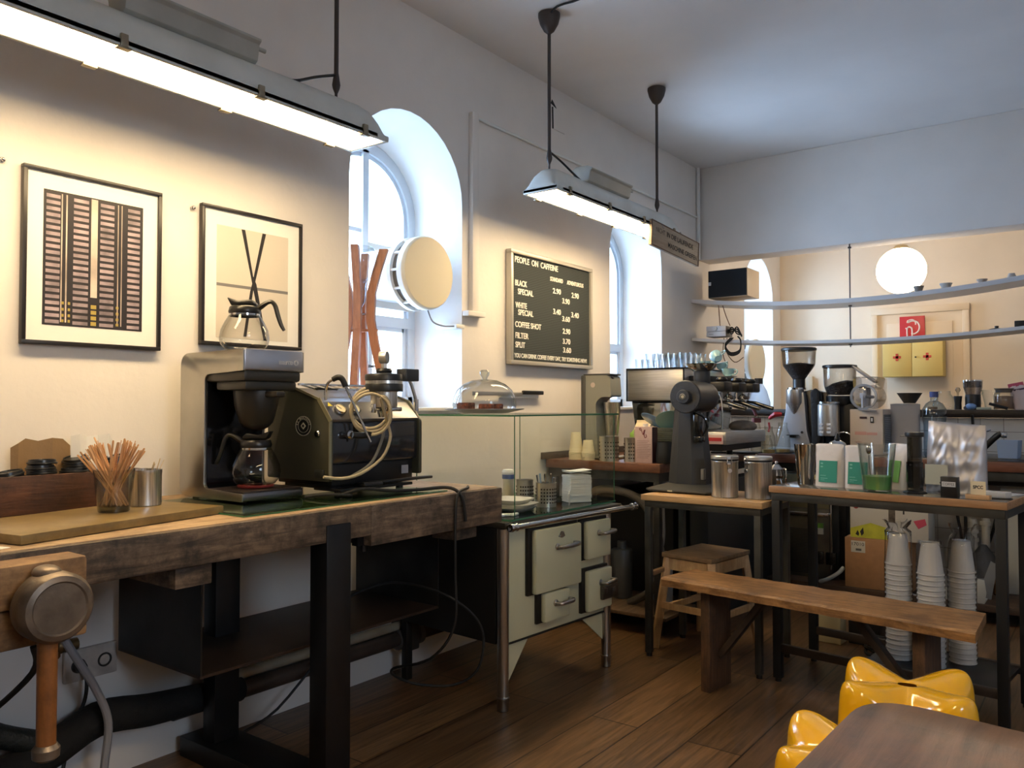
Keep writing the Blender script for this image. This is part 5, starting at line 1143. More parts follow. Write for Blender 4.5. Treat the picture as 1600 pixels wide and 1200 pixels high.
r_, i_ = pouch('coffee_pouch', (1.905,4.235,ZT), R(-6), .142,.215,.06, BAGW, 'white coffee pouch with teal label next to the steel shaker', (-.046,.044,.022,.130), TEALL); label_print(r_, i_, LWH)
r_, i_ = pouch('coffee_pouch', (2.05,4.215,ZT), R(-6), .135,.212,.06, BAGW, 'white coffee pouch with teal label half behind the glass jug', (-.046,.046,.022,.130), TEALL); label_print(r_, i_, LWH)
r_, i_ = pouch('coffee_pouch', (2.215,4.30,ZT), R(-40), .135,.222,.075, BAGW, 'white coffee pouch with green label standing turned behind the glass jug', (-.040,.040,.035,.140), GRNL)
sh = solo('steel_shaker', G().lathe([(0,0),(.038,0),(.040,.004),(.056,.205),(.0575,.207),(.0545,.207),(.038,.006),(0,.006)], seg=44, caps=False), mat('shaker_steel', (186,182,176), .10, 1), 'tall mirror polished steel shaker at the left end of the higher table', 'shaker', (1.765,4.29,ZT))
jg = thing('mixing_glass', 'tall wide clear glass with green liquid and a long spoon on the higher table', 'glass', (2.155,4.10,ZT))
part('glass_wall', G().lathe([(.060,0),(.062,.004),(.085,.228),(.0825,.228),(.059,.012),(0,.012)], seg=44, caps=False), glass('mixing_glass_mat', (.98,.985,.98), (.60,.64,.60), refl=1.8), jg)
part('green_liquid', G().lathe([(0,.013),(.0585,.013),(.0655,.075),(0,.075)], seg=40), glass('green_liquid_mat', (.42,.78,.34), (.30,.55,.25), refl=.8, milk=.35), jg)
g = G(); g.tube([(-.02,.0,.014),(-.03,-.005,.10),(-.033,-.008,.17)], .003, 8, smooth=3); g.ball((-.034,-.009,.195), .017, 16, 10, (.8,.35,1.3))
solo('long_spoon', g, CHROME, 'steel spoon standing bowl up in the glass of green liquid', 'spoon', (2.155,4.10,ZT+.004))
ap = thing('plunger_brewer', 'smoky grey plastic plunger coffee brewer on the higher table', 'coffee maker', (2.312,4.135,ZT))
SMOKE = glass('smoky_plastic', (.30,.29,.25), (.08,.08,.07), refl=1.6)
part('chamber', G().lathe([(.034,.012),(.036,.014),(.036,.145),(.034,.145)], seg=8, caps=False), glass('smoky_dark', (.22,.22,.21), (.06,.06,.06), refl=1.6), ap, sharp=20)
part('plunger', G().lathe([(.030,.13),(.0325,.132),(.0325,.262),(.030,.262)], seg=32, caps=False), SMOKE, ap)
part('rubber_plug', G().lathe([(0,.122),(.033,.124),(.034,.135),(.030,.15),(0,.152)], seg=28), BLACKP, ap)
part('flange', G().lathe([(.034,.0),(.050,.0),(.052,.004),(.048,.008),(.037,.012),(.034,.012)], seg=6), BLACKP, ap, sharp=20)
part('top_flange', G().lathe([(.030,.262),(.040,.263),(.042,.275),(.040,.284),(0,.285)], seg=32), BLACKP, ap)
g = G(); g.box(-.062,.02,-.01,.01,.262,.268,.002); part('stirrer_rest', g, mat('grey_plastic', (110,108,104), .4), ap)
FOIL = mat('silver_foil', (190,187,188), .42, .7, bump=.0)
fb = thing('foil_bag', 'big crumpled silver foil coffee bag with a pale label on the higher table', 'bag', (2.455,4.33,ZT), R(-8))
g = G(); nx, nz = 30, 36; P = {}
for s in (-1,1):
    for i in range(nx+1):
        for k in range(nz+1):
            u = i/nx*2-1; v_ = k/nz; dep = .055*(1-v_**2.2)*(1-abs(u)**4*.8)+.003
            cr = .007*math.sin(5*u+9*v_+s)*math.sin(7*v_*2-5*u)+.006*abs(math.sin(13*v_+6*u*s+1.7*math.sin(5*u)))+.0015*math.sin(17*u+11*v_)
            cr *= (0 if k == 0 else min(1,(1-v_)*5))*(1-abs(u)**6)
            P[(s,i,k)] = g.bm.verts.new((u*.13*(1-.05*v_)+.006*v_, s*(dep+cr*(1 if s<0 else .6)), .325*v_-.010*u*v_))
for s in (-1,1):
    for i in range(nx):
        for k in range(nz): g.bm.faces.new((P[(s,i,k)],P[(s,i+1,k)],P[(s,i+1,k+1)],P[(s,i,k+1)]))
for k in range(nz):
    for i in (0,nx): g.bm.faces.new((P[(-1,i,k)],P[(1,i,k)],P[(1,i,k+1)],P[(-1,i,k+1)]))
for i in range(nx):
    for k in (0,nz): g.bm.faces.new((P[(-1,i,k)],P[(-1,i+1,k)],P[(1,i+1,k)],P[(1,i,k)]))
bmesh.ops.recalc_face_normals(g.bm, faces=g.bm.faces); part('foil', g, FOIL, fb, sharp=70)
g = G(); g.box(-.115,-.015,-.0775,-.0765,.03,.125,0,RX(R(-3))); part('paper_label', g, mat('foil_label', (206,200,176), .6), fb)
g = G(); g.box(-.05,-.02,-.0782,-.0776,.036,.044,0,RX(R(-3))); part('label_print', g, mat('label_dark_print', (90,86,80), .6), fb)
nb = thing('name_card_box', 'small upright black card box with a white strip in front of the foil bag', 'card box', (2.47,4.045,ZT), R(-8))
part('box', G().box(-.034,.034,-.02,.02,0,.092,.002), BLACKP, nb); part('strip', G().box(-.028,.028,-.0206,-.0198,.048,.070), mat('strip_pale', (196,194,190), .6), nb)
textfit('strip_lettering', 'COFFEE', INK, facing((-.024,-.0207,.054),(0,-1,0)), .048, .011, nb, ext=.0002)
ch = thing('card_holder', 'small wooden block holding a cream card at the front edge of the higher table', 'card holder', (2.58,4.03,ZT), R(-10))
part('block', G().box(-.048,.048,-.012,.022,0,.020,.002), WARMCHIP, ch); part('card', G().box(-.030,.030,.002,.004,.012,.078), mat('cream_card', (220,204,168), .6), ch)
textfit('card_lettering', 'SPCC', INK, facing((-.020,.0018,.046),(0,-1,0)), .040, .014, ch, ext=.0002, bold=.03)
bk = thing('booklet', 'white and yellow booklet lying folded at the right end of the higher table', 'booklet', (2.63,4.16,ZT), R(-12))
part('pages', G().box(-.075,.055,-.04,.04,.0,.026,.003), mat('booklet_white', (200,196,190), .5), bk); part('yellow_spine', G().box(-.077,-.050,-.041,.041,.0,.027,.003), mat('booklet_yellow', (206,180,50), .5), bk)
solo('loose_sheet', G().box(-.05,.05,-.06,.06,0,.002), mat('sheet_white', (206,204,200), .6), 'loose pale sheet under the booklet at the table corner', 'paper', (2.66,4.33,ZT), (0,0,R(-20)))
solo('pen', G().tube([(-.07,0,.004),(.07,0,.004)], .004, 8), BLACKP, 'black pen lying in front of the booklet on the higher table', 'pen', (2.635,4.075,ZT), (0,0,R(8)))
kt = thing('dome_kettle', 'steel kettle with domed lid and black knob behind the white pouches', 'kettle', (1.875,4.48,ZT))
part('body', G().lathe([(0,0),(.055,0),(.060,.01),(.058,.15),(.055,.165)], seg=32, caps=False), STEEL, kt); part('lid', G().lathe([(.057,.165),(.054,.185),(.040,.21),(.016,.224),(0,.226)], seg=32, caps=False), CHROME, kt); part('knob', G().lathe([(.012,.222),(.016,.232),(.010,.245),(.003,.262),(0,.263)], seg=16), BLACKP, kt)
part('spout', G().tube([(-.055,0,.12),(-.075,0,.15),(-.085,0,.17)], .008, 8, smooth=3), STEEL, kt)
# tall stacks of white cups in plastic bags
BAGP = glass('cup_bag_plastic', (.97,.97,.97), (.80,.80,.80), refl=1.6, power=.4, rough=.1)
for (x,y,n,lb,top) in ((2.215,4.24,20,'left tower of white cups under the higher table',.0),(2.362,4.20,19,'middle tower of white cups under the higher table',0),(2.47,4.35,19,'right tower of white cups under the higher table',0)):
    zb = .186; h = .15; gap = .0235
    cup_tower(x,y,zb,n,.056,.038,h,gap,CUPW,'white paper cup upside down in the '+lb,'cups of the '+lb)
    g = G(); zt = zb+(n-1)*gap+h; prof = [(.061,zb+.003),(.062,zb+.2),(.061,zt-h),(.056,zt-.02),(.050,zt+.005)]
    if abs(x-2.362) > .01: prof += [(.030,zt+.03),(.050,zt+.06),(.060,zt+.075)] if x > 2.4 else [(.034,zt+.02),(.052,zt+.05),(.066,zt+.06)]
    t_ = bmesh.new(); 
    g.lathe(prof, (x,y,0), 26, caps=False)
    for v_ in g.bm.verts: 
        k = .003 + (.008 if v_.co.z > zt else 0); v_.co += Vector((random.uniform(-k,k),random.uniform(-k,k),random.uniform(-k,k)))
    solo('cup_bag', g, BAGP, 'crinkled clear plastic bag round the '+lb, 'plastic bag', (x,y,zb), w=True, sharp=90)
# ================================================================ counter with sink across the room
xc = thing('sink_counter', 'dark topped counter with wooden front edge across the opening, in front of the tiled wall', 'counter', (2.2,6.5,0))
part('worktop', G().box(.86,4.6,6.13,6.99,1.005,1.036,.003), mat('black_worktop', (34,32,32), .25, coat=.3), xc, w=True)
part('wood_edge', G().box(.855,4.6,6.10,6.13,.965,1.030,.003), wood('mahogany_edge', (92,54,38), (132,82,60), stretch=(1.2,10,14), rough=.4), xc, w=True)
part('rail', G().box(.88,4.55,6.14,6.19,.90,.965,.003), TF, xc, w=True)
part('lower_shelf', G().box(.88,4.5,5.93,6.85,.085,.13,.003), wood('dark_shelf_wood', (60,44,32), (92,70,52), stretch=(1.2,10,10), rough=.6), xc, w=True)
for x in (.90,1.44,2.72,4.45):
    for y in (6.15,6.80): part('leg', G().box(x,x+.05,y,y+.05,0,.965,.002), BLACKM, xc, w=True)
part('sink_basin', G().box(2.15,2.95,6.25,6.70,.86,1.042,.01), mat('black_sink', (24,26,26), .3, coat=.3), xc, w=True)
# under it
dw = thing('glass_washer', 'steel under-counter glass washer with green sticker behind the table legs', 'appliance', (1.2,6.3,.131))
part('body', G().box(1.0,1.40,6.10,6.75,.131,.89,.004), mat('washer_steel', (112,108,96), .38, .8, var=.12, vs=5), dw, w=True)
part('upper_front', G().box(1.005,1.395,6.088,6.10,.64,.885,.003), mat('washer_upper_steel', (150,142,110), .35, .7, var=.1, vs=6), dw, w=True)
part('handle_bar', G().box(1.0,1.39,6.06,6.10,.585,.615,.006), CHROME, dw, w=True)
g = G()
for k in range(30): g.box(1.04,1.24,6.094,6.098,.16+k*.011,.166+k*.011)
part('grille', g, mat('grille_dark', (60,58,52), .5, .5), dw, w=True)
part('side_edge', G().box(1.39,1.405,6.085,6.10,.131,.885,.001), CHROME, dw, w=True)
part('green_sticker', G().box(1.285,1.345,6.083,6.0985,.50,.535), mat('sticker_green', (90,140,50), .5), dw, w=True); part('white_sticker', G().box(1.285,1.345,6.083,6.0985,.455,.50), mat('sticker_white', (190,190,176), .5), dw, w=True)
for x in (1.31,1.40): part('switch', G().box(x-.035,x+.035,6.075,6.10,.24,.33,.003), BLACKG, dw, w=True)
g = G(); g.tube([(1.01,6.05,.88),(1.04,6.02,.75),(1.05,6.0,.5),(1.03,6.0,.3),(1.02,6.0,.14)], .009, 8, smooth=5); solo('black_hose', g, RUBBER, 'black hose hanging in front of the glass washer', 'hose', (1.03,6.0,.14), w=True)
solo('dark_cabinet', G().box(.86,.985,4.85,6.05,.0,.90,.006), mat('cabinet_charcoal', (36,39,42), .45), 'plain charcoal cabinet side closing the side counter behind the stool', 'cabinet', (.92,5.4,0), w=True)
cbx = thing('cardboard_box', 'brown cardboard box with a number label on the low shelf', 'box', (1.715,6.1,.131), 0)
part('carton', G().box(1.53,1.95,5.95,6.30,.131,.475,.003), KRAFT, cbx, w=True)
part('paper_label', G().box(1.572,1.665,5.9485,5.9495,.375,.455), mat('box_label', (206,200,184), .6), cbx, w=True)
textfit('number', '17010', INK, facing((1.578,5.9484,.422),(0,-1,0)), .080, .022, cbx, ext=.0003, w=True)
g = G(); g.box(1.603,1.64,5.9478,5.9484,.387,.402); part('bar_code', g, mat('bar_code_grey', (90,88,84), .6), cbx, w=True)
pb = thing('appliance_box', 'printed white and yellow-green appliance box standing on the brown carton', 'box', (1.8,6.05,.476))
part('carton', G().box(1.565,2.06,5.96,6.20,.4765,.80,.003), mat('box_white', (196,190,176), .6), pb, w=True)
g = G(); g.prism([(1.567,.478),(1.82,.478),(1.82,.555),(1.70,.585),(1.567,.54)], 'Y', 5.9585,5.9598); part('yellow_print', g, mat('box_yellow', (190,188,60), .6, var=.1, vs=10), pb, w=True)
g = G(); g.box(1.805,1.865,5.957,5.9598,.48,.54,.0); g.box(1.815,1.857,5.957,5.9598,.60,.80); part('blender_print', g, mat('box_dark_print', (84,76,66), .5, var=.4, vs=30), pb, w=True)
part('metal_print', G().box(1.800,1.872,5.956,5.9598,.545,.60), mat('box_silver_print', (190,188,184), .5), pb, w=True)
part('red_dot', G().lathe([(0,0),(.018,0),(.018,.001),(0,.001)], seg=24, M=facing((1.605,5.959,.695),(0,-1,0))), mat('box_red_print', (140,44,40), .5), pb, w=True)
g = G(); g.box(1.597,1.600,5.9565,5.958,.69,.70); g.prism([(1.60,.50),(1.615,.53),(1.625,.505),(1.62,.488)], 'Y', 5.957,5.959); g.prism([(1.630,.52),(1.65,.55),(1.655,.51),(1.64,.49)], 'Y', 5.957,5.959); part('figure_print', g, mat('box_black_print', (40,36,34), .6), pb, w=True)
g = G(); g.prism([(1.97,.62),(2.04,.64),(2.05,.60),(2.0,.57)], 'Y', 5.957,5.959); part('pink_print', g, mat('box_pink_print', (190,70,90), .6), pb, w=True)
g = G(); g.box(1.905,1.915,5.957,5.9595,.66,.76); g.box(1.898,1.922,5.957,5.9595,.72,.735); part('tool_print', g, MC['box_black_print'], pb, w=True)
PVC = mat('white_pvc', (186,184,176), .4)
tp = thing('sink_trap', 'white plastic sink drain pipes with bend under the counter at the right', 'pipe', (2.3,6.5,.4))
g = G(); g.tube([(2.33,6.5,.86),(2.33,6.5,.46),(2.325,6.5,.41),(2.29,6.5,.385),(2.26,6.5,.40),(2.252,6.5,.44),(2.252,6.5,.52)], .026, 14, smooth=5); part('bend', g, PVC, tp, w=True)
g = G()
for c in ((2.33,6.5,.56),(2.252,6.5,.50),(2.252,6.5,.44)): g.cyl(c, .036, .03, seg=16, bev=.004)
g.lathe([(.03,.52),(.034,.56),(.026,.60),(0,.61)], (2.252,6.5,0), 16); part('nut', g, PVC, tp, w=True)
tr = thing('white_rack', 'white plastic rack part lying on the low shelf beside the cup towers', 'rack', (2.29,6.0,.131))
part('side_plate', G().prism([(2.10,.131),(2.38,.131),(2.39,.20),(2.38,.28),(2.345,.285),(2.31,.21),(2.10,.205)], 'Y', 5.94,5.95,.001), mat('rack_white', (180,180,172), .5), tr, w=True)
part('back_plate', G().prism([(2.10,.131),(2.40,.131),(2.44,.36),(2.40,.38),(2.36,.26),(2.10,.25)], 'Y', 6.10,6.11,.001), mat('rack_grey', (120,122,124), .5), tr, w=True)
part('base_plate', G().box(2.10,2.38,5.95,6.10,.131,.137), mat('rack_white', (180,180,172), .5), tr, w=True)
bo = thing('juice_bottle', 'clear bottle with amber content on the low shelf by the right table leg', 'bottle', (2.43,6.28,.131))
part('glass', G().lathe([(0,0),(.034,0),(.036,.01),(.036,.14),(.018,.19),(.014,.23),(0,.231)], seg=24), glass('dull_bottle', (.7,.68,.62), (.3,.3,.28), refl=1.2), bo); part('content', G().lathe([(0,.004),(.033,.006),(.033,.12),(0,.12)], seg=20), mat('amber_content', (120,84,50), .5), bo)
solo('narrow_cabinet', G().box(2.435,2.66,6.36,6.40,.131,.90,.003), mat('cabinet_white_dull', (176,176,168), .5), 'narrow off-white cabinet door at the right under the sink', 'cabinet', (2.55,6.38,.131), w=True)
for i,(p,q,lb) in enumerate([((2.12,6.62,.14),(2.20,6.45,.88),'left'),((2.16,6.66,.14),(2.10,6.50,.88),'middle'),((2.20,6.55,.14),(2.42,6.52,.80),'right')]):
    g = G(); g.tube([p,((p[0]+q[0])/2+.04,(p[1]+q[1])/2,.45),q], .010, 8, smooth=6); solo('sink_hose', g, RUBBER, 'black hose under the sink, the %s one of three' % lb, 'hose', p, w=True)
solo('grey_bag', G().lathe([(0,0),(.10,.01),(.12,.10),(.09,.20),(.04,.27),(.02,.30),(0,.30)], seg=20), mat('dull_grey_bag', (84,84,84), .6, bump=.8, bs=20), 'dark grey bag slumped on the low shelf under the drain pipes', 'bag', (2.32,6.45,.131))
g = G(); g.tube([(1.36,5.95,.14),(1.42,5.92,.17),(1.49,5.93,.22),(1.51,5.98,.25)], .014, 10, smooth=5); solo('white_hose_end', g, mat('hose_white', (176,176,170), .5), 'short bent white hose beside the brown carton', 'hose', (1.36,5.95,.14), w=True)
g = G(); g.tube([(1.98,5.90,.14),(1.93,5.90,.165),(1.90,5.92,.145)], .006, 8, smooth=5); g.tube([(1.98,5.90,.14),(2.06,5.89,.15)], .006, 8)
solo('grey_flex', g, GREYC, 'short grey cord at the foot of the brown carton', 'cord', (1.95,5.9,.14), w=True)
solo('steel_bar', G().tube([(2.11,5.0,.29),(2.62,4.62,.04)], .007, 8), mat('bar_steel', (150,150,150), .3, .9), 'thin steel bar leaning down to the right behind the table leg', 'bar', (2.3,4.9,.02), w=True)
g = G(); g.box(-.09,.09,-.05,.05,0,.16,.008); solo('beige_carton', g, mat('beige_carton', (160,150,120), .7), 'small beige carton on the floor behind the table legs', 'box', (1.68,4.98,0), (0,0,R(-4)))
g = G(); g.box(-.09,.09,-.05,.05,0,.17,.006); solo('black_case', g, BLACKP, 'small black case on the floor beside the beige carton', 'case', (1.88,5.05,0), (0,0,R(-4)))
g = G()
for k in range(5): g.tube([Vector((.10*math.cos(a*.7+k),.07*math.sin(a*.7+k),.02+.018*k+.01*math.sin(a*2))) for a in range(10)], .009, 8, smooth=3)
g.box(-.06,.05,-.03,.03,.02,.10,.015)
solo('cable_heap', g, RUBBER, 'heap of black coiled cable and plugs on the floor under the higher table', 'cable', (2.02,4.85,0))
# ================================================================ things on the sink counter
ZC = 1.0365
CLH = glass('hopper_plastic', (.93,.92,.90), (.55,.52,.50), refl=1.1, power=.5); BEAN = mat('dark_beans', (34,26,24), .6, bump=1, bs=90, var=.3, vs=60)
ga = thing('coffee_grinder', 'tall silver coffee grinder with a big clear hopper half full of beans', 'coffee grinder', (1.09,6.40,ZC))
part('hopper', G().lathe([(.046,1.60),(.05,1.61),(.118,1.705),(.122,1.72),(.128,1.825),(.126,1.825),(.12,1.72),(.115,1.706)], (1.09,6.38,0), 40, caps=False), CLH, ga, w=True)
part('beans', G().lathe([(0,1.60),(.044,1.60),(.112,1.70),(.115,1.715),(.06,1.728),(0,1.733)], (1.09,6.38,0), 32), BEAN, ga, w=True)
part('lid', G().lathe([(.130,1.825),(.133,1.828),(.133,1.842),(.125,1.848),(0,1.85)], (1.09,6.38,0), 40), BLACKP, ga, w=True)
part('neck', G().cyl((1.09,6.38,1.535), .046, .067, seg=28), BLACKP, ga, w=True)
part('collar', G().lathe([(0,1.52),(.074,1.52),(.074,1.535),(.06,1.538),(0,1.538)], (1.08,6.36,0), 32), CHROME, ga, w=True)
part('chamber', G().lathe([(.008,1.30),(.02,1.302),(.055,1.40),(.068,1.42),(.068,1.52),(0,1.52)], (1.075,6.33,0), 36), STEELV, ga, w=True)
g = G(); g.prism([(1.02,1.50),(1.15,1.50),(1.16,1.36),(1.17,1.20),(1.21,1.05),(1.21,ZC),(.93,ZC),(.93,1.05),(.98,1.20),(1.01,1.36)], 'Y', 6.30,6.40,.006); part('front_body', g, mat('silver_paint', (170,172,178), .35, .5), ga, w=True)
g = G(); g.prism([(1.10,1.50),(1.19,1.52),(1.27,1.50),(1.28,1.10),(1.29,ZC),(1.10,ZC)], 'Y', 6.36,6.52,.008); part('back_body', g, BLACKP, ga, w=True)
g = G(); g.box(1.03,1.11,6.25,6.30,1.165,1.172); g.box(1.05,1.09,6.26,6.30,1.15,1.166); part('fork', g, BLACKP, ga, w=True)
part('base', G().box(.90,1.24,6.20,6.50,ZC,1.072,.012), mat('silver_paint', (170,172,178), .35, .5), ga, w=True)
part('button', G().lathe([(.004,0),(.010,0),(.010,.004),(.004,.004)], seg=16, M=facing((1.135,6.2995,1.19),(0,-1,0))), BLACKP, ga, w=True)
solo('black_apron', G().prism([(1.215,1.50),(1.25,1.53),(1.285,1.50),(1.29,1.15),(1.27,1.05),(1.225,1.08)], 'Y', 6.24,6.28,.01), mat('black_cloth', (24,24,26), .9, bump=.8, bs=40), 'black cloth hanging between the two hopper grinders', 'cloth', (1.25,6.26,1.05), w=True)
gb = thing('coffee_grinder', 'lower black coffee grinder with steel doser, right of the silver one', 'coffee grinder', (1.38,6.42,ZC))
part('hopper', G().lathe([(.088,1.47),(.092,1.48),(.112,1.54),(.116,1.56),(.118,1.685),(.116,1.685),(.114,1.56),(.108,1.54)], (1.385,6.42,0), 40, caps=False), CLH, gb, w=True)
g = G(); g.lathe([(0,1.475),(.086,1.48),(.106,1.54),(.108,1.555),(.06,1.575),(0,1.58)], (1.385,6.42,0), 32)
for v_ in g.bm.verts:
    if v_.co.z > 1.55: v_.co.z += .25*(v_.co.x-1.385)
part('beans', g, BEAN, gb, w=True)
part('lid', G().lathe([(.120,1.685),(.125,1.688),(.125,1.70),(.118,1.706),(0,1.708)], (1.385,6.42,0), 40), BLACKP, gb, w=True)
g = G(); g.lathe([(0,1.40),(.09,1.40),(.10,1.42),(.10,1.47),(0,1.47)], (1.385,6.42,0), 32); g.box(1.29,1.51,6.36,6.62,ZC,1.41,.01); g.box(1.50,1.56,6.40,6.50,1.25,1.30,.004); part('body', g, BLACKP, gb, w=True)
part('doser', G().lathe([(0,1.17),(.078,1.17),(.080,1.18),(.080,1.40),(.07,1.41),(0,1.41)], (1.335,6.285,0), 36), STEELV, gb, w=True)
part('collar', G().lathe([(0,1.41),(.082,1.412),(.082,1.425),(.05,1.43),(0,1.43)], (1.335,6.30,0), 36), CHROME, gb, w=True)
g = G()
for k in range(3): g.box(1.29,1.32,6.2,6.2045,1.19+k*.03,1.205+k*.03); g.box(1.345,1.375,6.2,6.2045,1.19+k*.03,1.205+k*.03)
part('doser_print', g, mat('doser_print', (206,206,206), .5), gb, w=True)
g = G(); g.box(1.38,1.43,6.353,6.3605,1.06,1.10); part('rating_label', g, MC['sticker_pale'], gb, w=True)
part('lever', G().tube([(1.41,6.27,1.19),(1.46,6.25,1.20),(1.50,6.24,1.185)], .006, 8, smooth=3), CHROME, gb, w=True)
# slush / juice machine with a clear drum
CRM = mat('cream_machine_paint', (212,198,184), .45); CLP = glass('drum_plastic', (.88,.88,.90), (.42,.44,.48), refl=1.4, power=.55)
sm = thing('slush_machine', 'cream drink machine with a clear horizontal drum on the sink counter', 'drink machine', (1.62,6.45,ZC))
part('housing', G().box(1.485,1.715,6.30,6.66,ZC,1.37,.006), CRM, sm, w=True)
g = G(); g.box(1.7155,1.722,6.31,6.64,1.06,1.33); part('side_grille', g, mat('side_grey', (110,110,112), .5), sm, w=True)
g = G()
for k in range(18): g.box(1.7218,1.7235,6.33,6.62,1.075+k*.0135,1.081+k*.0135)
part('grille_slats', g, mat('slat_pale', (170,172,176), .5), sm, w=True)
g = G(); g.box(1.555,1.605,6.296,6.301,1.30,1.315); part('display', g, mat('display_plum', (64,40,48), .3), sm, w=True)
g = G(); g.box(1.628,1.652,6.295,6.301,1.27,1.315); sw = part('switch', g, BLACKP, sm, w=True); part('rocker', G().box(1.635,1.645,6.292,6.296,1.28,1.305), WHITE, sw, w=True)
g = G(); g.box(1.52,1.60,6.298,6.301,1.18,1.205); g.box(1.602,1.675,6.298,6.301,1.18,1.20); part('pink_band', g, mat('pink_print', (214,164,152), .5), sm, w=True)
textfit('maker_lettering', 'ugolini', mat('red_print_small', (150,50,44), .5), facing((1.52,6.2985,1.125),(0,-1,0)), .045, .008, sm, w=True)
g = G(); g.lathe([(0,.0),(.075,.0),(.092,.004),(.094,.012),(.088,.02),(.088,.30),(.092,.31),(0,.31)], (1.585,6.29,1.462), 40, 'Y'); part('drum', g, CLP, sm, w=True)
g = G(); g.lathe([(.078,-.004),(.094,-.004),(.094,.012),(.078,.012)], (1.585,6.29,1.462), 40, 'Y', caps=False); part('drum_ring', g, glass('milky_ring', (.75,.77,.80), (.5,.5,.52), refl=1.5, milk=.25), sm, w=True)
g = G(); g.lathe([(0,.02),(.012,.02),(.012,.29),(0,.29)], (1.585,6.29,1.462), 14, 'Y')
for k in range(3): g.box(1.575,1.595,6.33+k*.07,6.335+k*.07,1.39,1.53)
g.tube([(1.585,6.27,1.47),(1.585,6.268,1.40),(1.585,6.268,1.38)], .010, 8); g.box(1.565,1.605,6.262,6.274,1.45,1.49,.004); part('auger', g, mat('auger_greywhite', (170,170,174), .4), sm, w=True)
g = G(); g.prism([(1.51,1.53),(1.66,1.53),(1.675,1.60),(1.665,1.61),(1.50,1.61),(1.505,1.60)], 'Y', 6.31,6.58,.004); part('tank', g, CLP, sm, w=True)
g = G(); M = TM(1.57,6.40,1.63) @ RY(R(38)); g.box(-.10,.10,-.06,.06,-.008,.008,.006,M); part('open_lid', g, glass('lid_plastic', (.75,.74,.74), (.4,.4,.42), refl=1.5, milk=.25), sm, w=True)
part('drip_dish', G().prism([(1.55,1.375),(1.68,1.362),(1.67,1.355),(1.56,1.362)], 'Y', 6.25,6.29,.002), mat('dish_grey', (150,146,144), .4), sm, w=True)
r_, i_ = pouch('grey_paper_bag', (1.835,6.45,ZC), 0, .20,.375,.07, mat('grey_paper', (160,160,164), .6), 'plain grey upright paper bag behind the plunger brewer')
o = solo('dripper_cone', G().lathe([(.034,0),(.040,.002),(.082,.070),(.086,.075),(.080,.073),(.036,.006)], seg=28, caps=False), mat('cone_steel', (110,104,96), .35, .8), 'dark metal dripper cone standing on the grey paper bag', 'dripper', (1.865,6.45,ZC+.377))
wb = thing('water_bottle', 'round clear water bottle with blue cap behind the foil bag', 'bottle', (2.03,6.42,ZC))
part('glass', G().lathe([(0,0),(.065,0),(.07,.01),(.07,.22),(.080,.28),(.078,.335),(.055,.375),(.026,.395),(.024,.42),(.026,.425)], seg=32, caps=False), glass('blue_clear', (.82,.87,.90), (.4,.48,.55), refl=1.8), wb); part('cap', G().cyl((0,0,.42), .029, .04, seg=20), mat('blue_cap', (60,72,130), .4), wb)
fc = thing('kitchen_tap', 'chrome and black kitchen tap behind the sink', 'tap', (2.27,6.62,ZC))
part('base', G().cyl((2.255,6.62,ZC), .022, .16, seg=20), CHROME, fc, w=True); part('spout', G().tube([(2.275,6.60,1.05),(2.33,6.58,1.11),(2.40,6.57,1.185),(2.425,6.57,1.20)], .021, 12, smooth=3), BLACKP, fc, w=True); part('nozzle', G().cyl((2.425,6.57,1.19), .020, .035, 'X', 16, bev=.003), CHROME, fc, w=True)
part('lever', G().tube([(2.245,6.62,1.20),(2.246,6.62,1.27),(2.244,6.61,1.33)], .010, 10, smooth=3), BLACKP, fc, w=True); part('thin_arm', G().tube([(2.26,6.62,1.17),(2.32,6.6,1.21),(2.36,6.6,1.225)], .005, 8), CHROME, fc, w=True)
solo('blue_tub', G().lathe([(0,0),(.075,0),(.085,.12),(.081,.12),(.07,.01),(0,.01)], seg=4, caps=False, M=RZ(R(45))@Matrix.Diagonal((1.15,.9,1,1))), mat('powder_blue_tub', (150,170,200), .6), 'powder blue square tub beside the sink at the right edge', 'tub', (2.49,6.38,1.0425))
# bottles where the two counters meet
SYR = glass('syrup_glass', (.94,.93,.88), (.62,.61,.55), refl=1.6)
RED = mat('red_tape_cap', (120,50,48), .5)
for (x,y,h,lb,r_) in ((.905,5.95,.285,'tall clear bottle with red band beside the drip tray',.042),):
    b_ = thing('syrup_bottle', lb, 'bottle', (x,y,1.0405)); part('glass', G().lathe([(0,0),(r_,0),(r_+.001,.01),(r_-.002,.14),(.020,.24),(.018,h)], seg=28, caps=False), SYR, b_); part('red_band', G().lathe([(.030,.228),(.034,.229),(.034,.262),(.026,.263)], seg=20, caps=False), RED, b_); part('spout', G().tube([(0,0,h-.01),(-.02,0,h+.04),(-.035,0,h+.06)], .012, 8, smooth=3), RED, b_)
for (x,y,r_,h,lb) in ((.985,5.98,.05,.20,'clear glass carafe with amber bottom behind the red banded bottle'),(1.02,6.20,.055,.23,'wide clear glass jar next to the silver grinder'),(.955,6.06,.032,.13,'small clear glass beside the carafe')):
    b_ = thing('glass_jar', lb, 'jar', (x,y,1.0405 if y < 6.09 else ZC)); part('glass', G().lathe([(0,0),(r_,0),(r_+.002,.02),(r_*.95,h*.6),(r_*.6,h*.85),(r_*.62,h)], seg=28, caps=False), SYR, b_); part('residue', G().lathe([(0,.003),(r_*.93,.004),(r_*.94,.028),(0,.028)], seg=24), mat('amber_syrup', (170,140,86), .4), b_)
g = G(); g.tube([(.98,6.02,1.30),(1.03,6.0,1.33),(1.07,6.02,1.33)], [.012,.02,.014], 10, smooth=3); g.tube([(.985,5.99,1.27),(.99,5.99,1.23),(.985,5.98,1.20)], .008, 8)
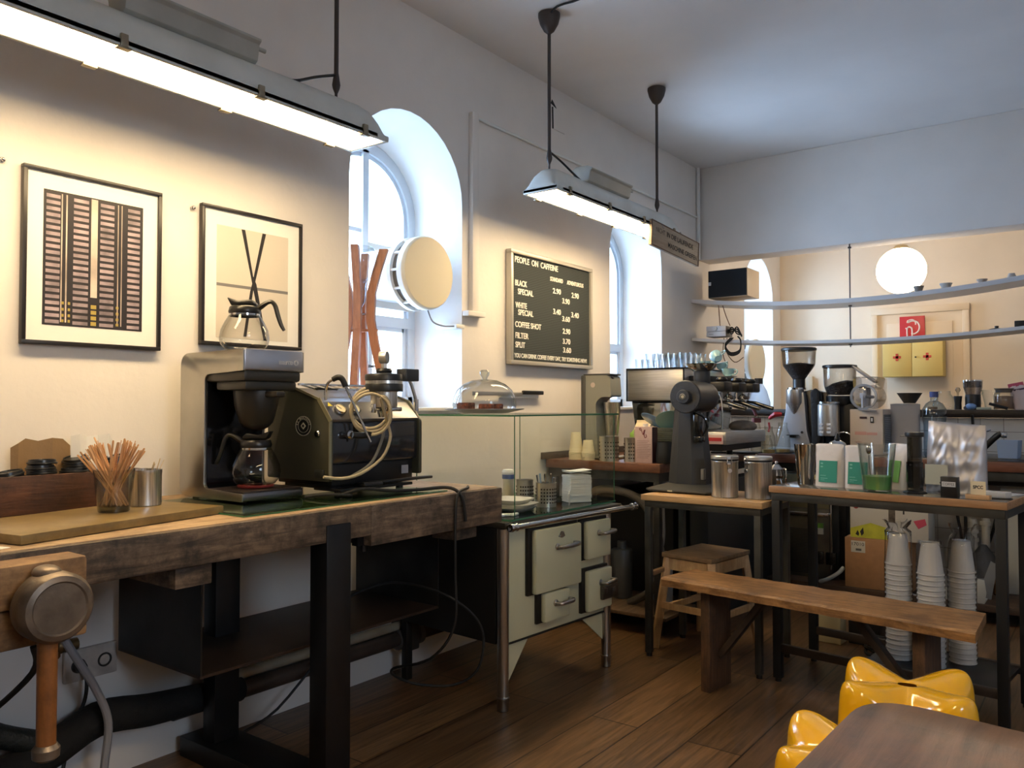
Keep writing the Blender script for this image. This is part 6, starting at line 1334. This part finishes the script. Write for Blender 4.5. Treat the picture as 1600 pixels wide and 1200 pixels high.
solo('red_spout', g, mat('bright_red_plastic', (190,50,56), .4), 'bright red plastic pourer on the carafe left of the silver grinder', 'pourer', (1.0,6.0,1.20), w=True)
solo('black_tray', G().box(-.17,.17,-.10,.10,0,.012,.004), BLACKP, 'flat black tray on the counters in front of the bottles', 'tray', (.78,5.86,1.0405), (0,0,R(12)))
# ================================================================ ledge things
ZL = 1.366
def ledge(name, loc, label, cat): return thing(name, label, cat, (loc[0], loc[1], ZL))
b_ = ledge('squeeze_bottle', (.53,7.05), 'tall translucent squeeze bottle with black cap on the ledge by the far window', 'bottle')
part('body', G().lathe([(0,0),(.096,0),(.098,.01),(.097,.06),(.070,.16),(.040,.215),(.034,.225)], seg=32, caps=False), glass('milky_bottle', (.80,.84,.90), (.55,.6,.68), refl=1.2, milk=.3), b_); part('cap', G().cyl((0,0,.222), .036, .05, seg=24), BLACKP, b_)
b_ = ledge('travel_tumbler', (2.195,7.06), 'tall shiny glass tumbler with black lower half on the ledge', 'tumbler')
part('glass', G().lathe([(0,.0),(.052,0),(.05,.02),(.052,.12),(.066,.17),(.068,.222),(.064,.222),(.06,.17)], seg=32, caps=False), glass('tumbler_dark', (.55,.55,.57), (.15,.15,.17), refl=2.4), b_); part('sleeve', G().lathe([(.054,.0),(.054,.085),(.053,.115),(.045,.118),(0,.118)], seg=32), BLACKP, b_); part('rim', G().lathe([(.067,.215),(.070,.217),(.070,.226),(.066,.226)], seg=32, caps=False), CHROME, b_)
b_ = ledge('pepper_mill', (2.095,7.05), 'small black hand mill on the ledge left of the tumbler', 'mill')
part('body', G().lathe([(0,0),(.026,0),(.024,.05),(.030,.10),(.030,.104),(0,.105)], seg=20), BLACKP, b_); part('top', G().lathe([(.006,.105),(.008,.13),(.02,.15),(.012,.17),(0,.172)], seg=18), glass('clear_knob', (.8,.8,.8), (.35,.35,.35)), b_)
b_ = ledge('glass_jug', (2.00,7.06), 'rounded clear glass coffee server on the ledge behind the water bottle', 'server')
part('glass', G().lathe([(0,0),(.075,.002),(.085,.03),(.075,.08),(.045,.12),(.043,.145)], seg=32, caps=False), CL2, b_)
b_ = ledge('glass_jug', (2.315,7.06), 'thin clear glass jug with a loop handle on the ledge beside the preserving jar', 'server')
part('glass', G().lathe([(0,0),(.040,.002),(.045,.05),(.06,.12),(.062,.15)], seg=28, caps=False), CL2, b_); part('handle', G().tube([(-.05,0,.13),(-.075,0,.10),(-.06,0,.04)], .004, 8, smooth=4), CL2, b_)
b_ = ledge('preserving_jar', (2.40,7.06), 'clear preserving jar of brown powder with a grey lid on the ledge', 'jar')
part('glass', G().lathe([(0,0),(.066,0),(.070,.01),(.070,.11),(.060,.13)], seg=32, caps=False), SYR, b_); part('content', G().lathe([(0,.004),(.064,.006),(.064,.10),(0,.105)], seg=28), mat('brown_powder', (140,112,92), .9), b_); part('lid', G().lathe([(0,.128),(.055,.128),(.058,.15),(.066,.156),(.066,.160),(0,.162)], seg=28), mat('lid_grey', (104,96,88), .4, .5), b_)
r_, i_ = pouch('filter_packet', (2.515,7.06,ZL), R(4), .10,.20,.05, mat('packet_pale', (206,190,190), .5), 'pale packet with a pink top leaning on the ledge at the right edge'); r_.rotation_euler = (0,R(-12),R(4)); part('pink_top', G().box(-.050,.050,-.006,.006,.175,.204,.001), mat('packet_pink', (176,70,96), .5), r_); part('dark_band', G().box(-.050,.050,-.012,.012,.145,.158,.001), mat('packet_plum', (80,60,80), .5), r_)
b_ = ledge('blue_tape_gun', (2.19,6.985), 'small light blue roller gadget at the front of the ledge', 'gadget')
part('body', G().ball((0,0,.024), .030, 18, 10, (1.3,.7,.8)), mat('light_blue_plastic', (120,156,206), .4), b_); part('wheel', G().cyl((-.035,-.012,.012), .014, .012, 'Y', 16), mat('wheel_dark', (60,70,90), .4), b_)
g = G(); g.box(-.05,.05,-.012,.012,0,.018,.004); solo('pale_tool', g, mat('pale_green_tool', (170,176,160), .5), 'pale flat tool lying beside the light blue gadget on the ledge', 'tool', (2.275,6.99,ZL))
g = G(); g.tube([(-.05,0,.045),(0,0,.030),(.04,0,.018),(.07,0,.008)], .011, 8, smooth=3); solo('black_brush', g, BLACKP, 'black handled brush lying on the ledge before the jug', 'brush', (2.36,6.985,ZL))
solo('copper_jar_cover', G().cyl((0,0,0), .035, .022, seg=20, bev=.003), mat('copper_lid', (160,120,80), .5), 'small copper coloured lid on the ledge left of the server', 'lid', (1.925,7.0,ZL))
# ================================================================ hanging shelves
SHW = mat('shelf_white_paint', (204,204,206), .4)
def zs_(u, a, b_, c):  # sagging board: heights at x = 0, 1.32 and 2.55
    x0_, x1_, x2_ = 0, 1.32, 2.55
    return a*(u-x1_)*(u-x2_)/((x0_-x1_)*(x0_-x2_)) + b_*(u-x0_)*(u-x2_)/((x1_-x0_)*(x1_-x2_)) + c*(u-x0_)*(u-x1_)/((x2_-x0_)*(x2_-x1_))
def board(name, hs, th, label):
    g = G(); n = 24; prev = None
    for k in range(n+1):
        x = .004+k*(3.2-.004)/n; z = zs_(min(x,2.9), *hs)
        cur = [g.bm.verts.new(p) for p in ((x,6.80,z),(x,7.16,z),(x,7.16,z-th),(x,6.80,z-th))]
        if prev:
            for i in range(4): g.bm.faces.new((prev[i],prev[(i+1)%4],cur[(i+1)%4],cur[i]))
        else: g.bm.faces.new(cur)
        prev = cur
    g.bm.faces.new(prev); bmesh.ops.recalc_face_normals(g.bm, faces=g.bm.faces)
    return solo(name, g, SHW, label, 'shelf', (1.32,6.98,hs[1]-th), w=True)
U = (2.362,2.262,2.335); Lw = (2.010,1.930,1.968)
board('hanging_shelf', U, .035, 'upper long white shelf hanging in the opening, bent down in the middle')
board('hanging_shelf', Lw, .026, 'lower long white shelf hanging in the opening under the speaker shelf')
root = thing('shelf_rod', 'thin steel threaded rod holding both hanging shelves to the beam', 'rod', (1.325,6.99,1.89))
part('rod', G().cyl((1.325,6.99,1.88), .0055, 2.735-1.88, seg=10), mat('rod_steel', (110,108,112), .4, .7), root, w=True)
for z in (1.893,2.215,2.70): part('nut', G().cyl((1.325,6.99,z), .014, .012, seg=6), mat('nut_dark', (80,74,74), .4, .7), root, w=True)
sp = thing('speaker_box', 'cream speaker lying on its side with black grille on the upper shelf', 'speaker', (.33,6.96,2.355))
part('cabinet', G().box(.155,.515,6.83,7.13,2.357,2.605,.004), mat('speaker_cream', (222,200,168), .45), sp, w=True)
part('grille', G().box(.160,.510,6.815,6.832,2.362,2.600,.004), mat('grille_cloth_black', (24,28,34), .85), sp, w=True); part('badge', G().box(.163,.188,6.812,6.816,2.47,2.50), mat('badge_silver', (190,190,190), .3, .6), sp, w=True)
for k,(z,lb) in enumerate(((2.012,'lower small silver amplifier on the lower shelf'),(2.060,'upper small silver amplifier with round knob on the lower shelf'))):
    a_ = thing('amplifier', lb, 'amplifier', (.22,6.93,z)); part('case', G().box(.135,.31,6.84,7.0,z,z+.046,.003), mat('amp_side', (70,66,64), .4), a_, w=True); part('front', G().box(.133,.312,6.832,6.842,z+.001,z+.046,.001), mat('amp_front', (206,210,218), .3, .3), a_, w=True)
    if k: part('knob', G().lathe([(0,-.014),(.015,-.014),(.018,0),(0,0)], (.222,6.832,z+.024), 20, 'Y'), STEEL, a_, w=True)
    else: part('buttons', G().box(.16,.20,6.830,6.833,z+.02,z+.024), mat('amp_grey_print', (120,124,130), .4), a_, w=True)
WIRE = mat('reddish_wire', (110,70,52), .5)
g = G(); g.tube([(.22,6.90,2.33),(.225,6.90,2.25),(.235,6.90,2.11)], .004, 6, smooth=3); g.tube([(.25,6.90,2.33),(.29,6.90,2.2),(.32,6.92,2.11)], .004, 6, smooth=3); solo('speaker_wire', g, WIRE, 'pair of thin brown wires from the speaker shelf down to the amplifiers', 'wire', (.24,6.9,2.11), w=True)
g = G()
for k in range(4): g.tube([(.31,6.9,2.04+.012*k),(.36,6.86,2.09-.02*k),(.41,6.85,2.03+.02*k),(.45,6.86,2.02-.006*k)], .006, 8, smooth=5)
for k in range(3): g.tube([(.38+.012*k,6.78,1.99),(.33,6.78,1.93-.01*k),(.38,6.775,1.86-.012*k),(.46,6.78,1.88-.01*k),(.47,6.78,1.96),(.44,6.79,2.0)], .006, 8, smooth=6)
solo('cable_bundle', g, RUBBER, 'black cable bundle hanging over the lower shelf beside the amplifiers', 'cable', (.4,6.8,1.85), w=True)
g = G(); g.tube([(.27,6.9,2.0),(.27,6.88,1.85),(.31,6.88,1.72),(.29,6.88,1.60)], .004, 6, smooth=5); g.tube([(.30,6.9,2.0),(.30,6.88,1.88),(.38,6.87,1.78),(.46,6.87,1.82)], .004, 6, smooth=5); solo('thin_wires', g, mat('brown_wire', (90,66,50), .5), 'two thin brown wires hanging under the lower shelf', 'wire', (.3,6.88,1.6), w=True)
part_b = solo('wall_junction_box', G().box(.30,.37,9.19,9.25,1.50,1.72,.006), mat('junction_cream', (200,186,160), .5), 'small cream box on the far wall beside the niche', 'junction box', (.335,9.22,1.5), w=True)
def bowl(x, z, r_, h, m, label, group=None):
    return solo('small_bowl', G().lathe([(0,0),(r_*.55,0),(r_*.58,.004),(r_,h-.003),(r_,h),(r_-.003,h),(r_*.5,.008),(0,.008)], seg=28, caps=False), m, label, 'bowl', (x,6.90,z+.001))
bowl(1.855,zs_(1.855,*U),.038,.052, mat('grey_ceramic', (128,122,116), .5), 'grey small cup in front of the globe lamp on the upper shelf')
bowl(2.045,zs_(2.045,*U),.045,.045, mat('pale_ceramic', (176,172,166), .5), 'pale grey flared bowl on the upper shelf, second from the globe lamp')
bowl(2.285,zs_(2.285,*U),.037,.034, mat('sand_ceramic', (166,158,148), .5), 'low sand coloured bowl on the upper shelf, third from the globe lamp')
solo('small_bowl', G().lathe([(0,.040),(.02,.040),(.034,.003),(.038,0),(.035,0)], seg=28, caps=False), mat('white_ceramic', (196,190,184), .5), 'white bowl turned upside down at the right end of the upper shelf', 'bowl', (2.475,6.90,zs_(2.475,*U)+.001))
solo('saucer_cover', G().lathe([(0,0),(.045,0),(.050,.006),(.02,.012),(.012,.012),(.014,.028),(0,.030)], seg=28), BLACKP, 'flat black lid with knob on the lower shelf at the right', 'lid', (2.375,6.90,zs_(2.375,*Lw)+.001))
solo('black_tin', G().box(-.05,.05,-.04,.04,0,.045,.004), BLACKP, 'black flat tin at the right end of the lower shelf', 'tin', (2.54,6.90,zs_(2.54,*Lw)+.001))
# ================================================================ far room
GLOBE = mat('opal_globe_lit', (255,250,240), .3, emit=13, ecol=(255,226,186))
gl_ = thing('globe_lamp', 'white glowing globe pendant lamp in the far room', 'lamp', (1.56,7.8,2.60))
part('globe', G().ball((1.56,7.8,2.60), .205, 40, 24), GLOBE, gl_, w=True, sharp=90); part('rod', G().cyl((1.56,7.8,2.80), .008, H_-2.80, seg=10), STEEL, gl_, w=True); part('cap', G().lathe([(0,2.83),(.05,2.825),(.075,2.79),(.07,2.785)], (1.56,7.8,0), 28, caps=False), mat('brass_cap', (190,170,130), .4, .6), gl_, w=True); part('ceiling_cup', G().lathe([(.01,H_-.05),(.05,H_-.03),(.05,H_-.001),(0,H_-.001)], (1.56,7.8,0), 24), WHITE, gl_, w=True)
fa = thing('first_aid_cabinet', 'yellow two door first aid cabinet with red crosses on the far wall', 'cabinet', (1.40,9.16,1.69))
YEL = mat('first_aid_yellow', (216,190,112), .5)
part('case', G().box(1.135,1.70,9.04,9.19,1.69,2.10,.006), YEL, fa, w=True)
RC = mat('cross_red', (196,70,52), .5)
for a,b_ in ((1.138,1.412),(1.416,1.697)):
    d = part('door', G().box(a,b_,9.02,9.042,1.693,2.097,.004), YEL, fa, w=True); c = (a+b_)/2-.0; g = G(); g.box(c-.038,c+.038,9.017,9.021,1.88,1.905); g.box(c-.0125,c+.0125,9.017,9.021,1.855,1.93); part('red_cross', g, RC, d, w=True)
part('lock', G().cyl((1.45,9.01,1.89), .008, .012, 'Y', 12), mat('lock_dark', (60,50,40), .4, .6), fa, w=True)
fs = thing('hose_sign', 'red square sign with a white hose symbol above the first aid cabinet', 'sign', (1.39,9.19,2.06))
part('plate', G().box(1.272,1.512,9.18,9.186,2.075,2.325,.002), mat('sign_red', (190,42,48), .45), fs, w=True)
SW = mat('sign_white', (230,214,206), .5)
g = G(); g.tube([(1.355,9.177,2.285),(1.35,9.177,2.262),(1.395,9.177,2.275),(1.44,9.177,2.262),(1.462,9.177,2.215),(1.45,9.177,2.165),(1.41,9.177,2.14),(1.385,9.177,2.15)], .0075, 8, smooth=6)
g.tube([(1.345,9.177,2.12),(1.345,9.177,2.19),(1.36,9.177,2.215),(1.385,9.177,2.205),(1.392,9.177,2.18),(1.392,9.177,2.12)], .0075, 8, smooth=5); g.tube([(1.33,9.177,2.205),(1.345,9.177,2.19)], .006, 8); g.tube([(1.36,9.177,2.285),(1.40,9.177,2.288),(1.425,9.177,2.26),(1.425,9.177,2.235)], .006, 8, smooth=4)
part('symbol', g, SW, fs, w=True)
# ================================================================ wooden stool
PINE = wood('raw_pine', (168,132,92), (202,168,124), stretch=(12,12,1.4), rough=.6, dirt=(120,92,62), dirt_amt=.35); PINET = wood('worn_stool_seat', (112,88,62), (146,118,86), stretch=(2,14,14), rough=.6, dirt=(84,66,48), dirt_amt=.5)
ws = thing('wooden_stool', 'small square wooden stool standing behind the long bench', 'stool', (1.14,4.46,0), R(-8))
part('seat', G().box(-.165,.165,-.215,.215,.522,.548,.005), PINET, ws)
for sx_ in (-1,1):
    for sy_ in (-1,1):
        part('leg', G().bar((sx_*.195,sy_*.245,0),(sx_*.140,sy_*.185,.52),.045,.04,.002), PINE, ws)
for sy_ in (-1,1): part('apron', G().bar((-.14,sy_*.19,.485),(.14,sy_*.19,.485),.022,.065), PINE, ws)
for sx_ in (-1,1): part('apron', G().bar((sx_*.145,-.18,.485),(sx_*.145,.18,.485),.022,.065), PINE, ws)
for sx_ in (-1,1): part('stretcher', G().bar((sx_*.172,-.22,.22),(sx_*.172,.22,.22),.02,.035), PINE, ws)
part('stretcher', G().bar((-.172,-.225,.25),(.172,-.225,.25),.02,.035), PINE, ws)
# ================================================================ long bench
OAK = wood('old_bench_plank', (112,80,50), (182,138,90), stretch=(1.3,16,16), rough=.45, dirt=(70,48,32), dirt_amt=.6, bump=.8); OAKD = wood('old_bench_leg', (62,44,32), (104,74,50), stretch=(14,14,1.6), rough=.6, dirt=(36,26,20), dirt_amt=.6, bump=.8)
lb_ = thing('long_bench', 'long rustic wooden plank bench in front of the tables', 'bench', (1.95,3.78,0))
g = G(); n = 28
front = []; back = []
for k in range(n+1):
    u = k/n; jf = random.uniform(-.005,.005); jb = random.uniform(-.004,.004)
    fx = 1.245+(2.63-1.245)*u; fy = 3.665+(3.49-3.665)*u + jf; bx = 1.30+(2.625-1.30)*u; by = 3.955+(3.845-3.955)*u + jb
    if k == 0: fx += .0
    front.append((fx,fy)); back.append((bx,by))
prev = None
for (f, b_) in zip(front, back):
    m = random.uniform(-.002,.002)
    cur = [g.bm.verts.new(p) for p in ((f[0],f[1]+.006,.545+m),(b_[0],b_[1]-.006,.545+m),(b_[0],b_[1],.538),(b_[0],b_[1],.505),(f[0],f[1]+.004,.502),(f[0],f[1],.535))]
    if prev:
        for i in range(6): g.bm.faces.new((prev[i],prev[(i+1)%6],cur[(i+1)%6],cur[i]))
    else: g.bm.faces.new(cur)
    prev = cur
g.bm.faces.new(prev); bmesh.ops.recalc_face_normals(g.bm, faces=g.bm.faces)
part('seat_plank', g, OAK, lb_, w=True, sharp=25)
ML = TM(1.245,3.665,0) @ RZ(-math.atan(.175/1.385))
for x in (.165,1.14):
    part('leg', G().box(x,x+.05,.09,.30,0,.505,.006,ML), OAKD, lb_, w=True)
for p,q in (((.215,.195,.10+.06),(.46,.195,.49)),((1.14,.195,.16),(.86,.195,.49))):
    a = ML @ Vector(p); b_ = ML @ Vector(q); part('brace', G().bar(a,b_,.05,.03,.002), mat('brace_dark', (48,38,30), .6, var=.3, vs=12), lb_, w=True)
# ================================================================ yellow stools
YP = mat('yellow_gloss_plastic', (236,178,20), .14, coat=.6, var=.0)
def plastic_stool(loc, rz, label):
    g = G(); n = 96; rings = []
    def sm(t): t = max(0,min(1,t)); return t*t*(3-2*t)
    prof = [.10,.18,.30,.45,.60,.74,.86,.95,1.0]
    for s in prof:
        ring = []
        for i in range(n):
            a = 2*PI*i/n; c4 = math.cos(4*(a-PI/4)) # +1 at corners
            Rr = .205*(1+.20*c4)
            z = .430 + .030*s**1.8*c4 - .014*s**2*(1-c4)/2 + .010*math.cos(2*a)*s**2 - .028*max(0,s-.85)**2/.0225*.35
            rad = Rr*s
            if s == .10: ring.append(g.bm.verts.new((.036*math.cos(a),.024*math.sin(a),.424)))
            else: ring.append(g.bm.verts.new((rad*math.cos(a),rad*math.sin(a),z)))
        rings.append(ring)
    # side walls down into four legs
    for t in (.06,.16,.30,.45,.6,.75,.9,1.0):
        ring = []
        for i in range(n):
            a = 2*PI*i/n; c4 = math.cos(4*(a-PI/4)); leg = sm((c4+.15)/.55)
            zb = .30*(1-leg); zt = .430+.030*c4-.014*(1-c4)/2+.010*math.cos(2*a)-.0098
            Rr = .205*(1+.20*c4)
            z = zt+(zb-zt)*t; h_ = (zt-z)
            rad = Rr*(1+.035*min(1,h_/.03)) + .03*t*leg
            ring.append(g.bm.verts.new((rad*math.cos(a),rad*math.sin(a),z)))
        rings.append(ring)
    for A,B in zip(rings,rings[1:]):
        for i in range(n): g.bm.faces.new((A[i],A[(i+1)%n],B[(i+1)%n],B[i]))
    bmesh.ops.recalc_face_normals(g.bm, faces=g.bm.faces)
    o = solo('plastic_stool', g, YP, label, 'stool', loc, (0,0,rz), group='yellow plastic stools', sharp=180)
    md = o.modifiers.new('thickness', 'SOLIDIFY'); md.thickness = .006; md.offset = 1
    md2 = o.modifiers.new('sub', 'SUBSURF'); md2.levels = 1; md2.render_levels = 1
    return o
plastic_stool((2.47,3.08,0), R(10), 'glossy yellow plastic stool with a hole in the seat, farther from the dark table')
plastic_stool((2.47,2.42,0), R(10), 'glossy yellow plastic stool mostly hidden by the dark wooden table')
# ================================================================ dark table in the foreground
DW = wood('dark_oiled_tabletop', (52,40,35), (108,86,74), stretch=(12,1.0,10), rough=.32, dirt=(132,92,58), dirt_amt=.35, bump=.5, vs=2.4)
ft = thing('dark_table', 'dark oiled wooden table with rounded corner in the near right corner', 'table', (3.1,1.3,0))
pts = rr_profile([(2.555,.75),(3.75,.75),(3.75,1.83),(2.60,1.975)], [.03,.03,.03,.14], 8)
part('tabletop', G().prism(pts, 'Z', .702,.74,.005), DW, ft, w=True)
for x,y in ((2.68,.85),(3.62,.85),(2.68,1.74),(3.62,1.70)): part('leg', G().box(x-.03,x+.03,y-.03,y+.03,0,.702,.003), BLACKM, ft, w=True)
